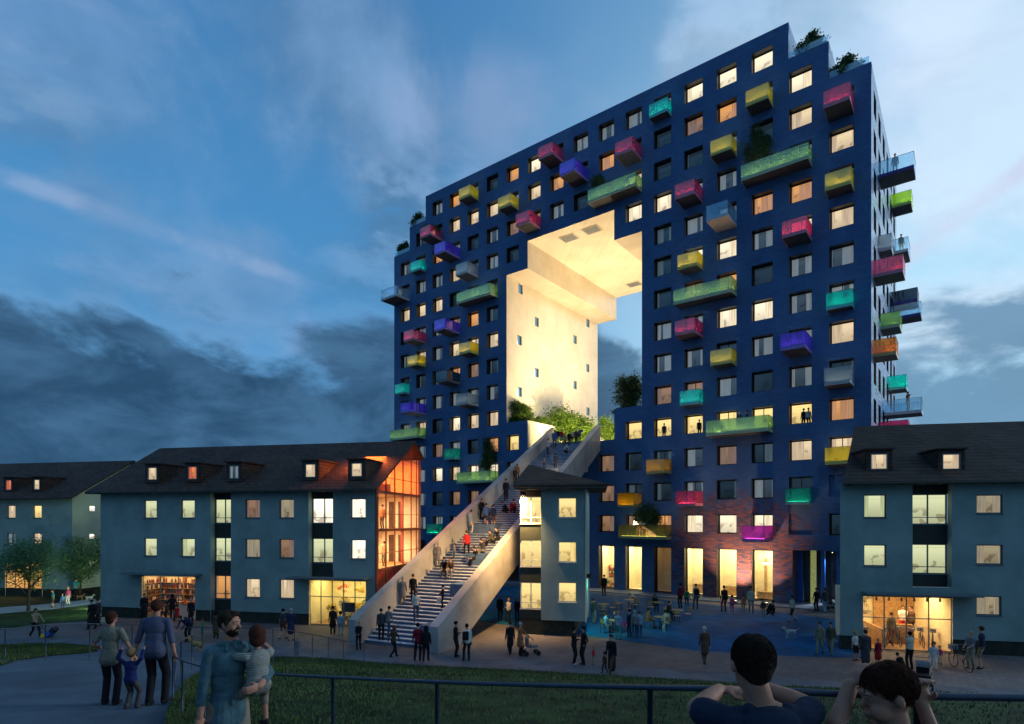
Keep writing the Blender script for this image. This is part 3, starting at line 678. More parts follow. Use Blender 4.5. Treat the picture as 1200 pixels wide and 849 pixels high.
lawn, LA, LB = draped('lawn', far, [Vector((-3.0, 6.2)), Vector((-2.7, 6.0)), Vector((-2.4, 5.8)), Vector((-2.2, 5.5)), Vector((-2, 5.2)), Vector((-1.9, 4.9)), Vector((-1.7, 4.6)), Vector((-1.2, 4.2)), Vector((-.8, 3.8)), Vector((0, 2.9)), Vector((1, 1.6)), Vector((1.6, 1.0)), Vector((3, .4)), Vector((6, -1)), Vector((14, -3))], M['lawn'], .03)
strip, SA, SB = draped('lawn_strip', [lf(-120, 764), lf(0, 757), lf(60, 755.5), lf(113, 759)], [lf(-120, 795), lf(2, 780.6), lf(60, 769), lf(114, 764)], M['lawn'], .03, 8)
# real grass blades over both lawns
def grass(name, A, B, cnt, seed, hgt=.05):
    r = random.Random(seed); mb = MB()
    for _ in range(cnt):
        i = r.randrange(len(A)-1); s = r.random(); a = A[i].lerp(A[i+1], s); b = B[i].lerp(B[i+1], s)
        t = r.random()**1.3
        p = a.lerp(b, t)
        dd = p.length
        if dd < 4: continue
        z = max(hill(p.x, p.y), 0)+.02; h = hgt*r.uniform(.5, 1.5)*(1+dd*.02); wd = .006+dd*.0007; an = r.uniform(0, 6.28)
        dx, dy = math.cos(an)*wd, math.sin(an)*wd; lx, ly = r.uniform(-.5, .5)*h, r.uniform(-.5, .5)*h
        mb.poly([(p.x-dx, p.y-dy, z), (p.x+dx, p.y+dy, z), (p.x+lx, p.y+ly, z+h)])
    return tag(mb.build(name, M['blade']), 'short dark green grass growing on the lawn in front of the railing', 'grass', kind='stuff')
g_ = grass('grass', LA, LB, 90000, 5)
g2 = grass('grass', SA, SB, 12000, 6); g2['label'] = 'short grass on the narrow strip behind the left railing'

# ------------------------------------------------------------------ the great open stair
ST = Frame(-9.27, 33.2, math.atan2(-.408, .913)); SWD = 5.9; SL = .484
stair = empty('outdoor_staircase', (ST.o.x, ST.o.y, 0), ST.a, 'wide blue and grey outdoor stair with thick concrete parapets climbing into the tower opening', 'staircase')
def tw_t(x): # length of the flight until the tower's front plane
    c_ = Vector((27.67, 45.15)); nrm = Vector((.6106, .7919)); return ((c_-ST.o).dot(nrm)-x*ST.ex.dot(nrm))/ST.ey.dot(nrm)
def parapet(x0, x1, name):
    mb = MB(); e0, e1 = tw_t(x0)-.01, tw_t(x1)-.01; TH = 2.55
    cx = [x0, x1]
    def zt(y): return min(1.4+SL*y, 17.0)
    def zbm(y): return max(0.0, 1.4+SL*y-TH)
    yk = (TH-1.4)/SL
    for x, e, fl in ((x0, e0, 0), (x1, e1, 1)):
        q = [(x, 0, 0), (x, yk, 0), (x, e, zbm(e)), (x, e, zt(e)), (x, 0, zt(0))]; mb.poly(q if fl else q[::-1])
    mb.poly([(x0, 0, 0), (x1, 0, 0), (x1, 0, 1.4), (x0, 0, 1.4)]); mb.poly([(x0, 0, 1.4), (x1, 0, 1.4), (x1, e1, zt(e1)), (x0, e0, zt(e0))])
    mb.poly([(x0, yk, 0), (x0, e0, zbm(e0)), (x1, e1, zbm(e1)), (x1, yk, 0)])
    return mb.build(name, M['concrete'], stair)
PT = .55
parapet(0, PT, 'parapet'); parapet(SWD-PT, SWD, 'parapet')
mb = MB(); ns = 88; y0 = .75; run = (31.4-y0)/ns; rise = 15.1/ns
def nose(y): return max(0, min(15.1, (y-y0)/run*rise))
for i in range(ns):
    y = y0+i*run; z = (i+1)*rise
    mb.poly([(PT, y, z-rise), (SWD-PT, y, z-rise), (SWD-PT, y, z), (PT, y, z)], 1)
    mb.poly([(PT, y, z), (SWD-PT, y, z), (SWD-PT, y+run, z), (PT, y+run, z)], 0)
    mb.box(PT, SWD-PT, y-.03, y+.05, z-.035, z+.002, 0)
mb.poly([(PT, y0+ns*run, 15.1), (SWD-PT, y0+ns*run, 15.1), (SWD-PT, 33.4, 15.1), (PT, 34.5, 15.1)], 0)
mb.build('steps', [M['step'], M['riser']], stair)
mb = MB(); yk = 3.2; mb.poly([(PT, yk, 0), (SWD-PT, yk, 0), (SWD-PT, 31.4, 1.4+SL*31.4-2.5), (PT, 31.4, 1.4+SL*31.4-2.5)]); mb.build('stair_soffit', M['concrete'], stair)
SEATS = [(481, 495, 731, 742), (493, 515, 694, 708), (515, 537, 669, 680)]
for (xa, ya, wd) in ((3.9, 1.3, 1.3), (3.6, 5.2, 1.6), (2.9, 8.6, 2.2), (1.1, 12.6, 2.0)):
    mb = MB(); z = nose(ya)+rise; ln_ = run*4; mb.box(xa, xa+wd, ya, ya+ln_+run*1.0, nose(ya)-.1, nose(ya+ln_)+rise+.004); mb.build('seat_block', M['riser'], stair)
def on_stair(px, py):
    d = ray(px, py); t = 20
    while t < 75:
        x, y = ST.local(d.x*t, t)
        if EYE+d.z*t <= nose(y)+rise*.5: break
        t += .02
    y = max(y, y0); i = min(int((y-y0)/run), ns-1)
    z = (i+1)*rise if y > y0+.01 else 0
    x = min(max(x, PT+.30), SWD-PT-.30); return ST.world(x, y, z)

# ------------------------------------------------------------------ the small-windowed houses
HA = -.205
def house_windows(F, root, specs, kinds, y=0.0, frame='frame'):
    """cut list of (x0,x1,z0,z1); returns holes"""
def win_obj(root, x0, x1, z0, z1, pane, frame, rv=.16, y=0.0, mull=0, rail=False, room=0.0):
    b = MB(); t = .055
    for a in ((x0, x0+t, z0, z1), (x1-t, x1, z0, z1), (x0+t, x1-t, z1-t, z1), (x0+t, x1-t, z0, z0+t)): b.box(a[0], a[1], y+rv-.06, y+rv-.004, a[2], a[3])
    for q in ([(x0, y+.003, z0), (x0, y+rv, z0), (x0, y+rv, z1), (x0, y+.003, z1)], [(x1, y+.003, z0), (x1, y+rv, z0), (x1, y+rv, z1), (x1, y+.003, z1)],
              [(x0, y+.003, z1), (x1, y+.003, z1), (x1, y+rv, z1), (x0, y+rv, z1)], [(x0, y+.003, z0), (x1, y+.003, z0), (x1, y+rv, z0), (x0, y+rv, z0)]): b.poly(q)
    for i in range(mull): xm = x0+(x1-x0)*(i+1)/(mull+1); b.box(xm-.03, xm+.03, y+rv-.07, y+rv-.005, z0+t, z1-t)
    if rail: b.box(x0+t, x1-t, y+rv-.08, y+rv-.007, z0+.36, z0+.40)
    b.box(x0-.03, x1+.03, y-.05, y+.06, z0-.04, z0-.001)
    f = b.build('window', frame, root); g = MB(); sd = (x0*7.3) % 50
    sd = math.floor(sd)
    g.poly([(x0+t, y+rv, z0+t), (x1-t, y+rv, z0+t), (x1-t, y+rv, z1-t), (x0+t, y+rv, z1-t)], 0, [(sd+.005, .005), (sd+.995, .005), (sd+.995, .995), (sd+.005, .995)])
    g.build('pane', pane, f); return f
def dormer(root, x0, x1, z0, z1, yf, slope, eave_z, pane):
    """little flat-roofed dormer whose back runs into the roof slope"""
    x0 -= .22; x1 += .22; zt = z1+.22; b = MB(); yb = (zt-eave_z)/slope
    yl = yf
    b.poly([(x0, yl, z0-.15), (x0, yl, zt), (x0, yb, zt)]); b.poly([(x1, yl, z0-.15), (x1, yl, zt), (x1, yb, zt)])
    for a in ((x0, x0+.22, z0-.2, zt), (x1-.22, x1, z0-.2, zt), (x0+.22, x1-.22, z1, zt), (x0+.22, x1-.22, z0-.2, z0)): b.box(a[0], a[1], yl, yl+.1, a[2], a[3])
    b.box(x0-.1, x1+.1, yl-.15, yb, zt, zt+.08)
    d = b.build('dormer', M['roofdark'], root)
    g = MB(); g.poly([(x0+.22, yl+.06, z0), (x1-.22, yl+.06, z0), (x1-.22, yl+.06, z1), (x0+.22, yl+.06, z1)], 0, [(x0//1+.01, .01), (x0//1+.99, .01), (x0//1+.99, .99), (x0//1+.01, .99)])
    fr = MB()
    for a in ((x0+.22, x0+.28, z0, z1), (x1-.28, x1-.22, z0, z1), (x0+.28, x1-.28, z1-.06, z1), (x0+.28, x1-.28, z0, z0+.06)): fr.box(a[0], a[1], yl-.01, yl+.055, a[2], a[3])
    fr.build('frame', M['frame'], d); g.build('pane', pane, d)
def rafters(root, x0, x1, z, y=-.55):
    g_ = MB(); g_.tube([(x0, -.68, z-.10), (x1, -.68, z-.10)], .07, 8); g_.build('gutter', M['panel'], root)
    b = MB(); x = x0+.4
    while x < x1-.2: b.box(x, x+.12, y, 0, z-.16, z-.02); x += .85
    b.build('rafter_end', M['panel'], root)
WALLTOP = 9.05; RIDGE_Y = 6.2; RIDGE_Z = 12.85
SLP = (RIDGE_Z-(WALLTOP-.15))/(RIDGE_Y+.6)
def roof_z(y): return WALLTOP-.15+(y+.6)*SLP
def front_wall(root, L, holes_, z0=.75, mat='teal', right_gable=None, bays=()):
    b = MB()
    uu = [0, L]+[x for h in holes_ for x in h[:2]]; zz = [z0, WALLTOP]+[z for h in holes_ for z in h[2:4]]
    def sol(u, z): return not any(h[0] < u < h[1] and h[2] < z < h[3] for h in holes_)
    wall(b, uu, zz, sol, lambda u, z: (u, 0, z), 0)
    return b

# --- main left house
HL = Frame(-29.9, 42.6, HA)
LL = 21.45
house = empty('long_house', (HL.o.x, HL.o.y, 0), HL.a, 'long grey-green house with lit shops and an orange glazed gable, left of the stair', 'house')
def rect(F, x0, x1, y0, y1, d=0): a, zt_ = F.hit(x0, y0, d); b, zb_ = F.hit(x1, y1, d); return (a, b, zb_, zt_)
hl_w = []
for (xa, xb), ks in (((168.4, 183.5), ('p_green', 'p_green')), ((211.8, 228), ('p_green', 'p_green')), ((287.3, 304.4), ('p_warm', 'p_grad', 'p_cream')), ((327.2, 344.3), ('p_grad', 'p_warm', 'p_cream')), ((411, 428.3), ('p_white', 'p_white'))):
    for r_, kd in enumerate(ks):
        ya, yb = ((586, 607), (631, 651), (677, 695))[r_]
        hl_w.append((rect(HL, xa, xb, ya, yb), kd))
zr = [(hl_w[0][0][2], hl_w[0][0][3])]
# equalise rows
ROW = [(7.16, 8.44), (4.46, 5.74), (1.72, 3.02)]
def rowfix(h, i): return (h[0], h[1], ROW[i][0], ROW[i][1])
hl2 = []; c_ = 0
for (xa, xb), ks in (((168.4, 183.5), ('p_green', 'p_green')), ((211.8, 228), ('p_green', 'p_green')), ((287.3, 304.4), ('p_warm', 'p_grad', 'p_cream')), ((327.2, 344.3), ('p_grad', 'p_warm', 'p_cream')), ((411, 428.3), ('p_white', 'p_white'))):
    for i, kd in enumerate(ks): hl2.append((rowfix(rect(HL, xa, xb, 586, 607), i), kd))
log1 = rect(HL, 246.5, 270.5, 575, 720); log2 = rect(HL, 361.5, 390.5, 575, 720)
shop1 = rect(HL, 166, 228.5, 674.5, 727); shop2 = rect(HL, 362, 428.5, 679.5, 735)
Z0 = .75
holes_ = [h for h, _ in hl2]
loggia_holes = [(log1[0], log1[1], Z0, WALLTOP-.01), (log2[0], log2[1], shop2[3]+.02, WALLTOP-.01)]
shops_ = [(shop1[0], shop1[1], Z0, shop1[3]), (shop2[0], shop2[1], Z0, shop2[3])]
b = front_wall(house, LL, holes_+loggia_holes+shops_)
# left end wall, back wall (higher: the house is cut off just behind its ridge), gable
DP = 8.1
zb = RIDGE_Z-(DP-RIDGE_Y)*SLP
b.poly([(0, 0, Z0), (0, 0, WALLTOP), (0, RIDGE_Y, RIDGE_Z-.35), (0, DP, zb-.3), (0, DP, Z0)], 0)
b.poly([(0, DP, 0), (0, DP, zb-.3), (LL, DP, zb-.3), (LL, DP, 0)], 0)
b.build('wall', M['teal'], house)
b = MB()
segs = [(0, shop1[0]), (shop1[1], shop2[0]), (shop2[1], LL)]
for a, c in segs: b.box(a+(.05 if a == 0 else 0), c, .06, .3, 0, Z0-.001)
b.box(.05, .3, .3, DP-.1, 0, Z0-.001); b.box(LL-.3, LL-.02, .3, DP-.1, 0, .5)
b.build('plinth', M['plinth'], house)
for h, kd in hl2: win_obj(house, *h, M[kd], M['frame'])
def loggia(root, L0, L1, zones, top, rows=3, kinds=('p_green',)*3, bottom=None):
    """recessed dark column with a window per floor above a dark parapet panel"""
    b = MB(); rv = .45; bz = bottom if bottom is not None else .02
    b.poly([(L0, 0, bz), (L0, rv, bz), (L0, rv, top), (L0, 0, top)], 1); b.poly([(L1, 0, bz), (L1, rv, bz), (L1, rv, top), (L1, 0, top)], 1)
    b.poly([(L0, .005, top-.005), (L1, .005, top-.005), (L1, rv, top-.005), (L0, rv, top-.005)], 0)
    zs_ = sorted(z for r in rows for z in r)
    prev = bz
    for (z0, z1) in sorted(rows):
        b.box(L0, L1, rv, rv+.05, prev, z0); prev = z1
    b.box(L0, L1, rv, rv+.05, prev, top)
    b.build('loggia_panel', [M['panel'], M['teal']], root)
    for (z0, z1), kd in zip(rows, kinds): win_obj(root, L0+.02, L1-.02, z0, z1, M[kd], M['frame'], .10, rv, 1, True)
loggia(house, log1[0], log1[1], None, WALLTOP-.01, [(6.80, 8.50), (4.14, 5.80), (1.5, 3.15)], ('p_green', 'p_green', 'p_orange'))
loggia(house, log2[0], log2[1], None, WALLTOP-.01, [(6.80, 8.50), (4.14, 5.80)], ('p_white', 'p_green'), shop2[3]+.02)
def gable_roof(root, x0, x1, yb, hip_l=0, hip_r=0):
    b = MB(); e = -.6; th = .16
    ze = WALLTOP-.15; zr_ = RIDGE_Z
    A = [(x0, e, ze), (x1, e, ze), (x1-hip_r, RIDGE_Y, zr_), (x0+hip_l, RIDGE_Y, zr_)]
    zb_ = zr_-(yb-RIDGE_Y)*SLP
    B = [(x0+(hip_l*(yb-RIDGE_Y)*0 if True else 0), yb, zb_), (x1, yb, zb_)]
    up = lambda p: (p[0], p[1], p[2]+th)
    b.poly([up(p) for p in A]); b.poly([A[0], A[3], A[2], A[1]])
    b.poly([up(A[3]), up(A[2]), up(B[1]), up(B[0])]); b.poly([A[3], B[0], B[1], A[2]])
    b.poly([A[0], A[1], up(A[1]), up(A[0])])
    for s_ in (0, 1):
        P_ = [A[0], A[3], B[0]] if s_ == 0 else [A[1], A[2], B[1]]
        b.poly([P_[0], P_[1], up(P_[1]), up(P_[0])]); b.poly([P_[1], P_[2], up(P_[2]), up(P_[1])])
        if (hip_l if s_ == 0 else hip_r): b.poly([up(P_[0]), up(P_[1]), up(P_[2])])
    b.poly([B[0], B[1], up(B[1]), up(B[0])])
    return b.build('roof', M['roofdark'], root)
gable_roof(house, -.7, LL+.35, DP)
rafters(house, -.5, LL+.2, WALLTOP)
for x0_, x1_, kd in ((173, 184, 'p_cream'), (220, 231, 'p_red'), (268.5, 280, 'p_curt'), (357.5, 370, 'p_cream'), (411.4, 424.5, 'p_cream')):
    yf = .35; a_, zt_ = HL.hit(x0_, 551, yf); b_, zb2 = HL.hit(x1_, 565, yf)
    z0 = roof_z(yf)+.32
    dormer(house, a_, b_, z0+.12, z0+1.05, yf, SLP, WALLTOP-.15-.6*-SLP, M[kd])
# glazed gable at the right end
M['gable_wall'] = pbr('orange_lit_room_wall', (.85, .74, .58), .8, .08)
gz = [3.76, 6.38, 8.92]
g = MB(); X_ = LL
gy = [0.05, 1.6, 3.1, 4.6, 6.2, 7.3, DP]
def gt(y): return (roof_z(y) if y < RIDGE_Y else RIDGE_Z-(y-RIDGE_Y)*SLP)-.02
t_ = .06
for i, y in enumerate(gy): g.box(X_-.02, X_+.06, max(y-t_/2, .02), y+t_/2, .5, gt(y))
g.box(X_-.02, X_+.09, -.02, .28, .5, gt(0)-.05)
for z in gz: g.box(X_-.03, X_+.08, .06, DP, z-.10, z+.06)
for z in (gz[0]+1.05, gz[1]+1.05, gz[2]+1.0): g.box(X_+.0, X_+.05, .06 if z < 9.5 else 1.0, DP, z-.02, z+.02)
for z in (11.4,): g.box(X_, X_+.04, 3.9, DP, z-.02, z+.02)
gw = g.build('gable_frame', pbr('copper_red_frame', (.22, .055, .025), .5, .1), house)
g = MB(); g.poly([(X_+.01, .05, .5), (X_+.01, DP, .5), (X_+.01, DP, gt(DP)), (X_+.01, RIDGE_Y, gt(RIDGE_Y)), (X_+.01, .05, gt(.05))]); g.build('gable_glass', M['orangeglass'], house)
b = MB(); din = 3.2
for z in gz: b.box(X_-din, X_-.05, .32, DP-.15, z-.12, z-.02, 1)
b.poly([(X_-din, .3, 3.62), (X_-din, DP-.1, 3.62), (X_-din, DP-.1, gt(DP)), (X_-din, RIDGE_Y, gt(RIDGE_Y)), (X_-din, .3, gt(.3))], 0)
b.poly([(X_-.25, .3, .4), (X_-.25, DP-.1, .4), (X_-.25, DP-.1, 3.62), (X_-.25, .3, 3.62)], 3)
b.poly([(X_-din, DP-.1, 3.62), (X_-.1, DP-.1, 3.62), (X_-.1, DP-.1, gt(DP)), (X_-din, DP-.1, gt(DP))], 0)
b.poly([(X_-din, .31, 3.62), (X_-.1, .31, 3.62), (X_-.1, .31, 8.8), (X_-din, .31, 8.8)], 0)
for z in gz[:2]:
    for y in (3.9, 5.1): b.box(X_-din+.02, X_-din+.08, y, y+.6, z, z+2.1, 2)
    b.box(X_-din+.3, X_-din+.34, 1.2, 2.0, z, z+1.9, 3)
for z in gz[:2]:
    for x_ in (2.55, 1.75): b.box(X_-x_, X_-x_+.42, DP-.16, DP-.11, z, z+2.1, 2)
    b.box(X_-.95, X_-.80, DP-1.6, DP-1.4, z, z+2.5, 3)
b.box(X_-2.5, X_-1.2, 4.6, 5.2, gz[2], gz[2]+.75, 1); b.box(X_-1.5, X_-1.42, 5.6, 5.7, gz[2], gz[2]+2.6, 0)
b.build('gable_rooms', [M['gable_wall'], M['wood'], M['darkwood'], M['red']], house)
def area(name, loc, size, e, col, rot=(0, 0, 0), sy=None, par=None, F=None):
    l = bpy.data.lights.new(name, 'AREA'); l.energy = e; l.size = size; l.color = col
    if sy: l.shape = 'RECTANGLE'; l.size_y = sy
    o = bpy.data.objects.new(name, l); COL.objects.link(o); o.location = loc; o.rotation_euler = rot
    if par: o.parent = par
    return o
for i, (z, c, e) in enumerate(((6.2, (1, .66, .36), 520), (8.7, (1, .66, .36), 520), (11.6, (1, .20, .03), 1100))):
    area('room_lamp', (X_-1.7, 3.8, z), 1.6, e, c, par=house, sy=5)
# entrance canopies and shop interiors
def canopy(root, x0, x1, z):
    b = MB(); b.box(x0, x1, -.9, -.002, z, z+.10); b.build('canopy', M['frame'], root, bevel=.01)
canopy(house, shop1[0]-1.0, shop1[1]+.6, shop1[3]+.12); canopy(house, shop2[0]-1.2, shop2[1]+.3, shop2[3]+.12)
def shopfront(root, x0, x1, z1, cols, dep=3.2, transom=None, back='shopwall', e=120, col=(1, .72, .36)):
    f = MB(); t = .05
    for i in range(cols+1): x = x0+(x1-x0)*i/cols; f.box(max(x-t/2, x0), min(x+t/2, x1), .10, .16, .04, z1)
    for z in [.04, z1-.06]+([transom] if transom else []): f.box(x0, x1, .095, .165, z, z+.05)
    fr = f.build('shopfront', M['frame'], root)
    g = MB(); g.poly([(x0, .13, .05), (x1, .13, .05), (x1, .13, z1), (x0, .13, z1)]); g.build('pane', M['clear'], fr)
    r = MB()
    for q in ([(x0, dep, .03), (x1, dep, .03), (x1, dep, z1+.1), (x0, dep, z1+.1)], [(x0, .02, .03), (x0, dep, .03), (x0, dep, z1+.1), (x0, .02, z1+.1)], [(x1, .02, .03), (x1, dep, .03), (x1, dep, z1+.1), (x1, .02, z1+.1)],
              [(x0, .02, z1+.1), (x1, .02, z1+.1), (x1, dep, z1+.1), (x0, dep, z1+.1)]): r.poly(q, 0)
    r.poly([(x0, -.02, .03), (x1, -.02, .03), (x1, dep, .03), (x0, dep, .03)], 1)
    r.build('shop_room', [M[back], M['wood']], root)
    area('shop_lamp', ((x0+x1)/2, dep*.45, z1-.02), x1-x0-.4, e, col, par=root, sy=1.6)
    return fr
shopfront(house, shop1[0], shop1[1], shop1[3], 3, dep=1.9, back='shopwall', e=80, col=(1, .62, .28))
# bottle racks and wine glasses of the first shop
x0, x1, z1 = shop1[0], shop1[1], shop1[3]
r = MB(); rr = random.Random(9)
for i in range(6):
    z = .35+i*.42; r.box(x0+.02, x1-.15, 1.45, 1.85, z-.03, z, 0)
    x = x0+.22
    while x < x1-.3: r.tube([(x, 1.6, z), (x, 1.6, z+.22), (x, 1.6, z+.30)], [.05, .05, .02], 6, rr.choice([1, 1, 2, 3])); x += rr.uniform(.13, .2)
for i in range(6):
    z = .35+i*.42; r.box(x0+.02, x0+.32, .25, 1.44, z-.03, z, 0); y = .32
    while y < 1.4: r.tube([(x0+.2, y, z), (x0+.2, y, z+.22), (x0+.2, y, z+.30)], [.05, .05, .02], 6, rr.choice([1, 1, 2, 3])); y += rr.uniform(.13, .2)
for x in (x0+.15, (x0+x1)/2, x1-.15): r.box(x-.03, x+.03, 1.42, 1.86, .03, z1, 0)
r.build('bottle_rack', [M['wood'], M['darkwood'], M['shopwall'], M['red']], house)
r = MB(); r.box(x0+2.0, x1-.2, .5, .9, .03, 1.0, 0); r.box(x0+1.9, x1-.1, .45, .95, 1.0, 1.06, 1)
for i in range(16): xx = rr.uniform(x0+2.1, x1-.3); r.ball((xx, rr.uniform(.55, .85), 1.14), .10, rr.choice([2, 3, 1]), 7, 5)
r.build('display_counter', [M['white'], M['wood'], M['red'], M['goods']], house)
shopfront(house, shop2[0], shop2[1], shop2[3], 5, transom=1.9, back='shopwall', e=130, col=(1, .80, .30))
# ------------------------------------------------------------------ foliage
def leafmat(name, c1, c2):
    m, n = newmat(name); v = n('ShaderNodeTexCoord').outputs['Object']
    g = n.ramp(n.noise(v, 3.0, 4, .6), .3, .7)
    c = n.mix(g, C4(c1), C4(c2))
    b = n('ShaderNodeBsdfPrincipled', i_Base_Color=c, i_Roughness=.6)
    tl = n('ShaderNodeBsdfTranslucent', i_Color=c)
    n('ShaderNodeOutputMaterial', i_Surface=n('ShaderNodeMixShader', i_0=.3, i_1=b.outputs[0], i_2=tl.outputs[0])); return m
M['leaf'] = leafmat('green_leaves', (.020, .070, .006), (.12, .21, .012))
M['leafd'] = leafmat('dark_green_leaves', (.020, .055, .016), (.085, .155, .045))
M['leaft'] = leafmat('grey_green_leaves', (.05, .13, .06), (.16, .30, .12))
M['bark'] = pbr('bark', (.060, .045, .035), .9, .2, 12)
M['pink_fl'] = pbr('pink_flowers', (.75, .20, .14), .7, .2, 8)
M['yellow_fl'] = pbr('yellow_flowers', (.80, .55, .05), .7, .2, 8)
def leaves(mb, c, rad, cnt, size, r, m=0, clumps=0):
    cs = []
    if clumps:
        for _ in range(clumps):
            while True:
                d = Vector((r.uniform(-1, 1), r.uniform(-1, 1), r.uniform(-1, 1)))
                if d.length < 1: break
            cs.append((Vector((d.x*rad[0]*.8, d.y*rad[1]*.8, d.z*rad[2]*.8)), r.uniform(.22, .42)))
    for _ in range(cnt):
        if cs:
            q, s = r.choice(cs); d = Vector((r.gauss(0, 1), r.gauss(0, 1), r.gauss(0, .8)))*.55*s
            p = Vector(c)+q+Vector((d.x*rad[0], d.y*rad[1], d.z*rad[2]))
        else:
            d = Vector((r.gauss(0, 1), r.gauss(0, 1), r.gauss(0, 1))); d = d.normalized()*(r.random()**.4)
            p = Vector(c)+Vector((d.x*rad[0], d.y*rad[1], d.z*rad[2]))
        a = Vector((r.uniform(-1, 1), r.uniform(-1, 1), r.uniform(-.6, .6))).normalized(); b = a.cross(Vector((r.uniform(-1, 1), r.uniform(-1, 1), r.uniform(-1, 1)))).normalized()
        s = size*r.uniform(.6, 1.4)
        mb.poly([p-a*s, p+b*s*.45, p+a*s, p-b*s*.45], m)
def plant(name, loc, w, h, kind, label, cat, group=None, seed=1, stem=.25, mat='leaf', leaf=.10, dens=1.0, d=None, par=None):
    r = random.Random(seed); d = d or w
    root = empty(name, loc, 0, label, cat, group)
    if par: root.parent = par
    t = MB(); th = h*stem
    t.tube([(0, 0, -.05), (r.uniform(-.05, .05)*w, 0, th), (r.uniform(-.08, .08)*w, 0, h*.75)], [max(.02, h*.022), h*.016, h*.006], 7)
    for i in range(9 if kind != 'bush' else 5):
        a = r.uniform(0, 6.28); z0 = th*r.uniform(.5, 1.0)+h*.3*r.random(); z1 = min(h*.95, z0+h*r.uniform(.15, .4))
        e = (math.cos(a)*w*.42*r.uniform(.5, 1), math.sin(a)*d*.42*r.uniform(.5, 1), z1)
        t.tube([(0, 0, z0), (e[0]*.45, e[1]*.45, (z0+z1)/2+.04*h), e], [h*.010, h*.007, h*.003], 5)
    t.build('trunk' if kind == 'tree' else 'stem', M['bark'], root)
    c = MB(); V = w*d*h
    cnt = int(min(9000, max(260, 900*dens*(w*h/(leaf*leaf*60))**.9)))
    leaves(c, (0, 0, (th+h)/2), (w/2, d/2, (h-th)/2), cnt, leaf, r, 0, clumps=int(10+w*h*1.6))
    c.build('crown' if kind == 'tree' else 'foliage', M[mat], root)
    return root

# flower shop contents
x0, x1, z1 = shop2[0], shop2[1], shop2[3]
rr = random.Random(12)
FLW = ['bunch of cut flowers in a bucket inside the flower shop, '+q for q in ('lower left', 'far left', 'left stand', 'left floor', 'left raised', 'back left', 'middle low', 'middle raised', 'middle topmost', 'right floor', 'right raised', 'back right', 'lower right', 'right stand', 'far right')]
for i in range(15):
    x = x0+.3+(x1-x0-.6)*rr.random(); y = rr.uniform(.6, 2.9); z = rr.choice([.03, .03, .5, .9])
    root = empty('flower_bunch', HL.world(x, y, z), 0, FLW[i], 'flowers', 'flower bunches crowding the flower shop')
    b = MB(); b.tube([(0, 0, -z+.03 if z > .1 else 0), (0, 0, .25)], [.10, .13], 8); b.build('bucket', M['grey'], root)
    c = MB(); leaves(c, (0, 0, .45), (.36, .32, .34), 130, .07, rr, 0); leaves(c, (0, 0, .62), (.36, .34, .22), 130, .06, rr, 1)
    c.build('flowers', [M['leaf'], M[rr.choice(['pink_fl', 'yellow_fl', 'yellow_fl', 'white'])]], root)
b = MB(); b.box(x1-1.9, x1-.9, .35, .40, .9, 1.55, 0); b.box(x1-1.86, x1-.94, .33, .352, .94, 1.51, 1); b.build('notice_board', [M['wood'], M['black']], house)
for i, x in enumerate((x0+2.0, x1-.8)):
    root = empty('hanging_flower_ball', HL.world(x, .9, z1-1.0), 0, ('pink' if i == 0 else 'cream')+' ball of flowers hanging inside the flower shop window', 'flowers')
    c = MB(); leaves(c, (0, 0, .35), (.45, .35, .32), 260, .06, rr, 0, 8); c.tube([(0, 0, .6), (0, 0, 1.0)], .01, 4, 1); c.build('blossoms', [M['pink_fl' if i == 0 else 'yellow_fl'], M['black']], root)
# plants standing inside upper windows are drawn on the sills
def indoor(F, px, py, h, y=.10, mat='leaf'):
    x, z = F.hit(px, py, y); p = F.world(x, y, z)
    return p

# --- right house
HR = Frame(17.85, 31.9, HA); LR = 14.0
hr = empty('long_house', (HR.o.x, HR.o.y, 0), HR.a, 'grey-green house with a lit bicycle shop and hipped dark roof at the right edge', 'house')
def R2(x0, x1, y0, y1): return rect(HR, x0, x1, y0, y1)
hw = []
for i, (ya, yb) in enumerate(((580, 607), (638.5, 664))):
    hw.append((R2(1012.5, 1039, ya, yb), 'p_green'))
    hw.append((R2(1144.5, 1175.5, ya, 602 if i == 0 else 662), 'p_grad'))
hw.append((R2(1144.5, 1174, 698.5, 722), 'p_grad'))
for i in range(3): hw.append(((10.0, 11.3, (7.2, 4.6, 1.8)[i], (8.4, 5.8, 3.0)[i]), 'p_cream'))
lg = R2(1069.5, 1115.5, 566, 640); shp = R2(1011.5, 1116.5, 698, 762)
lw_ = [(R2(1070, 1110, 579, 615)), (R2(1070, 1110, 638, 674))]
holes_ = [h for h, _ in hw]+[(lg[0], lg[1], shp[3]+.5, WALLTOP-.01), (shp[0], shp[1], .75, shp[3])]
b = front_wall(hr, LR, holes_)
lx8 = HR.local(17.85*1.30+.05, 31.9*1.30)
b.poly([(0, 0, .75), (0, 0, WALLTOP), (lx8[0], lx8[1], WALLTOP), (lx8[0], lx8[1], .75)], 0); b.poly([(LR, 0, .75), (LR, 0, WALLTOP), (LR, 8, WALLTOP), (LR, 8, .75)], 0)
b.build('wall', M['teal'], hr)
b = MB(); b.box(.04, shp[0], .06, .3, 0, .749); b.box(shp[1], LR, .06, .3, 0, .749); b.build('plinth', M['plinth'], hr)
for h, kd in hw: win_obj(hr, *h, M[kd], M['frame'])
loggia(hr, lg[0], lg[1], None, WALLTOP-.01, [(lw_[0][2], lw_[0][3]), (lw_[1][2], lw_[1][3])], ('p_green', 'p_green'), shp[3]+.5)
b = MB(); e = -.6; ze = WALLTOP-.15; ov = -.02; rx, rz_ = HR.hit(1001.5, 502, RIDGE_Y)
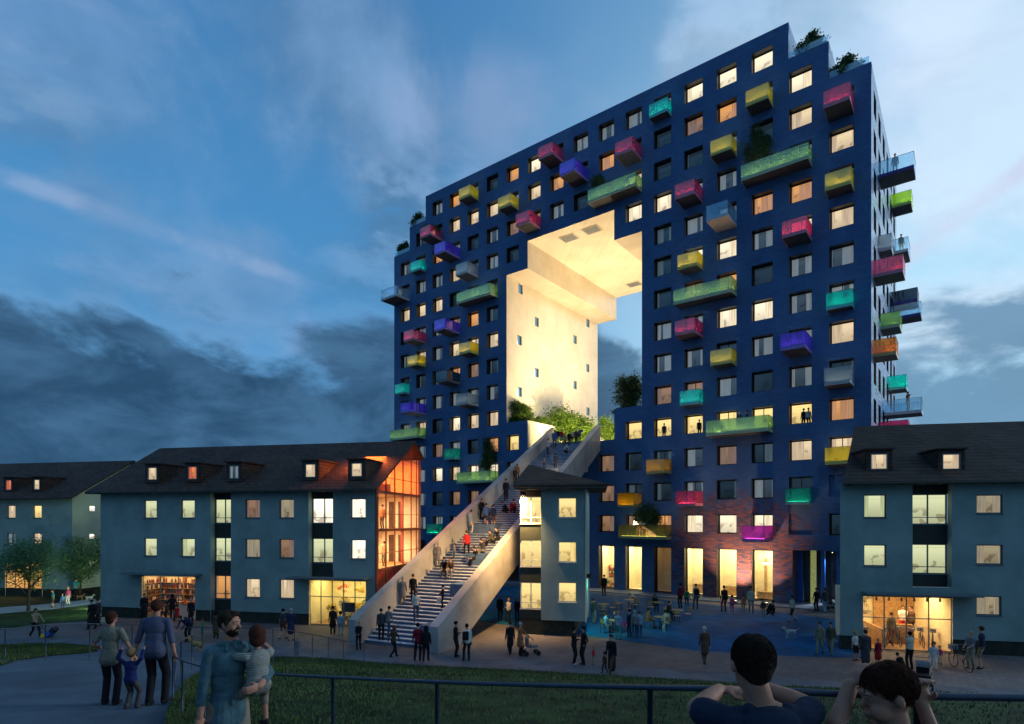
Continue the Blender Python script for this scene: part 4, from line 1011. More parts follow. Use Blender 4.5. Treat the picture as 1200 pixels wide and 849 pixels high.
A = [(ov, e, ze), (LR, e, ze), (LR, RIDGE_Y, RIDGE_Z), (rx, RIDGE_Y, RIDGE_Z)]
b.poly([(p[0], p[1], p[2]+.16) for p in A]); b.poly(A[::-1]); b.poly([A[0], A[1], (LR, e, ze+.16), (ov, e, ze+.16)])
bx, by = HR.local(17.85*1.42+.1, 31.9*1.42); b.poly([(ov, e, ze+.16), (rx, RIDGE_Y, RIDGE_Z+.16), (bx, by, ze+.16)]); b.poly([(ov, e, ze), (ov, e, ze+.16), (bx, by, ze+.16), (bx, by, ze)])
b.poly([(rx, RIDGE_Y, RIDGE_Z+.16), (LR, RIDGE_Y, RIDGE_Z+.16), (LR, by, ze+.16), (bx, by, ze+.16)])
b.build('roof', M['roofdark'], hr)
rafters(hr, 0, LR, WALLTOP)
for x0_, x1_ in ((1020, 1040.5), (1104, 1125.5)):
    yf = .5; a_, zt_ = HR.hit(x0_, 532, yf); b_, zb2 = HR.hit(x1_, 550.5, yf)
    dormer(hr, a_, b_, zb2, zt_, yf, SLP, WALLTOP-.15-.6*-SLP, M['p_cream'])
canopy(hr, shp[0]-.1, shp[1]+1.0, shp[3]+.12)
shopfront(hr, shp[0], shp[1], shp[3], 4, dep=4.5, transom=1.75, e=260, col=(1, .66, .30))
x0, x1, z1 = shp[0], shp[1], shp[3]
r = MB(); r.box(x0+1.1, x0+1.2, .5, 4.2, .03, 1.1, 0); 
r.poly([(x0+1.1, .4, .05), (x0+2.6, 2.2, .95), (x0+2.6, 2.26, .95), (x0+1.1, .46, .05)], 0)
r.box(x0+1.9, x0+3.2, 1.9, 2.1, .03, 1.15, 0); r.box(x1-2.2, x1-.05, 4.3, 4.4, .03, z1, 0)
r.box(x0+.2, x0+1.9, 4.1, 4.4, 1.5, 1.56, 1); r.box(x0+.2, x0+1.9, 4.1, 4.4, 2.3, 2.36, 1)
r.build('service_counter', [M['wood'], M['grey']], hr)
for i in range(7):
    xx = x0+.9+i*.62; l = MB(); l.tube([(xx, .7, z1-.02), (xx, .7, z1-.14)], .01, 5); l.tube([(xx, .7, z1-.14), (xx, .7, z1-.34)], [.05, .06], 8); l.build('shop_spotlight', M['black'], hr)
def bicycle(name, loc, rz, label, group=None, col='black', sc=1.0):
    root = empty(name, loc, rz, label, 'bicycle', group); root.scale = (sc, sc, sc)
    for x in (-.52, .52):
        w_ = MB(); w_.tube([(x+.33*math.cos(a), 0, .35+.33*math.sin(a)) for a in np.linspace(0, 2*math.pi, 25)], .018, 6, 0, False)
        for a in np.linspace(0, math.pi, 7)[:-1]: w_.tube([(x-.32*math.cos(a), 0, .35-.32*math.sin(a)), (x+.32*math.cos(a), 0, .35+.32*math.sin(a))], .003, 3, 1)
        w_.build('wheel', [M['black'], M['grey']], root)
    f = MB()
    for p in ([(-.52, 0, .35), (-.12, 0, .33), (-.20, 0, .80), (-.52, 0, .35)], [(-.12, 0, .33), (.36, 0, .78), (-.18, 0, .74)], [(.52, 0, .35), (.38, 0, .70), (.34, 0, .98)]): f.tube(p, .016, 6)
    f.build('frame', M[col], root)
    s = MB(); s.ball((-.22, 0, .90), (.14, .07, .04)); s.tube([(-.20, 0, .78), (-.22, 0, .88)], .012, 5); s.build('saddle', M['black'], root)
    h = MB(); h.tube([(.26, -.26, 1.02), (.36, -.15, 1.04), (.34, 0, 1.0), (.36, .15, 1.04), (.26, .26, 1.02)], .012, 6); h.build('handlebar', M['grey'], root)
    k = MB(); k.box(.40, .66, -.14, .14, .78, .98); k.build('basket', M['grey'], root)
    return root
rr = random.Random(4)
for i in range(7):
    p = HR.world(x1-.5-i*.38, 1.0+.35*(i % 3), .05); bicycle('bicycle', p, HA+R(70+rr.uniform(-12, 12)), ['first', 'second', 'third', 'fourth', 'fifth', 'sixth', 'seventh'][i]+' bicycle from the right in the row behind the shop glass', 'bicycles in the shop window', rr.choice(['black', 'grey', 'red', 'black']))
for i in range(3):
    p = HR.world(x0+.5+i*.12, .9+i*.9, .05); bicycle('bicycle', p, HA+R(80), ['nearest', 'middle', 'rearmost'][i]+' bicycle along the left wall inside the bicycle shop', 'bicycles along the shop wall', 'grey')
for i in range(4):
    for z in (1.62, 2.42):
        s_ = 'a'; o = bicycle('bicycle', HR.world(x0+.35+i*.42, 4.2, z), HA+R(90), ['leftmost', 'second', 'third', 'rightmost'][i]+' bicycle on the '+('lower' if z < 2 else 'upper')+' rack on the back wall of the bicycle shop', 'bicycles on the wall rack', 'grey', .55)

# --- fragment of a house with a pointed roof, cut through by the stair
HM = Frame((608-600)/FP*35.9, 35.9, HA)
hm = empty('narrow_house', (HM.o.x, HM.o.y, 0), HM.a, 'narrow grey-green three storey house with pointed dark roof beside the stair', 'house')
xl, _ = HM.hit(634, 600); xr, _ = HM.hit(687.5, 600)
mw = [(rect(HM, 654, 675.5, ya, yb), 'p_yellow') for ya, yb in ((583.5, 607), (635, 659.5), (682.5, 706.5))]
b = MB(); hol = [h for h, _ in mw]; zb_ = .95
wall(b, [xl, xr]+[x for h in hol for x in h[:2]], [zb_, WALLTOP]+[z for h in hol for z in h[2:4]], lambda u, z: not any(h[0] < u < h[1] and h[2] < z < h[3] for h in hol), lambda u, z: (u, 0, z))
b.poly([(xl, 0, zb_), (xl, .35, zb_), (xl, .35, WALLTOP), (xl, 0, WALLTOP)])
dx = (xr-0)*.14
b.poly([(xr, 0, zb_), (xr-.35, 7, zb_), (xr-.35, 7, WALLTOP), (xr, 0, WALLTOP)])
b.poly([(.1, .5, 0.1), (1.2, 7, .1), (1.2, 7, WALLTOP), (.1, .5, WALLTOP)]); b.poly([(1.2, 7, .1), (xr-.35, 7, .1), (xr-.35, 7, WALLTOP), (1.2, 7, WALLTOP)])
b.poly([(xl, 0, zb_), (xr, 0, zb_), (xr-.35, 7, zb_), (xl, 7, zb_)])
b.build('wall', M['teal'], hm)
b = MB(); b.box(0, xr-.75, .30, 6.5, 0, zb_-.003); b.build('plinth', M['plinth'], hm)
for h, kd in mw: win_obj(hm, *h, M[kd], M['whiteframe'])
M['brownpanel'] = pbr('brown_timber_panel', (.12, .06, .04), .7, .2, 6)
lz = [rect(HM, 609, 633, ya, yb) for ya, yb in ((582, 614), (633, 665), (683, 715))]
prev = .96
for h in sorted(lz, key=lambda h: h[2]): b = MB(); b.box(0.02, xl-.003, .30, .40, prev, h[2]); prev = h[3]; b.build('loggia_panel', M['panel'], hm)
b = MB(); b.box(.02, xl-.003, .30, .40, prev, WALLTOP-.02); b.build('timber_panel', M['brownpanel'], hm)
for h in lz: win_obj(hm, .04, xl-.02, h[2], h[3], M['p_yellow'], M['whiteframe'], .10, .30, 1, True)
b = MB(); xe1, _ = HM.hit(712, 570, -.6); xe0, _ = HM.hit(601.5, 570, -.6)
ze = WALLTOP-.05; th = .15
xa, _ = HM.hit(619.5, 545, 3.0); dA = (HM.world(xa, 3.0)).y; zA = EYE+(YH-544.5)/FP*dA
E_ = [(xe0, -.6), (xe1, -.6), (xe1-.5, 7.6), (xe0+.9, 7.6)]
ap = (xa, 3.0, zA)
for i in range(4):
    p, q = E_[i], E_[(i+1) % 4]; b.poly([(p[0], p[1], ze+th), (q[0], q[1], ze+th), ap]); b.poly([(p[0], p[1], ze), (q[0], q[1], ze), (q[0], q[1], ze+th), (p[0], p[1], ze+th)])
b.poly([(p[0], p[1], ze) for p in E_])
b.build('roof', M['roofdark'], hm); rafters(hm, xe0+.1, xe1-.1, ze)
# glow behind the house: a lit room strip is part of the tower; downpipe
b = MB(); b.tube([(xr-.04, -.06, .9), (xr-.04, -.06, WALLTOP-.1)], .035, 8); b.build('downpipe', M['whiteframe'], hm)

# --- far-left house
HF = Frame(-39.6, 52.8, HA); LF = 30
hf = empty('long_house', (HF.world(-LF, 0).x, HF.world(-LF, 0).y, 0), HA, 'grey-green house behind two young trees with a floodlit pale gable end, far left', 'house')
FF = Frame(*HF.world(-LF, 0).xy, HA)
fw = []
for a_, b_, kk in ((8, 18, ('p_cream', 'p_curt')), (38.5, 48.7, ('p_yellow', 'p_cream'))):
    for i, (ya, yb) in enumerate(((592.5, 607.5), (625, 639.5))): fw.append((rect(FF, a_, b_, ya, yb), kk[i]))
sg = rect(FF, 5.7, 49, 657.5, 696); sg = (sg[0], sg[1], .75, sg[3])
hol = [h for h, _ in fw]+[sg]
b = front_wall(hf, LF, hol); b.build('wall', M['teal'], hf)
b = MB(); gw_ = []
for px0, px1, ya, yb in ((105, 112.5, 592.5, 600), (105, 112, 625.5, 632), (104.5, 111.5, 656, 663.5)):
    u0, za = FF.hitx(px0, ya, LF); u1, zb2 = FF.hitx(px1, yb, LF); gw_.append((u0, u1, zb2, za))
wall(b, [0, 11]+[x for h in gw_ for x in h[:2]], [.75, WALLTOP]+[z for h in gw_ for z in h[2:]], lambda u, z: not any(h[0] < u < h[1] and h[2] < z < h[3] for h in gw_), lambda u, z: (LF, u, z))
b.poly([(LF, 0, WALLTOP), (LF, 11, WALLTOP), (LF, RIDGE_Y, RIDGE_Z-.2)]); b.build('gable_end', M['pale'], hf)
for h in gw_:
    b = MB(); b.box(LF-.15, LF-.10, h[0], h[1], h[2], h[3]); f = b.build('window', M['whiteframe'], hf)
    g = MB(); g.poly([(LF-.09, h[0]+.06, h[2]+.06), (LF-.09, h[1]-.06, h[2]+.06), (LF-.09, h[1]-.06, h[3]-.06), (LF-.09, h[0]+.06, h[3]-.06)], 0, [(.01, .01), (.99, .01), (.99, .99), (.01, .99)]); g.build('pane', M['p_white'], f)
b = MB(); b.box(0, LF-.04, .06, .3, 0, .749); b.box(LF-.3, LF-.04, .3, 11, 0, .749); b.build('plinth', M['plinth'], hf)
for h, kd in fw: win_obj(hf, *h, M[kd], M['frame'])
gable_roof(hf, -.5, LF+.5, 12.5); rafters(hf, 0, LF, WALLTOP)
shopfront(hf, sg[0], sg[1], sg[3], 4, dep=2.5, e=120, col=(1, .55, .2))
for px0, px1, kd in ((6.5, 13.5, 'p_red'), (39.5, 46.6, 'p_cream')):
    yf = .4; a_, _z = FF.hit(px0, 566, yf); b_, _z = FF.hit(px1, 576, yf); z0 = roof_z(yf)+.3
    dormer(hf, a_, b_, z0+.05, z0+1.0, yf, SLP, WALLTOP-.15-.6*-SLP, M[kd])

# ------------------------------------------------------------------ planting
def at_tower(v, y, z): return TW.world(-v, y, z)
for px, py, h, w, s, ml, lb in ((95, 702, 6.3, 4.6, 3, 'leaft', 'slender young tree with airy grey-green crown in front of the floodlit pale gable'),
                            (33, 716, 6.2, 4.8, 5, 'leaft', 'bushy young tree in front of the orange lit shop windows, far left')):
    p = on_plaza(px, py); plant('young_tree', p, w, h, 'tree', lb, 'tree', 'young trees on the left lawn', s, .22, ml, .085, 1.5)
vt = (OPN[1]+OPN[2])/2
def tree_at(name, px, py_base, y, h, w, lab, seed, mat='leaf', stem=.2, kind='tree', z=None, leaf=.10, dens=1.3, d=None):
    # stands on the line of sight at depth y behind the tower front
    q = ray(px, 500); dd = Vector((q.x, q.y)); t = (y+TW.o.dot(TW.ey))/dd.dot(TW.ey)
    zz = z if z is not None else EYE-(py_base-YH)/FP*t
    return plant(name, (dd.x*t, t, zz), w, h, kind, lab, 'tree' if kind == 'tree' else 'plant', None, seed, stem, mat, leaf, dens, d)
tree_at('small_tree', 608, 490, 1.5, 3.1, 3.4, 'round tree on the left ledge of the opening, against the cream wall', 11, z=17.7, dens=1.8)
tree_at('terrace_tree', 655, 515, 7.0, 6.0, 5.2, 'brightly lit bushy tree at the head of the stair', 12, z=15.05, stem=.12, dens=1.6, leaf=.13)
tree_at('terrace_tree', 680, 515, 9.0, 5.2, 4.6, 'lit tree just right of the bushiest one at the head of the stair', 13, z=15.05, stem=.15, dens=1.5, leaf=.13)
tree_at('terrace_tree', 712, 512, 11, 4.6, 2.6, 'small lit tree on the terrace left of the tower inner corner', 14, z=15.05, stem=.2)
tree_at('ledge_tree', 738, 480, 2.4, 4.4, 3.6, 'dark leafy tree on the right ledge of the opening', 15, 'leafd', z=17.7, stem=.12, dens=1.5)
tree_at('ledge_shrub', 728, 480, 1.4, 1.4, 2.0, 'low dark shrub under the tree on the right ledge of the opening', 21, 'leafd', kind='bush', z=17.7, stem=.05)
for i, (px, y, h) in enumerate(((600, 1.2, 1.1), (612, 1.4, 1.0), (622, 2.6, 1.2), (632, 3.4, 1.2), (641, 4.2, 1.4), (650, 5.2, 1.4))):
    q = ray(px, 500); tree_at('hedge_plant', px, 490, y, h+.3, 1.9, ('hedge plant on the left ledge, '+['nearest the outer corner', 'second from the outer corner', 'third from the outer corner', 'third from the inner end', 'second from the inner end', 'at the inner end behind the parapet top'][i]), 30+i, 'leaf', kind='bush', z=17.6 if i < 4 else 15.9, stem=.03, dens=1.4)
for px, py, h, w, lab in ((948, 60, 2.2, 2.6, 'round dark shrub on the upper roof step at the right'), (993, 88, 2.0, 2.6, 'round dark shrub on the lower roof step at the right'), (493, 248, 2.4, 2.4, 'bushy shrub on the upper roof step at the left'), (475, 285, 2.3, 1.9, 'shrub on the lowest roof step at the left')):
    tree_at('roof_shrub', px, py, 1.25, h+1.0, w, lab, int(px), 'leafd', kind='bush', stem=.05, dens=4.0, leaf=.12, z=(44.35 if px in (948, 493) else 41.3))
for va, vb, z in ((.1, S1, 42.35), (S1, S2, 45.4), (S3, S4, 45.4), (S4, VW, 42.35)):
    g = MB(); g.box(-vb+.05, -va-.05, .05, .07, z, z+.55); g.build('roof_glass_rail', M['g_clear'], tower)
# plants on balconies: (k, n), offset along, height, width, label
for (kq, a, h, w, mt, lab, knd) in (((1, 11), 4.1, 4.6, 2.5, 'leafd', 'tall dark conical shrub on the large green balcony near the top', 'bush'), ((6, 12), 4.2, 2.6, 2.2, 'leafd', 'bushy shrub on the left end of the green balcony above the opening', 'bush'),
        ((12, 3), 1.0, 5.2, 2.2, 'leafd', 'tall dark evergreen on the green balcony left of the stair', 'tree'), ((15, 13), .9, 1.9, 2.0, 'leafd', 'spreading shrub on the pink balcony near the left roof step', 'bush'),
        ((5, 1), 2.1, 3.1, 2.9, 'leafd', 'wide leafy shrub on the olive glass balcony above the shops', 'tree'), ((3, 6), 1.0, 1.2, 1.1, 'leafd', 'dark potted plant on the yellow balcony right of the stair', 'bush'),
        ((2, 4), 4.3, 1.0, .9, 'leaf', 'potted plant at the left end of the wide green balcony with people', 'bush'), ((3, 8), 1.6, 1.0, .9, 'leaf', 'potted plant on the wide green balcony at mid height', 'bush'), ((1, 11), 1.6, 1.2, 1.4, 'leaf', 'low bush at the right end of the large green balcony near the top', 'bush'),
        ((14, 12), .6, .8, .8, 'leaf', 'small orange potted plant on the upper purple balcony', 'bush'), ((0, 10), .9, .95, 1.2, 'leaf', 'round bush behind the yellow balcony glass near the right corner', 'bush')):
    v0, L, d, zb = bal_at[kq]; p = TW.world(-v0-a, -d*.5, zb+.24)
    root = plant('balcony_plant', p, w, h, knd, lab, 'plant', None, int(a*10)+kq[0], .08, mt, .07, 1.3, min(w, d*.95))
    b = MB(); b.tube([(0, 0, 0), (0, 0, .35)], [.18, .24], 10); b.build('pot', M['white'], root)
# chairs and lamps on wide balconies
def little_table(p, lab, grp=None):
    root = empty('balcony_table', p, 0, lab, 'table', grp)
    b = MB(); b.tube([(0, 0, .70), (0, 0, .73)], .32, 14); b.build('tabletop', M['white'], root)
    for a in range(3): l = MB(); c_, s_ = math.cos(a*2.1), math.sin(a*2.1); l.tube([(c_*.08, s_*.08, .7), (c_*.25, s_*.25, 0)], .012, 5); l.build('leg', M['grey'], root)
for kq, a, lab in (((2, 4), 1.2, 'small white round table on the wide green balcony with people'), ((3, 8), 3.3, 'small white round table on the wide green balcony at mid height'), ((5, 1), 1.0, 'small white round table on the olive glass balcony')):
    v0, L, d, zb = bal_at[kq]; little_table(TW.world(-v0-a, -d*.5, zb+.24), lab)
v0, L, d, zb = bal_at[(5, 1)]
root = empty('table_lamp', TW.world(-v0-3.4, -d*.4, zb+.24), 0, 'lit table lamp with white shade standing on the olive glass balcony', 'lamp')
b = MB(); b.tube([(0, 0, 0), (0, 0, 1.1)], [.10, .02], 8); b.build('stand', M['wood'], root); b = MB(); b.tube([(0, 0, 1.1), (0, 0, 1.45)], [.22, .15], 10); b.build('lamp_shade', M['bulb'], root)

# ------------------------------------------------------------------ railings
def rail_z(p, h=1.0): return max(hill(p[0], p[1]), 0)+h
# near railing: pixel, distance and height of its top tube
NR = [(1330, 2.05, 821), (1200, 2.15, 818), (1100, 2.22, 816.5), (1000, 2.32, 814), (880, 2.45, 808.5), (762, 3.0, 806), (640, 3.6, 803.5), (512, 4.2, 799.5), (390, 5.1, 794), (312, 6.2, 789.5), (240, 8.0, 782), (205, 10.2, 770), (203, 11.8, 760), (210, 13.6, 752.5), (228, 16.2, 742.5)]
pts = [Vector(((px-600)/FP*D_, D_, EYE-(py-YH)/FP*D_)) for px, D_, py in NR]
near_root = empty('path_railing', (pts[5].x, pts[5].y, hill(pts[5].x, pts[5].y)), 0, 'dark blue tubular railing curving round the near edge of the lawn', 'railing')
inv = Matrix.Translation(-Vector(near_root.location))
sm = smooth_curve(pts, 8)
b = MB(); b.tube([inv@p for p in sm], .0145, 12); b.build('handrail', M['railmetal'], near_root, smooth=True)
def post(root, p, r=.016, invm=inv):
    zg = max(hill(p.x, p.y), 0)-.1; b = MB(); q = invm@p; b.tube([(q.x, q.y, q.z-.01), (q.x, q.y, q.z-(p.z-zg))], r, 8); b.build('post', M['railmetal'], root, smooth=True)
for px in (390, 512, 762, 1075):
    best = min(sm, key=lambda p: abs(600+FP*p.x/p.y-px)); post(near_root, best, .0155)
for i in range(75, len(sm), 5): post(near_root, sm[i], .014)
FRL = [(-60, 727, .98), (0, 737, 1.0), (40, 733.5, 1), (80, 731.5, 1), (148, 732, 1), (200, 735, 1), (260, 736, 1), (320, 737, 1), (360, 742.5, 1), (408, 751.5, 1), (452, 757, 1)]
FD_ = {-60: 16.2, 0: 16.6, 40: 17.6, 80: 18.6, 148: 20.4, 200: 20.6, 260: 20.2, 320: 20.2, 360: 22.5, 408: 26.4, 452: 27.6}
pts2 = [Vector(((px-600)/FP*FD_[px], FD_[px], EYE-(py-YH)/FP*FD_[px])) for px, py, _ in FRL]
far_root = empty('path_railing', (pts2[3].x, pts2[3].y, hill(pts2[3].x, pts2[3].y)), 0, 'thin railing with wide spaced posts along the far edge of the hill path', 'railing')
inv2 = Matrix.Translation(-Vector(far_root.location)); sm2 = smooth_curve(pts2, 8)
b = MB(); b.tube([inv2@p for p in sm2], .016, 8); b.build('handrail', M['railmetal'], far_root, smooth=True)
last = None
for p in sm2:
    if last is None or (p-last).length > 1.25: post(far_root, p, .013, inv2); last = p

# ------------------------------------------------------------------ lamps of the place
def flood(loc, target, e, col, label, size=.5, spread=None, ang=None):
    root = empty('floodlight', loc, 0, label, 'lamp')
    d = (Vector(target)-Vector(loc)).normalized()
    b = MB(); q = d.to_track_quat('-Z', 'Y').to_matrix().to_4x4()
    T = lambda p: tuple(q@Vector(p))
    b.box(-.16, .16, -.12, .12, .02, .14, 0, T); b.tube([(0, 0, .05), (0, 0, -.25)], .02, 6); b.build('housing', M['black'], root)
    g = MB(); g.box(-.14, .14, -.10, .10, .005, .018, 0, T); g.build('lens', M['bulb'], root)
    l = bpy.data.lights.new('flood_lamp', 'SPOT'); l.energy = e; l.color = col; l.spot_size = ang or R(120); l.spot_blend = .9; l.shadow_soft_size = min(size, .06)
    o = bpy.data.objects.new('flood_lamp', l); COL.objects.link(o); o.parent = root; o.location = d*.25; o.rotation_euler = d.to_track_quat('-Z', 'Y').to_euler()
    return root
WARM = (1, .74, .40)
flood(at_tower(26, 4, 15.4), at_tower(36, 11, 24), 8500, WARM, 'floodlight on the terrace floor near the stair head aimed at the cream wall', ang=R(140))
flood(at_tower(24, 12, 15.4), at_tower(36, 12, 29), 6800, WARM, 'floodlight deeper in the opening aimed at the cream wall', ang=R(140))
flood(at_tower(24.5, 17, 15.4), at_tower(27, 10, 38), 12000, WARM, 'floodlight at the rear of the terrace aimed at the ceiling of the opening', ang=R(110))
flood(at_tower(23, 7, 15.4), at_tower(25, 6, 38), 7000, WARM, 'floodlight behind the right inner corner aimed at the ceiling of the opening', ang=R(100))
flood(at_tower(25.5, -.6, 16.2), at_tower(31, 8, 17.5), 4200, (1, .86, .36), 'low floodlight in the planting lighting the terrace trees', ang=R(130))
# ------------------------------------------------------------------ people
SK, TOP, BOT, SHO, AUX, HAIR = 0, 1, 2, 3, 4, 5
def V3(*a): return Vector(a)
def ik(a, b, l1, l2, pole):
    d = b-a; L = min(d.length, (l1+l2)*.999); dn = d.normalized(); b2 = a+dn*L
    x = (l1*l1-l2*l2+L*L)/(2*L); h = math.sqrt(max(l1*l1-x*x, 0)); p = pole-dn*pole.dot(dn)
    return a+dn*x+p.normalized()*h, b2
def sdf_cap(P, a, b, ra, rb):
    a = np.array(a); b = np.array(b); ab = b-a; L = max(float(ab@ab), 1e-9); t = np.clip(((P-a)@ab)/L, 0, 1)
    return np.linalg.norm(P-(a+t[:, None]*ab), axis=1)-(ra+(rb-ra)*t)
class Fig:
    def __init__(s): s.p = []
    def cap(s, a, b, ra, rb, m, grp='body'): s.p.append(('c', Vector(a), Vector(b), ra, rb, m, grp))
    def ell(s, c, r, m, rot=None, grp='body'): s.p.append(('e', Vector(c), Vector(r), rot or Matrix.Identity(3), None, m, grp))
    def mesh(s, name, voxel, grp='body', smooth=3, xf=None):
        bm = bmesh.new(); seg = 12
        for q in s.p:
            if q[6] != grp: continue
            if q[0] == 'c':
                a, b, ra, rb = q[1:5]; L = max((b-a).length, 1e-4); k = max(2, int(L/(min(ra, rb)*.7)))
                for e, r in ((a, ra), (b, rb)): bmesh.ops.create_icosphere(bm, subdivisions=2, radius=r, matrix=Matrix.Translation(e))
                M_ = Matrix.Translation((a+b)/2) @ (b-a).to_track_quat('Z', 'Y').to_matrix().to_4x4()
                bmesh.ops.create_cone(bm, cap_ends=True, segments=16, radius1=ra*.995, radius2=rb*.995, depth=L, matrix=M_)
            else:
                c, r, rot = q[1:4]; M_ = Matrix.Translation(c) @ rot.to_4x4() @ Matrix.Diagonal((r.x, r.y, r.z, 1))
                bmesh.ops.create_icosphere(bm, subdivisions=3, radius=1, matrix=M_)
        me = bpy.data.meshes.new('tmp'); bm.to_mesh(me); bm.free()
        o = bpy.data.objects.new('tmp', me); COL.objects.link(o)
        md = o.modifiers.new('r', 'REMESH'); md.mode = 'VOXEL'; md.voxel_size = voxel
        sm = o.modifiers.new('s', 'SMOOTH'); sm.factor = .5; sm.iterations = smooth
        dg = bpy.context.evaluated_depsgraph_get(); out = bpy.data.meshes.new_from_object(o.evaluated_get(dg))
        bpy.data.objects.remove(o); bpy.data.meshes.remove(me)
        out.name = name
        nf = len(out.polygons); P = np.zeros(nf*3); out.polygons.foreach_get('center', P); P = P.reshape(-1, 3)
        best = np.full(nf, 1e9); mi = np.zeros(nf, int)
        for q in s.p:
            if q[6] != grp: continue
            if q[0] == 'c': d = sdf_cap(P, q[1], q[2], q[3], q[4])
            else:
                Rm = np.array(q[3]); l = (P-np.array(q[1]))@Rm; r = np.array(q[2]); k0 = np.linalg.norm(l/r, axis=1); k1 = np.linalg.norm(l/(r*r), axis=1)
                d = k0*(k0-1)/np.maximum(k1, 1e-6)
            w_ = d < best; best[w_] = d[w_]; mi[w_] = q[5]
        out.materials.clear()
        for _ in range(6): out.materials.append(None)
        out.polygons.foreach_set('material_index', mi.tolist()); out.polygons.foreach_set('use_smooth', [True]*nf); out.update()
        return out
def hand(f, wrist, dirv, side, curl=.4, det=False, sc=1.0, up=None, m=SK):
    dirv = dirv.normalized(); up = (up or V3(0, 0, 1)); s_ = dirv.cross(up)
    if s_.length < .2: s_ = V3(1, 0, 0)
    s_.normalize(); nrm = s_.cross(dirv).normalized()
    palm = wrist+dirv*.05*sc
    if not det:
        f.cap(wrist, wrist+dirv*.07*sc, .030*sc, .028*sc, m); f.cap(wrist+dirv*.07*sc, wrist+dirv*.14*sc-nrm*.03*sc*curl, .024*sc, .014*sc, m); f.cap(wrist+dirv*.03*sc+s_*.02*side*sc, wrist+dirv*.09*sc+s_*.045*side*sc, .013*sc, .010*sc, m); return
    rot = Matrix((s_, dirv, nrm)).transposed()
    f.ell(palm, (.040*sc, .052*sc, .017*sc), m, rot)
    for i, (off, L) in enumerate(((-.030, .070), (-.010, .080), (.010, .075), (.029, .058))):
        a = wrist+dirv*.088*sc+s_*off*sc*side; p = a; d = dirv.copy()
        for j in range(3):
            ang = curl*(.5+.5*j); d = (d*math.cos(ang)-nrm*math.sin(ang)).normalized(); q = p+d*L*sc*(.42, .33, .25)[j]
            f.cap(p, q, .0092*sc*(1-.06*j), .0088*sc*(1-.08*j), m); p = q
    a = wrist+dirv*.03*sc-s_*.034*sc*side; kc = min(curl, 1.2); b = a+(dirv*.6-s_*.7*side*(1-.6*kc)-nrm*(.3+.6*kc)).normalized()*.04*sc; c = b+(dirv*(.9-.4*kc)+s_*(.5*kc-.2)*side-nrm*.5*kc).normalized()*.03*sc
    f.cap(a, b, .0115*sc, .010*sc, m); f.cap(b, c, .010*sc, .0088*sc, m)
def head(f, c, yaw=0, pitch=0, hair='short', sc=1.0, det=False, beard=False, child=False):
    Rm = (Matrix.Rotation(yaw, 3, 'Z') @ Matrix.Rotation(pitch, 3, 'X'))
    T = lambda x, y, z: c+Rm@V3(x, y, z)*sc
    f.ell(T(0, -.004, .018), (.074*sc, .093*sc, .096*sc), SK, Rm)
    f.ell(T(0, .028, -.045), (.054*sc, .056*sc, .066*sc), AUX if beard else SK, Rm)
    if beard: f.ell(T(0, .012, -.03), (.0585*sc, .068*sc, .060*sc), SK, Rm)
    if not (hdet := det) or not child: f.cap(T(0, .086, .012), T(0, .104, -.016), .010*sc, .0135*sc, SK)
    else: f.cap(T(0, .082, .008), T(0, .096, -.014), .007*sc, .0095*sc, SK)
    if det:
        f.ell(T(0, .078, .034), (.052*sc, .014*sc, .010*sc), SK, Rm)
        f.ell(T(0, .079, -.050), (.024*sc, .012*sc, .008*sc), SK, Rm); f.ell(T(0, .074, -.082), (.022*sc, .018*sc, .016*sc), AUX if beard else SK, Rm)
        for s in (-1, 1): f.ell(T(.030*s, .056, -.022), (.022*sc, .024*sc, .018*sc), SK, Rm)
    for s in (-1, 1): f.ell(T((.080 if child else .076)*s, -.008, .0), (.009*sc, .017*sc, .028*sc), SK, Rm)
    h = 'hair'
    if hair in ('short', 'long', 'bob', 'bun', 'crop'):
        t = .006 if hair == 'crop' else .014
        f.ell(T(0, -.018, .034), ((.076+t)*sc, (.090+t)*sc, (.090+t)*sc), HAIR, Rm, h)
        if hair != 'crop': f.ell(T(0, .020, .080), (.064*sc, .062*sc, .034*sc), HAIR, Rm, h)
        if hair == 'long':
            f.ell(T(0, -.055, -.06), (.088*sc, .055*sc, .13*sc), HAIR, Rm, h); 
            for s in (-1, 1): f.ell(T(.072*s, -.005, -.05), (.022*sc, .05*sc, .10*sc), HAIR, Rm, h)
        if hair == 'bob': f.ell(T(0, -.045, -.03), (.088*sc, .06*sc, .085*sc), HAIR, Rm, h)
        if hair == 'bun': f.ell(T(0, -.11, .06), (.035*sc, .035*sc, .035*sc), HAIR, Rm, h)
    return T
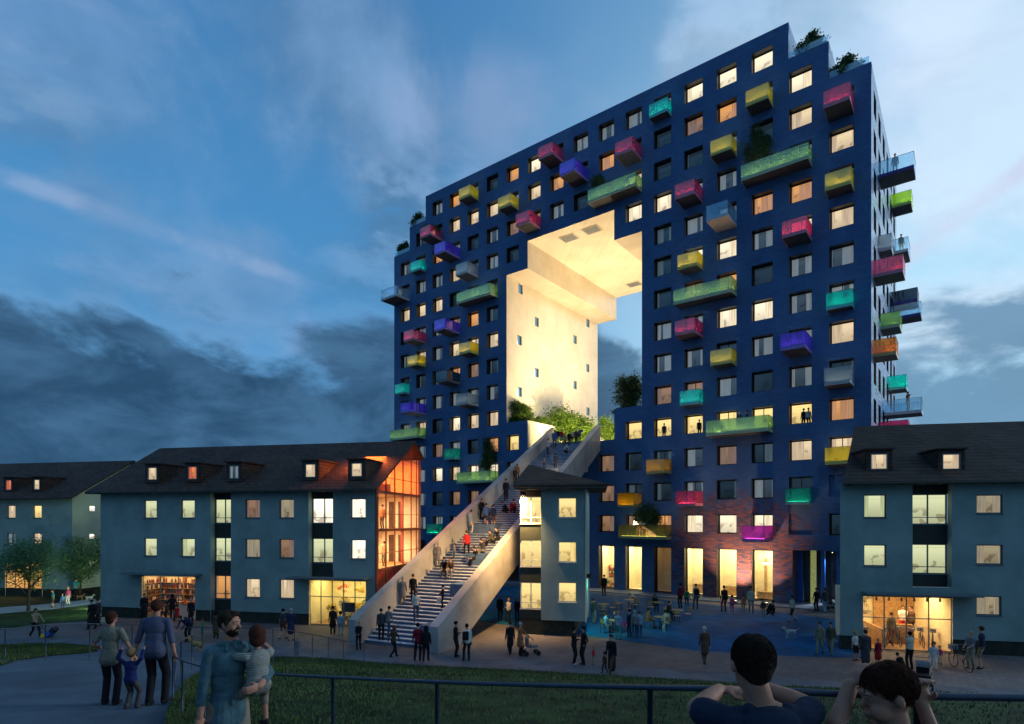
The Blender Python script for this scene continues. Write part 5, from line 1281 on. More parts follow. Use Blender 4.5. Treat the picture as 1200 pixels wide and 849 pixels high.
def figure(ph='stand', top='jacket', bottom='trousers', hair='short', handL=None, handR=None, arms='down', child=False, lean=0.0, det=False, voxel=.021, hdet=False, smooth=3, headyaw=0, headpitch=0):
    """returns (body mesh, hair mesh, feet height) facing +Y; adult 1.75 m tall; right = +X"""
    f = Fig(); pel = V3(0, 0, .93); lh = .0
    ft = {'L': V3(-.10, 0, .08), 'R': V3(.10, 0, .08)}; toe = V3(0, .16, -.03)
    if ph == 'walk': ft = {'L': V3(-.08, .30, .09), 'R': V3(.08, -.30, .15)}; pel = V3(0, 0, .89); lean = lean or .04
    if ph == 'walk2': ft = {'L': V3(-.07, -.22, .12), 'R': V3(.07, .22, .08)}; pel = V3(0, 0, .91); lean = lean or .03
    if ph == 'run': ft = {'L': V3(-.07, .42, .12), 'R': V3(.07, -.50, .34)}; pel = V3(0, 0, .90); lean = lean or .12
    if ph == 'climb': ft = {'L': V3(-.09, .26, .25), 'R': V3(.09, -.12, .08)}; pel = V3(0, .02, .92); lean = lean or .10
    if ph == 'sit': pel = V3(0, 0, .50); ft = {'L': V3(-.12, .46, .08), 'R': V3(.12, .42, .08)}; lean = lean or .06
    if ph == 'sitstep': pel = V3(0, 0, .24); ft = {'L': V3(-.13, .55, -.10), 'R': V3(.13, .50, -.10)}; lean = lean or .16
    if ph == 'crouch': pel = V3(0, -.08, .30); ft = {'L': V3(-.12, .12, .08), 'R': V3(.12, -.05, .10)}; lean = .28
    if ph == 'bend': lean = .42; pel = V3(0, -.08, .90)
    if ph == 'shift': ft = {'L': V3(-.14, .04, .08), 'R': V3(.10, -.02, .08)}; pel = V3(.03, 0, .925)
    hs = 1.32 if child else 1.0
    sh = V3(pel.x*.4, pel.y+lean, pel.z+math.sqrt(max(.50**2-lean**2, .05))); chest = pel.lerp(sh, .72); up = (sh-pel).normalized()
    bw = .93 if child else 1.0
    shoes = SHO; leg = BOT
    for s, k in ((-1, 'L'), (1, 'R')):
        hip = pel+V3(.088*s, 0, -.02); pole = V3(.10*s, 1, .15 if ph not in ('sit', 'sitstep', 'crouch') else .9)
        kn, an = ik(hip, ft[k], .43, .42, pole)
        skin_leg = bottom in ('shorts', 'skirt', 'dress')
        r0, r1, r2 = (.090, .062, .043)
        if bottom == 'trousers': r1, r2 = .066, .054
        f.cap(hip, kn, r0, r1, BOT if bottom != 'dress' else BOT); f.cap(kn, an, r1 if not skin_leg else .052, r2 if not skin_leg else .036, SK if skin_leg else BOT)
        tilt = -.03
        f.cap(an+V3(0, -.03, -.035), an+V3(.02*s, .15, -.048), .040, .032, SHO)
    f.ell(pel+V3(0, 0, -.03), (.155*bw, .110, .11), BOT)
    f.ell(pel.lerp(sh, .36), (.158*bw, .112, .20), TOP); f.ell(chest+up*.02, (.178*bw, .118, .185), TOP)
    f.ell(pel+up*.07, (.166*bw, .122, .11), TOP)
    skirt_h = {'coat': .34, 'longcoat': .56, 'jacket': .10, 'shirt': .06}.get(top, .04)
    if ph not in ('sit', 'sitstep', 'crouch') and top in ('coat', 'longcoat'):
        mid = (ft['L']+ft['R'])/2; f.cap(pel+V3(0, 0, .02), pel+(V3(mid.x, mid.y*.5, pel.z-skirt_h)-pel), .155, .17, TOP)
        for s in (-1, 1): f.cap(pel+V3(.06*s, 0, 0), pel+V3(.10*s, ft['L' if s < 0 else 'R'].y*.35, -skirt_h), .11, .10, TOP)
    elif top == 'jacket': f.ell(pel+V3(0, 0, .0), (.172, .130, .13), TOP)
    if bottom == 'skirt' and ph not in ('sit', 'crouch'): f.cap(pel, pel+V3(0, 0, -.32), .155, .19, BOT)
    if bottom == 'dress': f.cap(pel, pel+V3(0, 0, -.38), .15, .21, BOT)
    shw = .178*bw
    f.cap(sh+V3(-shw*.72, 0, -.035), sh+V3(shw*.72, 0, -.035), .060, .060, TOP)
    f.cap(sh+V3(0, 0, -.02), sh+up*.10+V3(0, .012, 0), .056, .048, SK)
    hc = sh+up*(.205 if not child else .235)+V3(0, .02+lean*.15, 0)
    T = head(f, hc, headyaw, headpitch-(.25 if lean > .2 else .05), hair, hs, hdet)
    hd = {'down': (V3(-.25, .03, -.60), V3(.25, .03, -.60)), 'swing': (V3(-.24, -.22, -.55), V3(.24, .22, -.53)), 'hips': (V3(-.17, .02, -.45), V3(.17, .02, -.45)), 'front': (V3(-.10, .34, -.36), V3(.10, .34, -.36)),
          'phone': (V3(-.24, .04, -.60), V3(.08, .28, -.16)), 'out': (V3(-.66, .05, -.02), V3(.66, .05, .06)), 'push': (V3(-.20, .44, -.42), V3(.20, .44, -.42)), 'fold': (V3(.14, .20, -.28), V3(-.14, .22, -.24)),
          'carry': (V3(-.27, .10, -.58), V3(.30, .02, -.58)), 'up': (V3(-.24, .04, -.58), V3(.50, .22, .30)), 'knees': (V3(-.16, .34, -.36), V3(.16, .34, -.36)), 'face': (V3(-.04, .22, .08), V3(.05, .24, .06)), 'down2': (V3(-.12, .36, -.50), V3(.12, .40, -.50))}[arms]
    for s, tgt, ov in ((-1, hd[0], handL), (1, hd[1], handR)):
        S = sh+V3(shw*s, 0, -.035); hp = V3(*ov) if ov is not None else S+V3(tgt.x-shw*s, tgt.y, tgt.z)
        el, wr = ik(S, hp, .285, .255, V3(.35*s, -.9, -.25) if arms != 'hips' else V3(1.0*s, -.6, 0))
        short = top in ('tee', 'dress')
        f.cap(S, el, .050, .040 if not short else .036, TOP if not short else TOP)
        if short: f.p[-1] = ('c', S, S.lerp(el, .62), .052, .047, TOP, 'body'); f.cap(S.lerp(el, .5), el, .040, .034, SK)
        f.cap(el, wr, .038 if not short else .034, .032 if not short else .025, TOP if not short else SK)
        hand(f, wr, (wr-el), s, .4, det)
    body = f.mesh('body', voxel, 'body', smooth)
    hm_ = f.mesh('hair', max(voxel*.8, .007), 'hair', 2) if any(q[6] == 'hair' for q in f.p) else None
    return body, hm_
CL = {}
def cmat(col, rough=.85):
    k = tuple(round(c, 3) for c in col)
    if k not in CL: CL[k] = pbr('cloth', k, rough, .12, 14, .35, 70, .2)
    return CL[k]
SKIN = pbr('skin', (.48, .27, .19), .55, .05, 20); SKIND = pbr('darker_skin', (.22, .11, .07), .55, .05, 20)
HC = {'darkred': (.055, .018, .010), 'darkbrown': (.022, .013, .008), 'dkblond': (.20, .12, .06), 'black': (.010, .008, .007), 'brown': (.055, .028, .015), 'blond': (.42, .27, .12), 'grey': (.35, .34, .33), 'red': (.18, .06, .025), 'hat': (.05, .05, .06), 'white': (.5, .48, .45)}
HAIRM = {k: pbr('hair_'+k, v, .85, .25, 60, .4, 120, .15) for k, v in HC.items()}
COLR = {'black': (.012, .012, .015), 'navy': (.015, .025, .07), 'grey': (.16, .16, .17), 'dkgrey': (.05, .05, .055), 'white': (.62, .60, .56), 'beige': (.30, .24, .16), 'khaki': (.22, .20, .13), 'red': (.45, .02, .02), 'maroon': (.18, .012, .03),
        'orange': (.38, .14, .06), 'blue': (.05, .12, .30), 'ltblue': (.20, .34, .46), 'teal': (.03, .28, .28), 'green': (.02, .22, .08), 'pink': (.60, .08, .22), 'brown': (.09, .05, .03), 'denim': (.04, .07, .13), 'cream': (.55, .48, .36), 'olive': (.09, .09, .05), 'purple': (.14, .04, .14), 'shoe': (.02, .018, .016), 'whiteshoe': (.6, .6, .6)}
FIGS = {}
def person(loc, h, face, label, ph='stand', top='jacket', bottom='trousers', hair='short', arms='down', ct='black', cb='black', ch='brown', child=False, group=None, skin=None, cs='shoe', seat=0.0):
    """h = standing height in metres; face = heading, degrees counter-clockwise from +Y"""
    key = (ph, top, bottom, hair, arms, child)
    if key not in FIGS: FIGS[key] = figure(ph, top, bottom, hair, arms=arms, child=child)
    bm_, hm_ = FIGS[key]
    root = empty('person', (loc[0], loc[1], loc[2]+seat), R(face), label, 'person', group); s = h/1.75; root.scale = (s*(1.08 if child else 1), s*(1.08 if child else 1), s)
    def link(me, name, par):
        o = bpy.data.objects.new(name, me); COL.objects.link(o); o.parent = par; return o
    b = link(bm_, 'body', root)
    for i, m_ in enumerate((skin or SKIN, cmat(COLR[ct]), cmat(COLR[cb]), cmat(COLR[cs]), skin or SKIN, HAIRM[ch])):
        b.material_slots[i].link = 'OBJECT'; b.material_slots[i].material = m_
    if hm_:
        o = link(hm_, 'hair', root)
        for sl_ in o.material_slots: sl_.link = 'OBJECT'; sl_.material = HAIRM[ch]
    return root
def hgt(px_h, p, cap=2.0): return min(px_h*p.y/FP, cap)
# people on the square: feet px, height px, heading, label, options
PP = [
 (41, 747, 34, -110, 'person in beige shirt pulling a loaded hand truck on the square, far left', dict(ph='walk', ct='beige', cb='black', top='tee', arms='push')),
 (108, 737, 34, 175, 'person in long black coat walking with another just right of the lit lawn', dict(ph='walk2', ct='black', top='longcoat')),
 (115, 736, 35, 175, 'person in dark coat carrying a pale bag beside a person in long black coat', dict(ph='walk', ct='dkgrey', top='coat', arms='carry')),
 (62, 712, 20, 150, 'small child in teal top alone on the light footpath', dict(child=True, ct='teal', cb='dkgrey', top='tee', bottom='skirt')),
 (73.5, 712.5, 16, 200, 'smallest child in blue on the light footpath', dict(child=True, ct='blue', cb='navy')),
 (80, 709, 20, 180, 'child in pink top on the light footpath', dict(child=True, ct='pink', cb='white', ch='blond', top='tee')),
 (89, 704, 27, -120, 'person in teal top with a dog in front of the floodlit gable', dict(ph='walk2', ct='teal', cb='black', top='tee', arms='front')),
 (68.5, 700, 21, 160, 'person in dark coat next to a person in white top by the left trees', dict(ct='brown', cb='black', top='coat')),
 (75, 698, 22, 190, 'person in white top standing between the two left trees', dict(ct='white', cb='dkgrey', ch='red', top='tee')),
 (169, 727, 31, 190, 'person in long dark coat at the left edge of the wine shop window', dict(ct='black', top='longcoat', ch='black')),
 (195, 726, 20, 100, 'child in dark top at the wine shop window', dict(child=True, ct='dkgrey', cb='black')),
 (202, 728, 31, 10, 'person in tight black clothes looking into the wine shop', dict(ct='black', ch='black', hair='long', arms='hips')),
 (207.5, 728, 18, 20, 'child in red dress beside the wine shop window', dict(child=True, ct='red', cb='red', bottom='dress', top='tee')),
 (224, 731, 29, 185, 'person in black coat in front of the right edge of the wine shop', dict(ct='black', top='coat', ch='grey')),
 (221, 752, 37, 170, 'person in dark clothes bending over a golden dog behind the railing', dict(ph='bend', ct='navy', cb='black', arms='down2')),
 (237.5, 743, 17, 90, 'child in green top with red hat near the golden dog', dict(child=True, ct='green', cb='green', ch='red')),
 (253, 748, 31, 0, 'person in long brown coat, facing the house wall', dict(ct='brown', top='longcoat', hair='long', ch='black')),
 (331, 749, 35, -20, 'person in dark patterned top and shorts walking away before the house wall', dict(ph='walk2', ct='dkgrey', cb='brown', top='tee', bottom='shorts', ch='black')),
 (341, 751, 37, 20, 'grey haired person in navy dress beside a person in patterned shorts', dict(ct='navy', cb='navy', bottom='dress', ch='grey', arms='carry')),
 (348.5, 768, 20, 170, 'toddler in grey clothes alone behind the far railing', dict(child=True, ct='grey', cb='grey', ch='blond')),
 (390, 744, 33, 10, 'person in long black coat in front of the flower shop', dict(ct='black', top='coat', ph='walk2', ch='black')),
 (399, 745, 27, 0, 'child in light blue in front of the flower shop', dict(child=True, ct='ltblue', cb='ltblue', ch='black')),
 (420.5, 762, 33, 178, 'blond person in black jacket holding a paper at the foot of the stair', dict(ct='black', ch='blond', hair='bob', arms='front')),
 (461, 771, 38, -35, 'person with long brown hair striding towards the lowest steps', dict(ph='walk', ct='brown', cb='black', hair='long', ch='red', arms='out' if False else 'swing')),
 (489.5, 775, 44, 5, 'person in maroon sweater, left one of a pair at the foot of the stair', dict(ct='maroon', cb='black', ph='shift', ch='black')),
 (499, 776, 42, -5, 'person with long black hair beside the one in maroon at the foot of the stair', dict(ct='black', cb='black', hair='long', ch='black', ph='walk2')),
 (534, 770, 41, -100, 'person in black suit jacket talking beside the parapet end', dict(ct='black', cb='black', arms='fold', ch='black')),
 (547, 775, 43, 20, 'person in white shirt with dark backpack beside the parapet end', dict(ct='white', cb='black', ph='shift', ch='black')),
 (598, 768, 39, 15, 'person in long black coat walking with a person in orange brown coat', dict(ct='black', top='coat', ph='walk2')),
 (609.5, 769, 39, -60, 'person in orange brown coat pushing a stroller', dict(ct='orange', top='coat', arms='push', ch='grey', ph='shift')),
 (586, 728, 30, 200, 'grey haired person in black suit under the stair, leftmost of three', dict(ct='black', ch='grey')),
 (596, 729, 27, 160, 'person in white jacket under the stair, middle of three', dict(ct='white', cb='black', ch='blond', arms='fold')),
 (606, 728, 27, 170, 'person in open dark jacket under the stair by the narrow house', dict(ct='navy', cb='navy', ch='grey')),
 (672.5, 779, 43, -110, 'person in black clothes and white boots facing a partner with hands on hips', dict(ct='black', cb='black', cs='whiteshoe', ch='black', arms='fold')),
 (684, 779, 44, 110, 'person in black clothes with hands on hips near the square edge', dict(ct='black', cb='black', arms='hips', ph='shift', ch='black')),
 (695.5, 779.5, 21, 60, 'small child in red brown coat beside a person in black with hands on hips', dict(child=True, ct='red', cb='beige', ch='blond')),
 (717, 791, 48, 140, 'person in long dark coat striding along the lawn edge', dict(ct='black', top='longcoat', ph='walk', cb='brown')),
 (709, 789, 24, 120, 'child in brown coat carrying a bag beside a striding person in long coat', dict(child=True, ct='brown', cb='brown', ph='walk2')),
 (695.5, 731, 29, -60, 'waiter in dark top standing left of the cafe tables', dict(ct='dkgrey', cb='grey', ph='shift', arms='front')),
 (724, 750, 33, -30, 'person in pale teal jacket with pink bag standing at the cafe tables', dict(ct='ltblue', cb='teal', ph='shift', ch='blond', arms='carry')),
 (738, 747, 32, 30, 'person in dark clothes standing in the middle of the group at the cafe', dict(ct='navy', cb='navy', ch='black')),
 (744, 748, 32, 10, 'person in grey jacket in the cafe group, left of the one in denim', dict(ct='grey', cb='denim', ch='grey')),
 (749.5, 747, 30, -10, 'person in pale denim jacket, rightmost of the standing cafe group', dict(ct='ltblue', cb='denim', ch='brown')),
 (744, 711, 16, 80, 'waiter bending in white shirt over the rear cafe table', dict(ct='white', cb='teal', ph='bend', ch='black', arms='front')),
 (708, 699, 25, 10, 'person in black in front of the goods filled shop window', dict(ct='black', cb='black', ch='black')),
 (797.5, 713, 32, 20, 'person in dark red jacket, left of three before a bright shop window', dict(ct='maroon', cb='black', ch='black')),
 (805, 711, 26, -10, 'child in green top between two adults before a bright shop window', dict(child=True, ct='green', cb='navy', ch='red')),
 (815.5, 714, 32, 0, 'person in grey green jacket with backpack before a bright shop window', dict(ct='grey', cb='dkgrey', ph='shift')),
 (848.5, 717, 33, 5, 'person in black and red clothes standing before the fifth bright shop window', dict(ct='black', cb='maroon', ch='black', ph='shift')),
 (858, 717.5, 19, 0, 'small child in pink trousers before the fifth bright shop window', dict(child=True, ct='pink', cb='pink', ch='black')),
 (871.5, 717, 19, 0, 'child in red brown top between two bright shop windows', dict(child=True, ct='orange', cb='beige')),
 (880, 719, 32, 170, 'person in whitish top and patterned trousers left of the last bright window', dict(ct='cream', cb='grey', ch='black')),
 (901.5, 721, 19, 200, 'child in black crouching beside the last bright shop window', dict(ph='crouch', ct='black', cb='black')),
 (894.5, 723, 20, 160, 'child in brown beside a crouching child near the last bright window', dict(child=True, ct='brown', cb='beige')),
 (929, 729, 31, 100, 'person in beige top and dark shorts striding with a white dog', dict(ph='walk', ct='cream', cb='black', bottom='shorts', top='tee')),
 (957, 716.5, 27, 10, 'person in dark jacket holding a white bag at the covered entrance', dict(ct='black', cb='black', arms='carry')),
 (967, 718.5, 29, -10, 'person in dark jacket and pale jeans at the covered entrance', dict(ct='dkgrey', cb='ltblue', ph='walk2')),
 (961, 767, 38, 130, 'person in khaki clothes walking on the blue square, left of two', dict(ct='khaki', cb='khaki', ph='walk2')),
 (974, 767, 38, 140, 'person in khaki clothes walking on the blue square, right of two', dict(ct='olive', cb='khaki', ph='walk')),
 (826, 779, 44, 0, 'white haired person in dark brown coat walking away across the square', dict(ct='brown', cb='brown', top='coat', ch='white', ph='walk2')),
 (1002, 774, 33, 200, 'child in white top and black shorts left of the bicycle shop', dict(child=True, ct='white', cb='black', bottom='shorts', top='tee', ch='blond')),
 (1014.5, 784, 45, 0, 'person in long dark coat at the left corner of the bicycle shop', dict(ct='dkgrey', top='longcoat', cb='black')),
 (1029, 780, 31, 10, 'person in red jacket and black skirt in front of the bicycle shop', dict(ct='maroon', cb='red', ch='blond', bottom='dress')),
 (1057.5, 786, 20, 10, 'child in black crouching in front of the bicycle shop', dict(ph='crouch', ct='black', cb='black')),
 (1066.5, 785, 44, 5, 'person in white top and black leggings looking at the bicycle shop', dict(ct='cream', cb='black', top='tee', hair='bun', ch='black', arms='face')),
 (1094, 784, 31, 150, 'child in white running towards the viewer right of the bicycle shop door', dict(child=True, ct='white', cb='white', ph='walk', ch='red')),
 (1101, 778, 20, 170, 'small child in pink behind the child in white', dict(child=True, ct='pink', cb='cream', ch='blond')),
 (1138, 784, 43, 110, 'blond person in grey top holding the handlebar of a bicycle', dict(ct='grey', cb='beige', ch='blond', arms='front', top='tee')),
 (1150.5, 784, 49, 60, 'bearded person in navy jacket and beige shorts beside a bicycle', dict(ct='navy', cb='khaki', bottom='shorts', ph='shift')),
]
for px, py, hp, fa, lab, kw in PP:
    p = on_plaza(px, py) if py > 690 and not (340 < px < 352) else (on_plaza(px, py))
    if px == 348.5: p = on_hill(px, py)
    full = {'crouch': .60, 'bend': .85}.get(kw.get('ph'), 1.0)
    H = hp*p.y/FP/full*1.02
    H = max(.75, min(H, 2.0 if not kw.get('child') else 1.45))
    person(p, H, fa, lab, **kw)
# people on the stair
SP = [
 (470, 709, 33, 10, 'person in grey coat climbing the lower steps, left of a person in black', dict(ct='grey', cb='grey', top='coat', ch='grey')),
 (484, 706, 33, -5, 'person in black sweater climbing behind a man in white tee shirt', dict(ct='black', cb='black')),
 (487.6, 727, 36, 185, 'person in white tee shirt and jeans coming down the lower steps', dict(ct='white', cb='denim', top='tee', ph='walk2')),
 (446.5, 750, 37, 0, 'person with dark backpack on the lowest steps, left of a pair', dict(ct='dkgrey', cb='black', ch='black')),
 (454, 748, 36, -20, 'person in grey jacket climbing beside the one with dark backpack', dict(ct='grey', cb='denim', ph='climb', ch='black')),
 (519, 713, 27, 100, 'person in black with a white bag against the right parapet', dict(ct='black', cb='black', arms='front', ch='black')),
 (513, 665, 29, 190, 'blond person in grey coat sitting down by the left side of the steps', dict(ct='grey', cb='grey', top='coat', ch='blond')),
 (532.6, 654, 18, 60, 'child in grey with arms spread wide on the steps', dict(child=True, ct='grey', cb='denim', arms='out')),
 (547.6, 653, 31, 20, 'person in red jacket and black trousers on the middle of the steps', dict(ct='red', cb='black', ph='climb')),
 (521, 674, 21, 180, 'person in dark clothes seated on the blue block, left of a pair', dict(ph='sitstep', ct='black', cb='dkgrey', arms='knees', ch='black')),
 (529, 674, 21, 170, 'person in brown grey coat seated on the blue block, right of a pair', dict(ph='sitstep', ct='brown', cb='grey', arms='knees')),
 (560, 660, 20, 120, 'person in black seated by the right parapet with a white bag', dict(ph='sitstep', ct='black', cb='black', arms='knees')),
 (567, 650, 20, 130, 'person in grey seated by the right parapet just above another', dict(ph='sitstep', ct='dkgrey', cb='grey', arms='knees')),
 (577.5, 637, 17, 120, 'person in olive jacket seated by the right parapet, lower of two', dict(ph='sitstep', ct='olive', cb='black', arms='knees')),
 (584, 634, 17, 140, 'person in black seated by the right parapet, upper of two', dict(ph='sitstep', ct='black', cb='black', arms='knees')),
 (552, 627, 28, -60, 'person in pale blue shirt and white trousers near the left parapet', dict(ct='ltblue', cb='cream', ch='brown')),
 (562.7, 609, 25, 190, 'person in black leaning by the left parapet on the upper steps', dict(ct='black', cb='black', hair='long', ch='black')),
 (569.7, 618, 28, 0, 'person in blue grey shirt and shorts climbing beside one in navy', dict(ct='blue', cb='dkgrey', bottom='shorts', ph='climb')),
 (578, 618, 26, 0, 'person in navy jacket and shorts climbing beside one in blue grey', dict(ct='navy', cb='brown', bottom='shorts')),
 (600, 603, 19, 200, 'person in red jacket crouching on the upper steps', dict(ph='crouch', ct='red', cb='black')),
 (593.5, 603, 15, 110, 'person in black crouching opposite the one in red', dict(ph='crouch', ct='black', cb='black')),
 (593, 588, 27, 180, 'person in long black coat coming down the upper steps alone', dict(ct='black', top='coat', ch='black', ph='walk2')),
 (602, 567, 19, 150, 'person in brown jacket, left of a pair by the upper left parapet', dict(ct='brown', cb='brown')),
 (606, 564, 19, 190, 'person in orange scarf, right of a pair by the upper left parapet', dict(ct='orange', cb='brown', hair='long')),
 (638, 549, 15, 10, 'person in grey hood above the pointed roof, left of two', dict(ct='grey', cb='dkgrey')),
 (651, 549, 17, -5, 'person in dark coat above the pointed roof, right of two', dict(ct='dkgrey', cb='black', top='coat')),
 (642.5, 535, 20, 100, 'person in white shirt leaning by the left parapet near the top', dict(ct='white', cb='dkgrey')),
 (650, 526, 23, 0, 'person with blue umbrella hood near the top of the stair', dict(ct='blue', cb='denim')),
 (658, 521, 17, 180, 'person in bright red shirt at the head of the stair', dict(ct='red', cb='denim')),
 (667, 522, 17, 170, 'person in black top right of the bright red shirt at the stair head', dict(ct='black', cb='black', ch='black')),
 (675, 521, 18, 190, 'person in dark brown coat, rightmost at the stair head', dict(ct='brown', cb='black', top='coat')),
 (662, 524, 17, 0, 'person in grey green jacket behind the bright red shirt at the stair head', dict(ct='khaki', cb='black')),
 (671, 519, 16, 20, 'person in pale top between two dark ones at the stair head', dict(ct='cream', cb='navy')),
 (654, 519, 16, 170, 'person in black left of the bright red shirt at the stair head', dict(ct='black', cb='grey')),
 (679, 518, 16, 200, 'person in blue top by the right parapet at the stair head', dict(ct='blue', cb='black')),
 (647, 517, 15, 180, 'person in maroon by the left parapet at the stair head', dict(ct='maroon', cb='black')),
 (646, 541, 18, 0, 'person in pale jeans climbing the last steps near the top', dict(ct='grey', cb='ltblue', ph='climb')),
 (665, 532, 13, 140, 'person in white top crouching near the top of the stair', dict(ph='crouch', ct='white', cb='black')),
]
for px, py, hp, fa, lab, kw in SP:
    p = on_stair(px, py); full = {'crouch': .60, 'sitstep': .60}.get(kw.get('ph'), 1.0)
    H = max(.8, min(hp*p.y/FP/full, 1.95 if not kw.get('child') else 1.3))
    person(p, H, fa, lab, **kw)
for z, px_, lab in ((gz[1], .9, 'person in red brown clothes standing inside the upper floor of the glazed gable'), (gz[0], 1.2, 'person in orange clothes standing inside the lower floor of the glazed gable')):
    person(HL.world(LL-.9, 2.2+px_, z), 1.75, 150, lab, ct='orange', cb='brown', ph='shift')
# people on the tower: terrace, balconies
q = TW.world(-21.2, 2.0, 15.1)
for i, (v, y, c) in enumerate(((20.9, 2.0, 'grey'), (20.3, 2.3, 'ltblue'))):
    person(TW.world(-v, y-.0, 14.9), 1.9, 180, 'person in pale clothes on the terrace right of the stair, '+('left' if i == 0 else 'right')+' of two', ct=c, cb=c)
BCH = []
def on_bal(kq, a, o, **kw):
    v0, L, d, zb = bal_at[kq]; p = TW.world(-v0-a, -d*o, zb+.24); return person(p, kw.pop('h', 1.75), kw.pop('face', 150), kw.pop('label'), **kw)
on_bal((2, 4), 2.6, .4, label='person in dark coat on the wide green balcony, left of two', ct='dkgrey', cb='dkgrey', top='coat', ch='blond')
on_bal((2, 4), 1.9, .5, label='person in black coat on the wide green balcony, right of two', ct='black', cb='black', top='coat', face=60)
 
for kq, a, o_, rz_, lab in (((1, 11), 2.9, .45, 200, 'chair in the middle of the large green balcony near the top'), ((1, 11), 2.1, .55, 20, 'chair right of the middle on the large green balcony near the top'), ((3, 8), 2.5, .5, 100, 'chair left of the round table on the wide green balcony'), ((3, 8), 4.1, .5, 260, 'chair at the left end of the wide green balcony at mid height'),
        ((2, 4), .6, .5, 90, 'chair at the right end of the wide green balcony with people'), ((5, 1), 1.7, .5, 100, 'chair beside the round table on the olive glass balcony'), ((6, 12), 1.2, .5, 150, 'chair on the green balcony above the opening'), ((4, 9), .9, .5, 170, 'chair on the yellow balcony right of the opening'), ((16, 5), 2.0, .5, 150, 'chair on the lowest green balcony at the left edge')):
    v0, L, d, zb = bal_at[kq]; BCH.append((TW.world(-v0-a, -d*o_, zb+.24), R(rz_), lab))
def side_person(i, out, along, **kw):
    w_, L, d, zf = SIDE[i][:4]; p = TW.world(out*d, w_+along*L, zf+.24); return person(p, 1.8, kw.pop('face'), kw.pop('label'), **kw)
side_person(0, .45, .4, face=150, label='person in black top and grey trousers on the highest clear glass side balcony', ct='black', cb='grey', ch='brown')
side_person(2, .62, .3, face=170, label='person in green top and beige trousers on the side balcony above the pink one', ct='olive', cb='beige', ch='blond')
side_person(10, .62, .35, face=200, label='person in brown top with hands at the face on the lowest long side balcony', ct='brown', cb='khaki', arms='face')
# people standing at lit windows inside
for (k, q_, a, lab, c) in ((1, 4, .7, 'person in dark clothes at the lit window with two figures, left', 'black'), (1, 4, .35, 'person in white at the lit window with two figures, right', 'white'), (5, 4, .9, 'person in dark top at the left one of two lit windows above the orange balcony', 'dkgrey'), (4, 4, .5, 'person in black and white at the lit window left of the wide green balcony', 'black')):
    v0, v1, z0, z1 = holes[(k, q_)]
    person(TW.world(-v0-a, RV-.16, z0-.35), 1.65, 0 if a > .6 else 180, lab, ct=c, cb='black', ch='black', arms='down')

# ------------------------------------------------------------------ cafe furniture
def cafe_table(p, lab):
    root = empty('cafe_table', p, 0, lab, 'table', 'round cafe tables on the blue square')
    b = MB(); b.tube([(0, 0, .72), (0, 0, .75)], .42, 18); b.build('tabletop', M['wood'], root)
    b = MB(); b.tube([(0, 0, .72), (0, 0, .03)], .03, 8); b.tube([(0, 0, .03), (0, 0, .0)], .22, 12); b.build('pedestal', M['black'], root)
def chair(p, rz, lab, grp='cafe chairs and balcony chairs'):
    root = empty('cafe_chair', p, rz, lab, 'chair', grp)
    b = MB(); b.box(-.21, .21, -.2, .22, .44, .47); b.build('seat', M['wood'], root, bevel=.01)
    b = MB(); b.box(-.20, .20, -.22, -.19, .62, .88); b.build('backrest', M['wood'], root, bevel=.01)
    for sx_ in (-.18, .18):
        for sy_ in (-.18, .19): b = MB(); b.tube([(sx_, sy_, .45), (sx_*1.1, sy_*1.15, 0)], .014, 6); b.build('leg', M['black'], root)
        b = MB(); b.tube([(sx_, -.2, .45), (sx_, -.215, .85)], .012, 6); b.build('post', M['black'], root)
tabs = [(707.5, 712, 'leftmost round cafe table'), (737, 707, 'round cafe table under the bending waiter'), (771, 710, 'round cafe table behind the standing group on the right'), (794, 719, 'rightmost round cafe table'), (773, 727, 'nearest round cafe table on the right'), (721, 731, 'round cafe table with a seated person in teal')]
rr = random.Random(21)
seatp = []
for i, (px, py, lab) in enumerate(tabs):
    d_ = ray(px, py-2); t = (.75-EYE)/ray(px, py-4).z; p = Vector((ray(px, py).x*t, t, .004)); cafe_table(p, lab)
    for j, a in enumerate((20, 140, 260)):
        a += i*37; q = p+Vector((math.cos(R(a))*.78, math.sin(R(a))*.78, 0)); chair(q, R(a+90), ['left hand', 'middle', 'right hand'][j]+' chair of the '+lab); seatp.append((q, a+90))
for i, lab, c1, c2, kw in ((15, 'person in pale teal jacket seated at the table with chairs at its left', 'ltblue', 'grey', {}), (17, 'person in dark blue seated by the person with the pink bag', 'navy', 'navy', {}), (9, 'person in dark jacket seated at the rightmost cafe table', 'black', 'black', {}),
                       (12, 'person in red brown top seated at the nearest right table', 'orange', 'brown', {}), (6, 'long haired person in black seated at the table behind the standing group', 'black', 'black', dict(hair='long')), (13, 'person in white top seated at the nearest right table', 'cream', 'denim', {})):
    q, a = seatp[i]; person((q.x, q.y, 0), 1.72, a, lab, ph='sit', ct=c1, cb=c2, arms='front', **kw)
for p_, rz_, lab in BCH: chair(p_, rz_, lab)
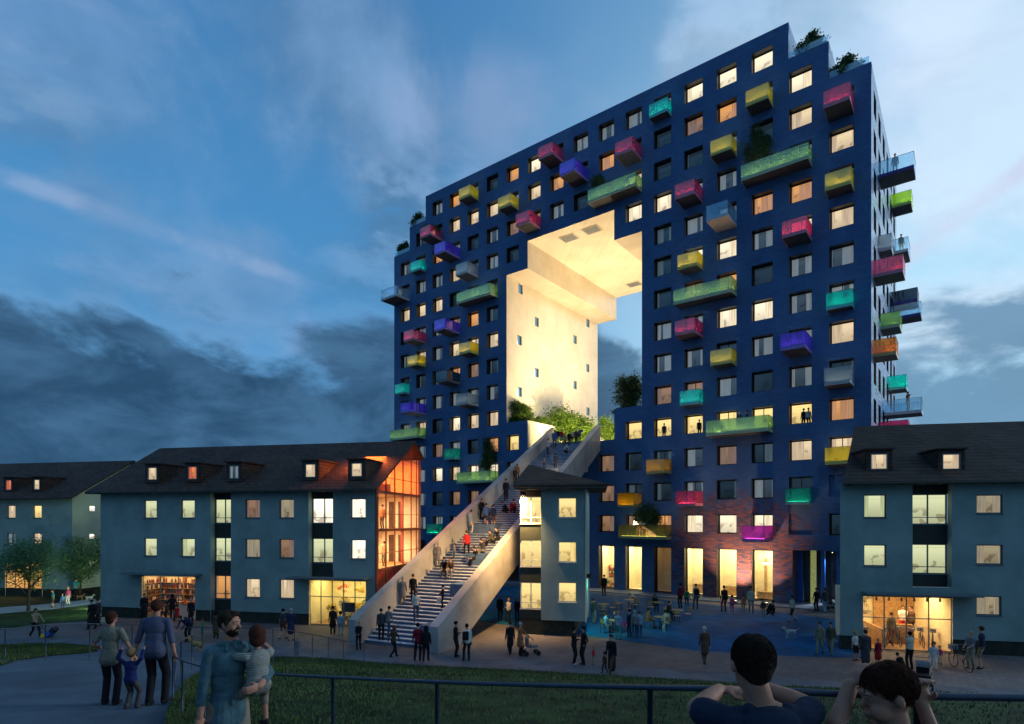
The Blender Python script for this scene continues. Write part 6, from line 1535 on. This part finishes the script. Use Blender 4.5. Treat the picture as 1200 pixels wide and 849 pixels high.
# strollers, truck, dogs, bags
def stroller(p, rz, lab, col='dkgrey', sc=1.0):
    root = empty('stroller', p, rz, lab, 'stroller'); root.scale = (sc, sc, sc)
    for x in (-.24, .24):
        for y in (-.30, .34): b = MB(); b.tube([(x-.02, y, .13), (x+.02, y, .13)], .13, 14); b.build('wheel', M['black'], root)
    b = MB(); 
    for x in (-.24, .24): b.tube([(x, .34, .13), (x, -.1, .62), (x, -.42, 1.02)], .013, 6); b.tube([(x, -.30, .13), (x, .12, .60)], .013, 6)
    b.tube([(-.24, -.42, 1.02), (.24, -.42, 1.02)], .016, 6); b.build('frame', M['grey'], root)
    b = MB(); b.box(-.2, .2, -.18, .36, .42, .50); b.box(-.2, .2, -.26, -.16, .46, .92); b.build('seat', cmat(COLR[col]), root, bevel=.02)
    b = MB()
    for i in range(6):
        a0, a1 = R(20+i*20), R(40+i*20); r_ = .30
        b.poly([(-.22, -.12+r_*math.cos(a0)*.8, .66+r_*math.sin(a0)), (.22, -.12+r_*math.cos(a0)*.8, .66+r_*math.sin(a0)), (.22, -.12+r_*math.cos(a1)*.8, .66+r_*math.sin(a1)), (-.22, -.12+r_*math.cos(a1)*.8, .66+r_*math.sin(a1))])
    b.build('hood', cmat(COLR['grey']), root)
stroller(on_plaza(622, 768), R(-75), 'grey stroller pushed by a person in orange brown coat', 'grey', 1.0)
stroller(on_plaza(979, 716), R(30), 'dark stroller standing at the covered entrance', 'black', 1.15)
stroller(on_plaza(1082, 806), R(150), 'dark stroller with white strap on the road beyond the boy with raised fist', 'black', 1.15)
def dog(p, rz, lab, col, sc=1.0):
    f = Fig()
    f.ell((0, .12, .44), (.12, .22, .14), TOP); f.ell((0, -.14, .46), (.10, .22, .11), TOP); f.ell((0, -.28, .44), (.11, .13, .13), TOP)
    f.cap((0, .28, .50), (0, .42, .66), .085, .065, TOP); f.ell((0, .46, .70), (.065, .085, .068), TOP); f.cap((0, .50, .69), (0, .62, .66), .045, .028, TOP)
    for s in (-1, 1):
        f.cap((.05*s, .42, .75), (.075*s, .40, .67), .022, .028, TOP)
        f.cap((.07*s, .22, .40), (.075*s, .22, .22), .050, .030, TOP); f.cap((.075*s, .22, .22), (.075*s, .25, .03), .028, .026, TOP); f.cap((.075*s, .25, .03), (.075*s, .29, .025), .028, .022, TOP)
        f.cap((.07*s, -.30, .42), (.08*s, -.22, .26), .075, .042, TOP); f.cap((.08*s, -.22, .26), (.08*s, -.36, .15), .036, .022, TOP); f.cap((.08*s, -.36, .15), (.08*s, -.33, .03), .023, .022, TOP); f.cap((.08*s, -.33, .03), (.08*s, -.27, .025), .025, .020, TOP)
    f.cap((0, -.38, .50), (0, -.58, .56), .035, .022, TOP); f.cap((0, -.58, .56), (0, -.70, .68), .022, .014, TOP)
    me = f.mesh('dog', .018); o = bpy.data.objects.new('dog', me); COL.objects.link(o)
    for i in range(6): me.materials[i] = cmat(col)
    o.location = p; o.rotation_euler = (0, 0, rz); o.scale = (sc, sc, sc); tag(o, lab, 'dog')
dog(on_plaza(230, 765), R(70), 'golden long haired dog standing before a bending person', (.42, .24, .09), 1.05)
dog(on_plaza(93.5, 704), R(-80), 'small brown dog beside the person in teal top on the left lawn', (.22, .12, .06), .8)
dog(on_plaza(105, 705), R(-90), 'small black and white dog near the house corner on the left lawn', (.30, .30, .30), .8)
dog(on_plaza(926, 748), R(100), 'white dog on the blue square', (.60, .58, .52), .9)
dog(on_plaza(778, 741), R(170), 'small white dog sitting by the cafe tables', (.55, .5, .45), .7)
root = empty('hand_truck', on_plaza(54, 747), R(-100), 'blue and yellow loaded hand truck pulled over the square', 'hand truck')
b = MB()
for x in (-.2, .2): b.tube([(x, 0, .15), (x, -1.0, .95), (x, -1.15, 1.0)], .018, 6)
for i in range(4): b.tube([(-.2, -.2-i*.25, .31+i*.2), (.2, -.2-i*.25, .31+i*.2)], .014, 6)
b.box(-.22, .22, .0, .28, .05, .08); b.build('frame', M['darkmetal'], root)
for x in (-.24, .24): b = MB(); b.tube([(x-.03, 0, .13), (x+.03, 0, .13)], .13, 12); b.build('wheel', M['yellow_fl'], root)
q_ = Matrix.Rotation(R(-50), 4, 'X')
b = MB(); T = lambda p: tuple(Vector((0, .02, .18))+q_@Vector(p)); b.box(-.2, .2, .02, .25, .05, .42, 0, T); b.box(-.18, .18, .02, .24, .43, .75, 1, T); b.build('crate', [M['stripeblue'], M['darkmetal']], root)
bicycle('bicycle', on_plaza(1126, 785), R(83), 'black city bicycle with basket held by a blond person', None, 'black', 1.08)
def bag(p, lab, col, w=.34, h=.34, name='shopping_bag', cat='bag'):
    root = empty(name, p, R(random.uniform(-30, 30)), lab, cat)
    b = MB(); b.prism([(-w/2, -.07), (w/2, -.07), (w/2, .07), (-w/2, .07)], 0, h); b.build('bag_body', cmat(COLR[col]), root, bevel=.02)
    b = MB(); b.tube([(-.08, 0, h), (-.07, 0, h+.13), (.07, 0, h+.13), (.08, 0, h)], .008, 5); b.build('handle', M['black'], root)
bag(on_stair(516, 713)+Vector((-.05, 0, .25)), 'white shopping bag held beside the right parapet', 'white')
p = on_plaza(724, 750); bag(p+Vector((.30, -.05, .75)), 'pink shoulder bag of the person in pale teal jacket', 'pink')
p = on_plaza(547, 775); b = MB(); b.box(-.15, .15, -.10, .08, 0, .44)
o = b.build('backpack', cmat(COLR['black']), None, bevel=.05); o.location = p+Vector((-.05, -.20, 1.08)); o.rotation_euler = (R(4), 0, R(20)); tag(o, 'dark backpack on the person in white shirt near the parapet end', 'backpack')
p = on_plaza(815.5, 714); o2 = bpy.data.objects.new('backpack', o.data); COL.objects.link(o2); o2.location = p+Vector((0, -.18, 1.15)); tag(o2, 'dark backpack on the person in grey green jacket before the shop window', 'backpack')
bag(on_plaza(122, 736)+Vector((0, 0, .35)), 'pale yellow bag carried by the person in dark coat at the lit lawn', 'cream')
# person inside the bicycle shop, figure and barista
for xx, yy, fa, lab, kw in ((1044, 1.2, 180, 'person in grey green clothes walking out on the ramp of the bicycle shop', dict(ct='khaki', cb='olive', ph='walk2')), (1058, 2.6, 150, 'person in white shirt and red apron behind the bicycle shop counter', dict(ct='white', cb='red', top='tee', arms='front')), (1068, 2.4, 100, 'person in dark clothes beside the counter of the bicycle shop', dict(ct='brown', cb='black'))):
    x, z = HR.hit(xx, 720, yy); person(HR.world(x, yy, .1 if yy < 2 else .3), 1.85, fa, lab, **kw)
# ------------------------------------------------------------------ foreground figures, built one by one
def link_fig(f, label, loc, rz, sc, mats, voxel, hairvox=.006, smooth=2, hair_disp=True, hem=None, grow=.006, shirt='shirt'):
    root = empty('person', loc, rz, label, 'person'); root.scale = (sc, sc, sc)
    b = f.mesh('body', voxel, 'body', smooth); o = bpy.data.objects.new('body', b); COL.objects.link(o); o.parent = root
    for i, m_ in enumerate(mats): b.materials[i] = m_
    # the shirt is a garment of its own over the body
    g = Fig()
    for q in f.p:
        if q[6] in ('body', 'cloth') and q[5] == TOP:
            if q[0] == 'c': g.cap(q[1], q[2], q[3]+grow, q[4]+grow, TOP)
            else: g.ell(q[1], q[2]+Vector((grow, grow, grow)), TOP, q[3])
    sm_ = g.mesh(shirt, voxel*.8, 'body', 4)
    if hem is not None:
        bm = bmesh.new(); bm.from_mesh(sm_); bmesh.ops.bisect_plane(bm, geom=bm.verts[:]+bm.edges[:]+bm.faces[:], plane_co=(0, 0, hem), plane_no=(0, 0, 1), clear_inner=True); bm.to_mesh(sm_); bm.free()
    so_ = bpy.data.objects.new(shirt, sm_); COL.objects.link(so_); so_.parent = root
    for i in range(6): sm_.materials[i] = mats[1]
    if any(q[6] == 'hair' for q in f.p):
        h = f.mesh('hair', hairvox, 'hair', 3); oh = bpy.data.objects.new('hair', h); COL.objects.link(oh); oh.parent = root
        for i in range(6): h.materials[i] = mats[5]
        if hair_disp:
            tx = bpy.data.textures.new('hair_strands', 'CLOUDS'); tx.noise_scale = .012; md = oh.modifiers.new('d', 'DISPLACE'); md.texture = tx; md.strength = .004; md.mid_level = .5
    return root
def strands(name, root, pts_fn, cnt, mat, seed, w=.0012):
    """loose hair strands: thin curved ribbons"""
    r = random.Random(seed); mb = MB()
    for _ in range(cnt):
        P_ = pts_fn(r); 
        for a, b in zip(P_[:-1], P_[1:]):
            s = Vector((r.uniform(-1, 1), r.uniform(-1, 1), r.uniform(-.3, .3))).normalized()*w
            mb.poly([a-s, a+s, b+s*.6, b-s*.6])
    return mb.build(name, mat, root)
def scalp_strands(r, c, rad, Rm, length, down=1.0, back=.2, sc=1.0, front_cut=.35):
    while True:
        d = Vector((r.gauss(0, 1), r.gauss(0, 1), r.gauss(0, 1))).normalized()
        if d.z > -.25-.3*(d.y < 0) and d.y < front_cut+d.z*.9: break
    p = Vector((d.x*rad[0], d.y*rad[1], d.z*rad[2])); out = [p*.985]
    t = Vector((d.x*.6, d.y*.5-back, -down)); t = (t-d*t.dot(d)).normalized()
    out.append(p*1.035+t*length*.5); out.append(p*1.03+t*length)
    return [c+Rm@(q*sc) for q in out]
SHIRT = pbr('worn_denim_shirt', (.055, .115, .140), .85, .16, 9, .35, 30, .2)
SHIRT2 = pbr('lilac_blue_shirt', (.065, .075, .125), .85, .08, 5, .3, 30, .2)
BLOUSE = pbr('pale_patterned_blouse', (.17, .165, .13), .85, .22, 55, .3, 30, .2)
DARKT = pbr('dark_trousers', (.010, .010, .014), .85, .15, 10, .3, 40, .2)
BEIGET = pbr('beige_trousers', (.19, .16, .12), .85, .08, 10, .3, 40, .2)
NAVYK = pbr('blue_knitted_sweater', (.012, .022, .10), .9, .15, 40, .5, 80, .2)
GREYT = pbr('grey_trousers', (.06, .055, .06), .85, .15, 12, .5, 40, .2)
def striped(name, a, b, sc):
    m, n = newmat(name); v = n('ShaderNodeTexCoord').outputs['Object']; s = n('ShaderNodeSeparateXYZ', i_Vector=v)
    st = n.ramp(n.m('SINE', n.m('MULTIPLY', n.m('ADD', s.outputs[2], n.m('MULTIPLY', n.noise(v, 5, 2), .03)), sc)), -.1, .3)
    bs = n('ShaderNodeBsdfPrincipled', i_Base_Color=n.mix(st, C4(a), C4(b)), i_Roughness=.85)
    n.set(bs.inputs['Normal'], n('ShaderNodeBump', i_Strength=.3, i_Distance=.02, i_Height=n.noise(v, 22, 4)).outputs[0])
    n('ShaderNodeOutputMaterial', i_Surface=bs); return m
STRIPE = striped('striped_cream_top', (.24, .24, .20), (.11, .12, .12), 240)
NAVYT = pbr('navy_tee_shirt', (.014, .022, .045), .85, .10, 9, .4, 26, .2)
GREENT = pbr('green_tee_shirt', (.018, .065, .055), .85, .10, 9, .4, 26, .2)
SK1 = pbr('light_skin', (.36, .17, .11), .62, .06, 30, .08, 200, .25)
SHOE = cmat(COLR['shoe'])
# --- family of three seen from behind, walking up the path
def torso(f, pel, sh, w=1.0, m=TOP, belly=.0, hem=.08):
    up = (sh-pel).normalized()
    f.ell(pel+V3(0, -.005, -.05), (.155*w, .112, .11), BOT); f.ell(pel.lerp(sh, .36), (.160*w, .114+belly, .22), m); f.ell(pel.lerp(sh, .70)+up*.02, (.182*w, .120, .185), m)
    f.cap(pel+up*.10+V3(.035, 0, 0), pel+up*(.07-hem)+V3(.050, 0, 0), .122*w, .134, m); f.cap(pel+up*.10-V3(.035, 0, 0), pel+up*(.07-hem)-V3(.050, 0, 0), .122*w, .134, m); f.cap(pel+up*.08, pel+up*(.07-hem), .120*w, .134, m)
    f.cap(sh+V3(-.135*w, 0, -.035), sh+V3(.135*w, 0, -.035), .062, .062, m)
    f.cap(sh+V3(0, 0, -.03), sh+up*.10+V3(0, .012, 0), .056, .050, SK)
def arm(f, S, hp, s, pole, cuff=1.0, r=(.050, .040, .033), curl=.5, det=True, l=(.285, .255), hdir=None, hsc=1.0, up=None):
    el, wr = ik(S, hp, l[0], l[1], pole); r0, r1, r2 = r
    def part(a, b, ra, rb, t0, t1):       # sleeve up to cuff (0..2 over both bones)
        pass
    if cuff >= 2: f.cap(S, el, r0, r1, TOP); f.cap(el, wr, r1, r2, TOP)
    elif cuff > 1: t = cuff-1; f.cap(S, el, r0, r1, TOP); f.cap(el, el.lerp(wr, t), r1+.002, r1-.003, TOP); f.cap(el.lerp(wr, t*.9), wr, r1-.008, r2-.006, SK)
    else: f.cap(S, S.lerp(el, cuff), r0+.004, r0, TOP); f.cap(S.lerp(el, cuff*.9), el, r1, r1-.006, SK); f.cap(el, wr, r1-.005, r2-.006, SK)
    hand(f, wr, hdir or (wr-el), s, curl, det, hsc, up)
    return el, wr
def legs(f, pel, fl, fr, r=(.092, .066, .055), poleL=None):
    for s, t in ((-1, fl), (1, fr)):
        hip = pel+V3(.088*s, 0, -.02); kn, an = ik(hip, V3(*t), .43, .42, V3(.1*s, 1, .1)); f.cap(hip, kn, r[0], r[1], BOT); f.cap(kn, an, r[1], r[2], BOT); f.cap(an+V3(0, 0, .02), an+V3(0, 0, -.03), r[2]+.004, r[2]+.008, BOT)
        f.cap(an+V3(0, -.04, -.045), an+V3(.02*s, .14, -.055), .042, .034, SHO)
def spot(px, py): p = on_hill(px, py); return Vector((p.x, p.y, hill(p.x, p.y)+.0))
pw, pb, pm = spot(129, 826), spot(153, 831), spot(182, 827)
# woman
f = Fig(); pel = V3(0, 0, .93); sh = V3(0, .03, 1.43); legs(f, pel, (-.11, .04, .08), (.11, -.02, .08), (.095, .066, .062)); torso(f, pel, sh, .86, TOP, -.008, .14)
head(f, sh+V3(0, .03, .20), R(-25), 0, 'bob', 1.0, True)
arm(f, sh+V3(-.165, 0, -.035), V3(-.23, .16, 1.03), -1, V3(-.4, -.9, -.2), .72, (.052, .040, .033))
arm(f, sh+V3(.165, 0, -.035), V3(.44, .04, .86), 1, V3(.3, -.9, -.2), .72, (.052, .040, .033), curl=.9)
hw_ = link_fig(f, 'reddish haired person in pale blouse holding a small child by the hand, seen from behind', pw, R(6), 1.63/1.74, [SK1, BLOUSE, DARKT, SHOE, SK1, HAIRM['darkred']], .010, .008, hem=.80)
# man
f = Fig(); legs(f, pel, (-.10, .0, .08), (.10, .10, .09), (.094, .068, .058)); torso(f, pel, sh, 1.0, TOP, -.004, .10)
head(f, sh+V3(0, .02, .20), R(10), 0, 'short', 1.0, True)
arm(f, sh+V3(-.19, 0, -.035), V3(-.35, .02, .87), -1, V3(-.4, -.9, -.2), 1.25, (.056, .045, .035), curl=.9)
arm(f, sh+V3(.19, 0, -.035), V3(.30, .03, .84), 1, V3(.4, -.9, -.2), 1.25, (.056, .045, .035))
link_fig(f, 'tall person in lilac blue shirt holding a small child by the hand, seen from behind', pm, R(3), 1.86/1.75, [SK1, SHIRT2, DARKT, SHOE, SK1, HAIRM['darkred']], .010, .008, hem=.88)
# child between them
f = Fig(); pel = V3(0, 0, .86); sh = V3(0, .02, 1.34); legs(f, pel, (-.11, 0, .08), (.12, .12, .08), (.100, .078, .070)); torso(f, pel, sh, .98)
head(f, sh+V3(0, .02, .26), 0, 0, 'short', 1.42, True)
arm(f, sh+V3(-.17, 0, -.035), V3(-.33, .06, 1.68), -1, V3(-.6, -.6, -.2), 2.0, (.056, .048, .042), l=(.26, .22))
arm(f, sh+V3(.17, 0, -.035), V3(.33, .06, 1.68), 1, V3(.6, -.6, -.2), 2.0, (.056, .048, .042), l=(.26, .22))
link_fig(f, 'small blond child in blue sweater holding hands with two adults, seen from behind', pb, R(0), 1.06/1.80, [SK1, NAVYK, GREYT, SHOE, SK1, HAIRM['dkblond']], .011, .010, hem=.84)

# --- person in denim shirt carrying a girl
D_ = 5.3; sc = 1.0; gx = (267-600)/FP*D_
zhead = EYE-(714-YH)/FP*D_; gz_ = hill(gx, D_)
HM_ = zhead-gz_; s_ = HM_/1.775
f = Fig(); pel = V3(0, 0, .93); sh = V3(0, .02, 1.44); legs(f, pel, (-.11, .05, .08), (.12, -.05, .08), (.094, .068, .058)); torso(f, pel, sh, .86, TOP, -.008, .22)
Rh = Matrix.Rotation(R(-38), 3, 'Z')
T = head(f, sh+V3(0, .03, .205), R(38), R(-3), 'crop', 1.0, True, True)
f.ell(T(0, -.025, .062), (.081, .088, .064), HAIR, None, 'hair'); f.ell(T(0, .040, .098), (.048, .034, .026), HAIR, None, 'hair')
for s in (-1, 1): f.ell(T(.072*s, .010, .020), (.010, .012, .030), HAIR, None, 'hair')
arm(f, sh+V3(.158, 0, -.035), V3(.245, .06, .86), 1, V3(.4, -.9, -.2), 1.55, (.050, .041, .034), curl=.6)
arm(f, sh+V3(-.185, 0, -.035), V3(-.16, .34, 1.12), -1, V3(-1, -.35, -.6), 1.55, (.058, .047, .038), curl=.7, hdir=V3(.9, .35, -.1), up=V3(0, 1, 0))
f.cap(V3(.0, .105, 1.40), V3(0, .120, .95), .008, .008, TOP)                      # button placket
for s in (-1, 1): f.cap(sh+V3(.02*s, .045, .045), sh+V3(.085*s, .03, .035), .020, .018, TOP); f.cap(sh+V3(.02*s, .05, .045), sh+V3(.045*s, .10, -.01), .016, .010, TOP)   # collar
man = link_fig(f, 'bearded person in faded denim shirt and beige trousers carrying a small girl on one arm', (gx, D_, gz_), R(180-(-42)), s_, [SK1, SHIRT, BEIGET, SHOE, HAIRM['darkbrown'], HAIRM['darkbrown']], .0085, .006, hem=.76)
def eyes(root, Tf, sc=1.0, lid=True):
    for s in (-1, 1):
        b = MB(); b.ball(Tf(.030*s, .0715, .016), (.0125*sc, .0105*sc, .0085*sc), 0, 10, 8); b.build('eye', pbr('eye_white', (.30, .27, .25), .3, 0), root, smooth=True)
        b = MB(); b.ball(Tf(.030*s, .0805, .016), (.0050*sc, .003*sc, .0052*sc), 0, 8, 6); b.build('iris', M['darkwood'], root, smooth=True)
eyes(man, T)
b = MB()
for s in (-1, 1): b.ball(T(.028*s, .0865, .037), (.016, .005, .0032), 0, 10, 6)
b.build('eyebrow', HAIRM['darkbrown'], man, smooth=True)
b = MB(); b.ball(T(0, .0865, -.050), (.020, .008, .0055), 0, 10, 6); b.build('lips', pbr('lips', (.26, .08, .07), .5, 0), man, smooth=True)
# the girl: seated on his forearm, facing him
fw_ = Vector((math.sin(R(-42+180))*-1, math.cos(R(222)), 0))
g = Fig(); pel = V3(0, 0, .30); sh = V3(0, .03, .74)
torso(g, pel, sh, .95, TOP, 0, .10)
for s in (-1, 1):
    hip = pel+V3(.085*s, 0, -.02); kn = hip+V3(.12*s, .26, -.22); an = kn+V3(.0, -.06, -.40); g.cap(hip, kn, .095, .070, BOT); g.cap(kn, kn.lerp(an, .35), .070, .062, BOT); g.cap(kn.lerp(an, .3), an, .052, .038, SK); g.cap(an+V3(0, -.04, -.03), an+V3(0, .14, -.07), .046, .038, SHO)
TG = head(g, sh+V3(0, .02, .25), R(-18), R(-8), 'bob', 1.36, True)
arm(g, sh+V3(-.17, 0, -.035), V3(-.22, .34, .86), -1, V3(-.8, -.2, -.6), .6, (.056, .044, .040), l=(.24, .21))
arm(g, sh+V3(.17, 0, -.035), V3(.20, .36, .84), 1, V3(.8, -.2, -.6), .6, (.056, .044, .040), l=(.24, .21))
gc = Vector(((303-600)/FP*(D_-.02), D_-.02, 0)); hs_ = .60
gtop = EYE-(734.5-YH)/FP*(D_-.02); gzz = gtop-(.74+.25+.155)*hs_
girl = link_fig(g, 'small girl with brown bob and striped cream top held on an arm', (gc.x, gc.y, gzz), R(48), hs_, [SK1, STRIPE, BEIGET, SHOE, SK1, HAIRM['darkred']], .010, .008)

# --- boy seen from behind, arms folded on the rail
def kid_head_extra(f, T, sc): pass
D1 = 2.13; X1 = (881-600)/FP*D1; ztop1 = EYE-(744-YH)/FP*D1
f = Fig(); hz = 0.0                     # head centre at the origin
hs1 = 1.0
Rm = Matrix.Identity(3)
T = head(f, V3(0, 0, 0), 0, R(-4), 'crop', .90, True, False, True)
f.ell(T(0, -.022, .030), (.0715, .087, .086), HAIR, None, 'hair'); f.ell(T(0, -.058, -.018), (.053, .028, .046), HAIR, None, 'hair')
sh = V3(.040, -.015, -.162)
f.cap(sh+V3(0, 0, -.02), V3(0, -.015, -.05), .050, .047, SK); f.ell(sh+V3(0, -.01, .0), (.085, .05, .045), SK)
f.cap(sh+V3(-.105, 0, -.035), sh+V3(.105, 0, -.035), .050, .050, TOP); f.ell(sh+V3(0, -.005, -.14), (.150, .095, .17), TOP); f.ell(sh+V3(0, -.01, -.30), (.130, .095, .16), TOP); f.ell(sh+V3(0, -.01, -.46), (.130, .10, .13), TOP)
f.ell(sh+V3(0, -.05, -.030), (.098, .045, .060), TOP); f.cap(sh+V3(-.07, -.03, .015), sh+V3(0, -.075, -.06), .020, .026, TOP); f.cap(sh+V3(.07, -.03, .015), sh+V3(0, -.075, -.06), .020, .026, TOP)   # hood lying on the back
for s in (-1, 1):
    S = sh+V3(.125*s, 0, -.035); el = V3(.045+.225*s, .075, -.180); wr = V3(-.035, .215, -.150) if s < 0 else V3(.150, .20, -.142)
    f.cap(S, S.lerp(el, .75), .047, .050, TOP); f.cap(S.lerp(el, .6), el, .038, .035, SK); f.cap(el, el.lerp(wr, .5), .036, .036, SK); f.cap(el.lerp(wr, .5), wr, .036, .026, SK)
    hand(f, wr, V3(-s, -.05, .02), s, .35, True, .85)
for s in (-1, 1):
    hip = sh+V3(.07*s, -.02, -.52); f.cap(hip, hip+V3(.01*s, 0, -.26), .082, .060, BOT); f.cap(hip+V3(.01*s, 0, -.26), hip+V3(.01*s, -.02, -.50), .050, .036, SK); f.cap(hip+V3(.01*s, -.04, -.535), hip+V3(.02*s, .10, -.55), .036, .030, SHO)
c1 = Vector((X1, D1, ztop1-.112))
boy1 = link_fig(f, 'boy in navy tee shirt leaning his arms on the railing, back to the viewer', c1, R(2), 1.0, [SK1, NAVYT, DARKT, SHOE, SK1, HAIRM['darkbrown']], .0058, .0055)
strands('hair_strands', boy1, lambda r: scalp_strands(r, T(0, -.018, .034), (.070, .085, .084), Rm, .022, 1.0, .1, 1.0, .5), 5200, HAIRM['darkbrown'], 3, .0009)

# --- boy in profile, head down, one fist on the rail
D2 = 2.16; X2 = (1040-600)/FP*D2; ztop2 = EYE-(777-YH)/FP*D2
f = Fig(); yaw2 = R(82); Rm2 = Matrix.Rotation(yaw2, 3, 'Z') @ Matrix.Rotation(R(-14), 3, 'X')
T2 = head(f, V3(0, 0, 0), yaw2, R(-14), 'crop', .97, True, False, True)
f.ell(T2(0, -.020, .034), (.079, .094, .090), HAIR, Rm2, 'hair'); f.ell(T2(0, -.062, -.010), (.056, .030, .046), HAIR, Rm2, 'hair')
f.ell(T2(0, .082, -.057), (.022, .014, .0075), SK, Rm2); f.ell(T2(0, .086, -.044), (.022, .012, .006), SK, Rm2)
f.ell(T2(.040, .050, -.038), (.028, .036, .036), SK, Rm2); f.ell(T2(-.040, .050, -.038), (.028, .036, .036), SK, Rm2)
sh = V3(.035, -.02, -.165)
f.cap(sh+V3(0, 0, -.02), V3(.012, -.01, -.05), .050, .047, SK)
f.cap(sh+V3(-.105, 0, -.045), sh+V3(.105, -.02, -.045), .052, .052, TOP); f.ell(sh+V3(0, -.005, -.15), (.150, .098, .17), TOP); f.ell(sh+V3(0, -.01, -.32), (.132, .098, .17), TOP)
# left arm raised, elbow out, forehead resting on the wrist
S = sh+V3(-.125, 0, -.045); el = V3(-.165, .045, -.125); 
f.cap(S, S.lerp(el, .6), .048, .048, TOP); f.cap(S.lerp(el, .5), el, .037, .036, SK); wr = V3(-.075, .105, .010); f.cap(el, wr, .036, .027, SK); hand(f, wr, V3(.5, .2, .6), -1, .5, True, .82)
# right arm along to the fist on the rail
S = sh+V3(.125, -.02, -.045); el = V3(.215, .00, -.27); wr = V3(.168, .055, -.055)
f.cap(S, S.lerp(el, .65), .048, .050, TOP); f.cap(S.lerp(el, .5), el, .038, .034, SK); f.cap(el, wr, .034, .024, SK); hand(f, wr, V3(-.05, .12, 1), 1, 1.35, True, .84, V3(0, 1, 0))
for s in (-1, 1):
    hip = sh+V3(.07*s, -.02, -.52); f.cap(hip, hip+V3(.01*s, 0, -.26), .082, .060, BOT); f.cap(hip+V3(.01*s, 0, -.26), hip+V3(.01*s, -.02, -.50), .050, .036, SK); f.cap(hip+V3(.01*s, -.04, -.535), hip+V3(.02*s, .10, -.55), .036, .030, SHO)
c2 = Vector((X2, D2, ztop2-.122))
boy2 = link_fig(f, 'boy in green tee shirt seen in profile looking down with a fist on the railing', c2, 0, 1.0, [SK1, GREENT, DARKT, SHOE, SK1, HAIRM['darkred']], .0058, .0055)
eyes(boy2, T2, 1.0)
b = MB(); b.ball(T2(.030, .0740, .0195), (.0150, .0112, .0075), 0, 10, 6); b.ball(T2(-.030, .0740, .0195), (.0150, .0112, .0075), 0, 10, 6); b.build('eyelid', SK1, boy2, smooth=True)
b = MB(); 
for s in (-1, 1): b.ball(T2(.027*s, .0790, .040), (.015, .004, .0030), 0, 10, 6)
b.build('eyebrow', HAIRM['brown'], boy2, smooth=True)
strands('hair_strands', boy2, lambda r: scalp_strands(r, T2(0, -.016, .036), (.078, .093, .089), Rm2, .026, .7, .25, 1.0, .62), 5200, HAIRM['darkred'], 4, .0009)
for yy, e_ in ((11, 90), (17, 130), (23, 130)):
    flood(ST.world(SWD-PT-.2, yy, nose(yy)+.9), ST.world(PT, yy+1.5, nose(yy)+.9), e_, (1, .70, .40), {11: 'lowest', 17: 'middle', 23: 'uppermost'}[yy]+' of three small floodlights on the right stair parapet', ang=R(120), size=.1)
# last lamps: warm light on the stair flank, on the brick, and the green glow by the narrow house
flood(HM.world(.3, -.35, 8.55), ST.world(SWD, 9.0, 3.6), 6000, (1, .58, .22), 'floodlight on the narrow house lighting the outer face of the stair parapet', ang=R(135))
p = TW.world(-9.6, -2.2, .25); flood(p, TW.world(-10.0, .2, 6.5), 5200, (1, .55, .28), 'ground floodlight washing the brick between two shop windows', ang=R(100), size=.15)
p = TW.world(-7.2, -1.9, .25); flood(p, TW.world(-7.6, .3, 6.0), 1300, (1, .50, .30), 'ground floodlight right of the last bright shop window', ang=R(90), size=.15)
p = on_plaza(684, 735); flood(HM.world(xr+.15, .3, 3.6), (p.x+1.4, p.y+.1, 0), 420, (.25, 1, .72), 'green lamp on the corner of the narrow house over the cafe square', ang=R(140))
p = on_plaza(108, 716); flood((p.x, p.y, .3), FF.world(LF, 3.5, 5), 900, (.85, 1, .62), 'floodlight on the left lawn aimed at the pale gable end', ang=R(150))
p = on_plaza(100, 718); flood(HL.world(-.25, 1.5, 3.0), (p.x, p.y-.6, 0), 420, (.75, 1, .30), 'small lamp on the end wall of the long house lighting the left lawn', ang=R(120))
p = on_plaza(965, 700); flood(TW.world(-3.2, 2.6, 4.3), TW.world(-3.2, 2.0, 0), 900, (.70, .85, 1), 'cool downlight in the covered entrance', ang=R(120))
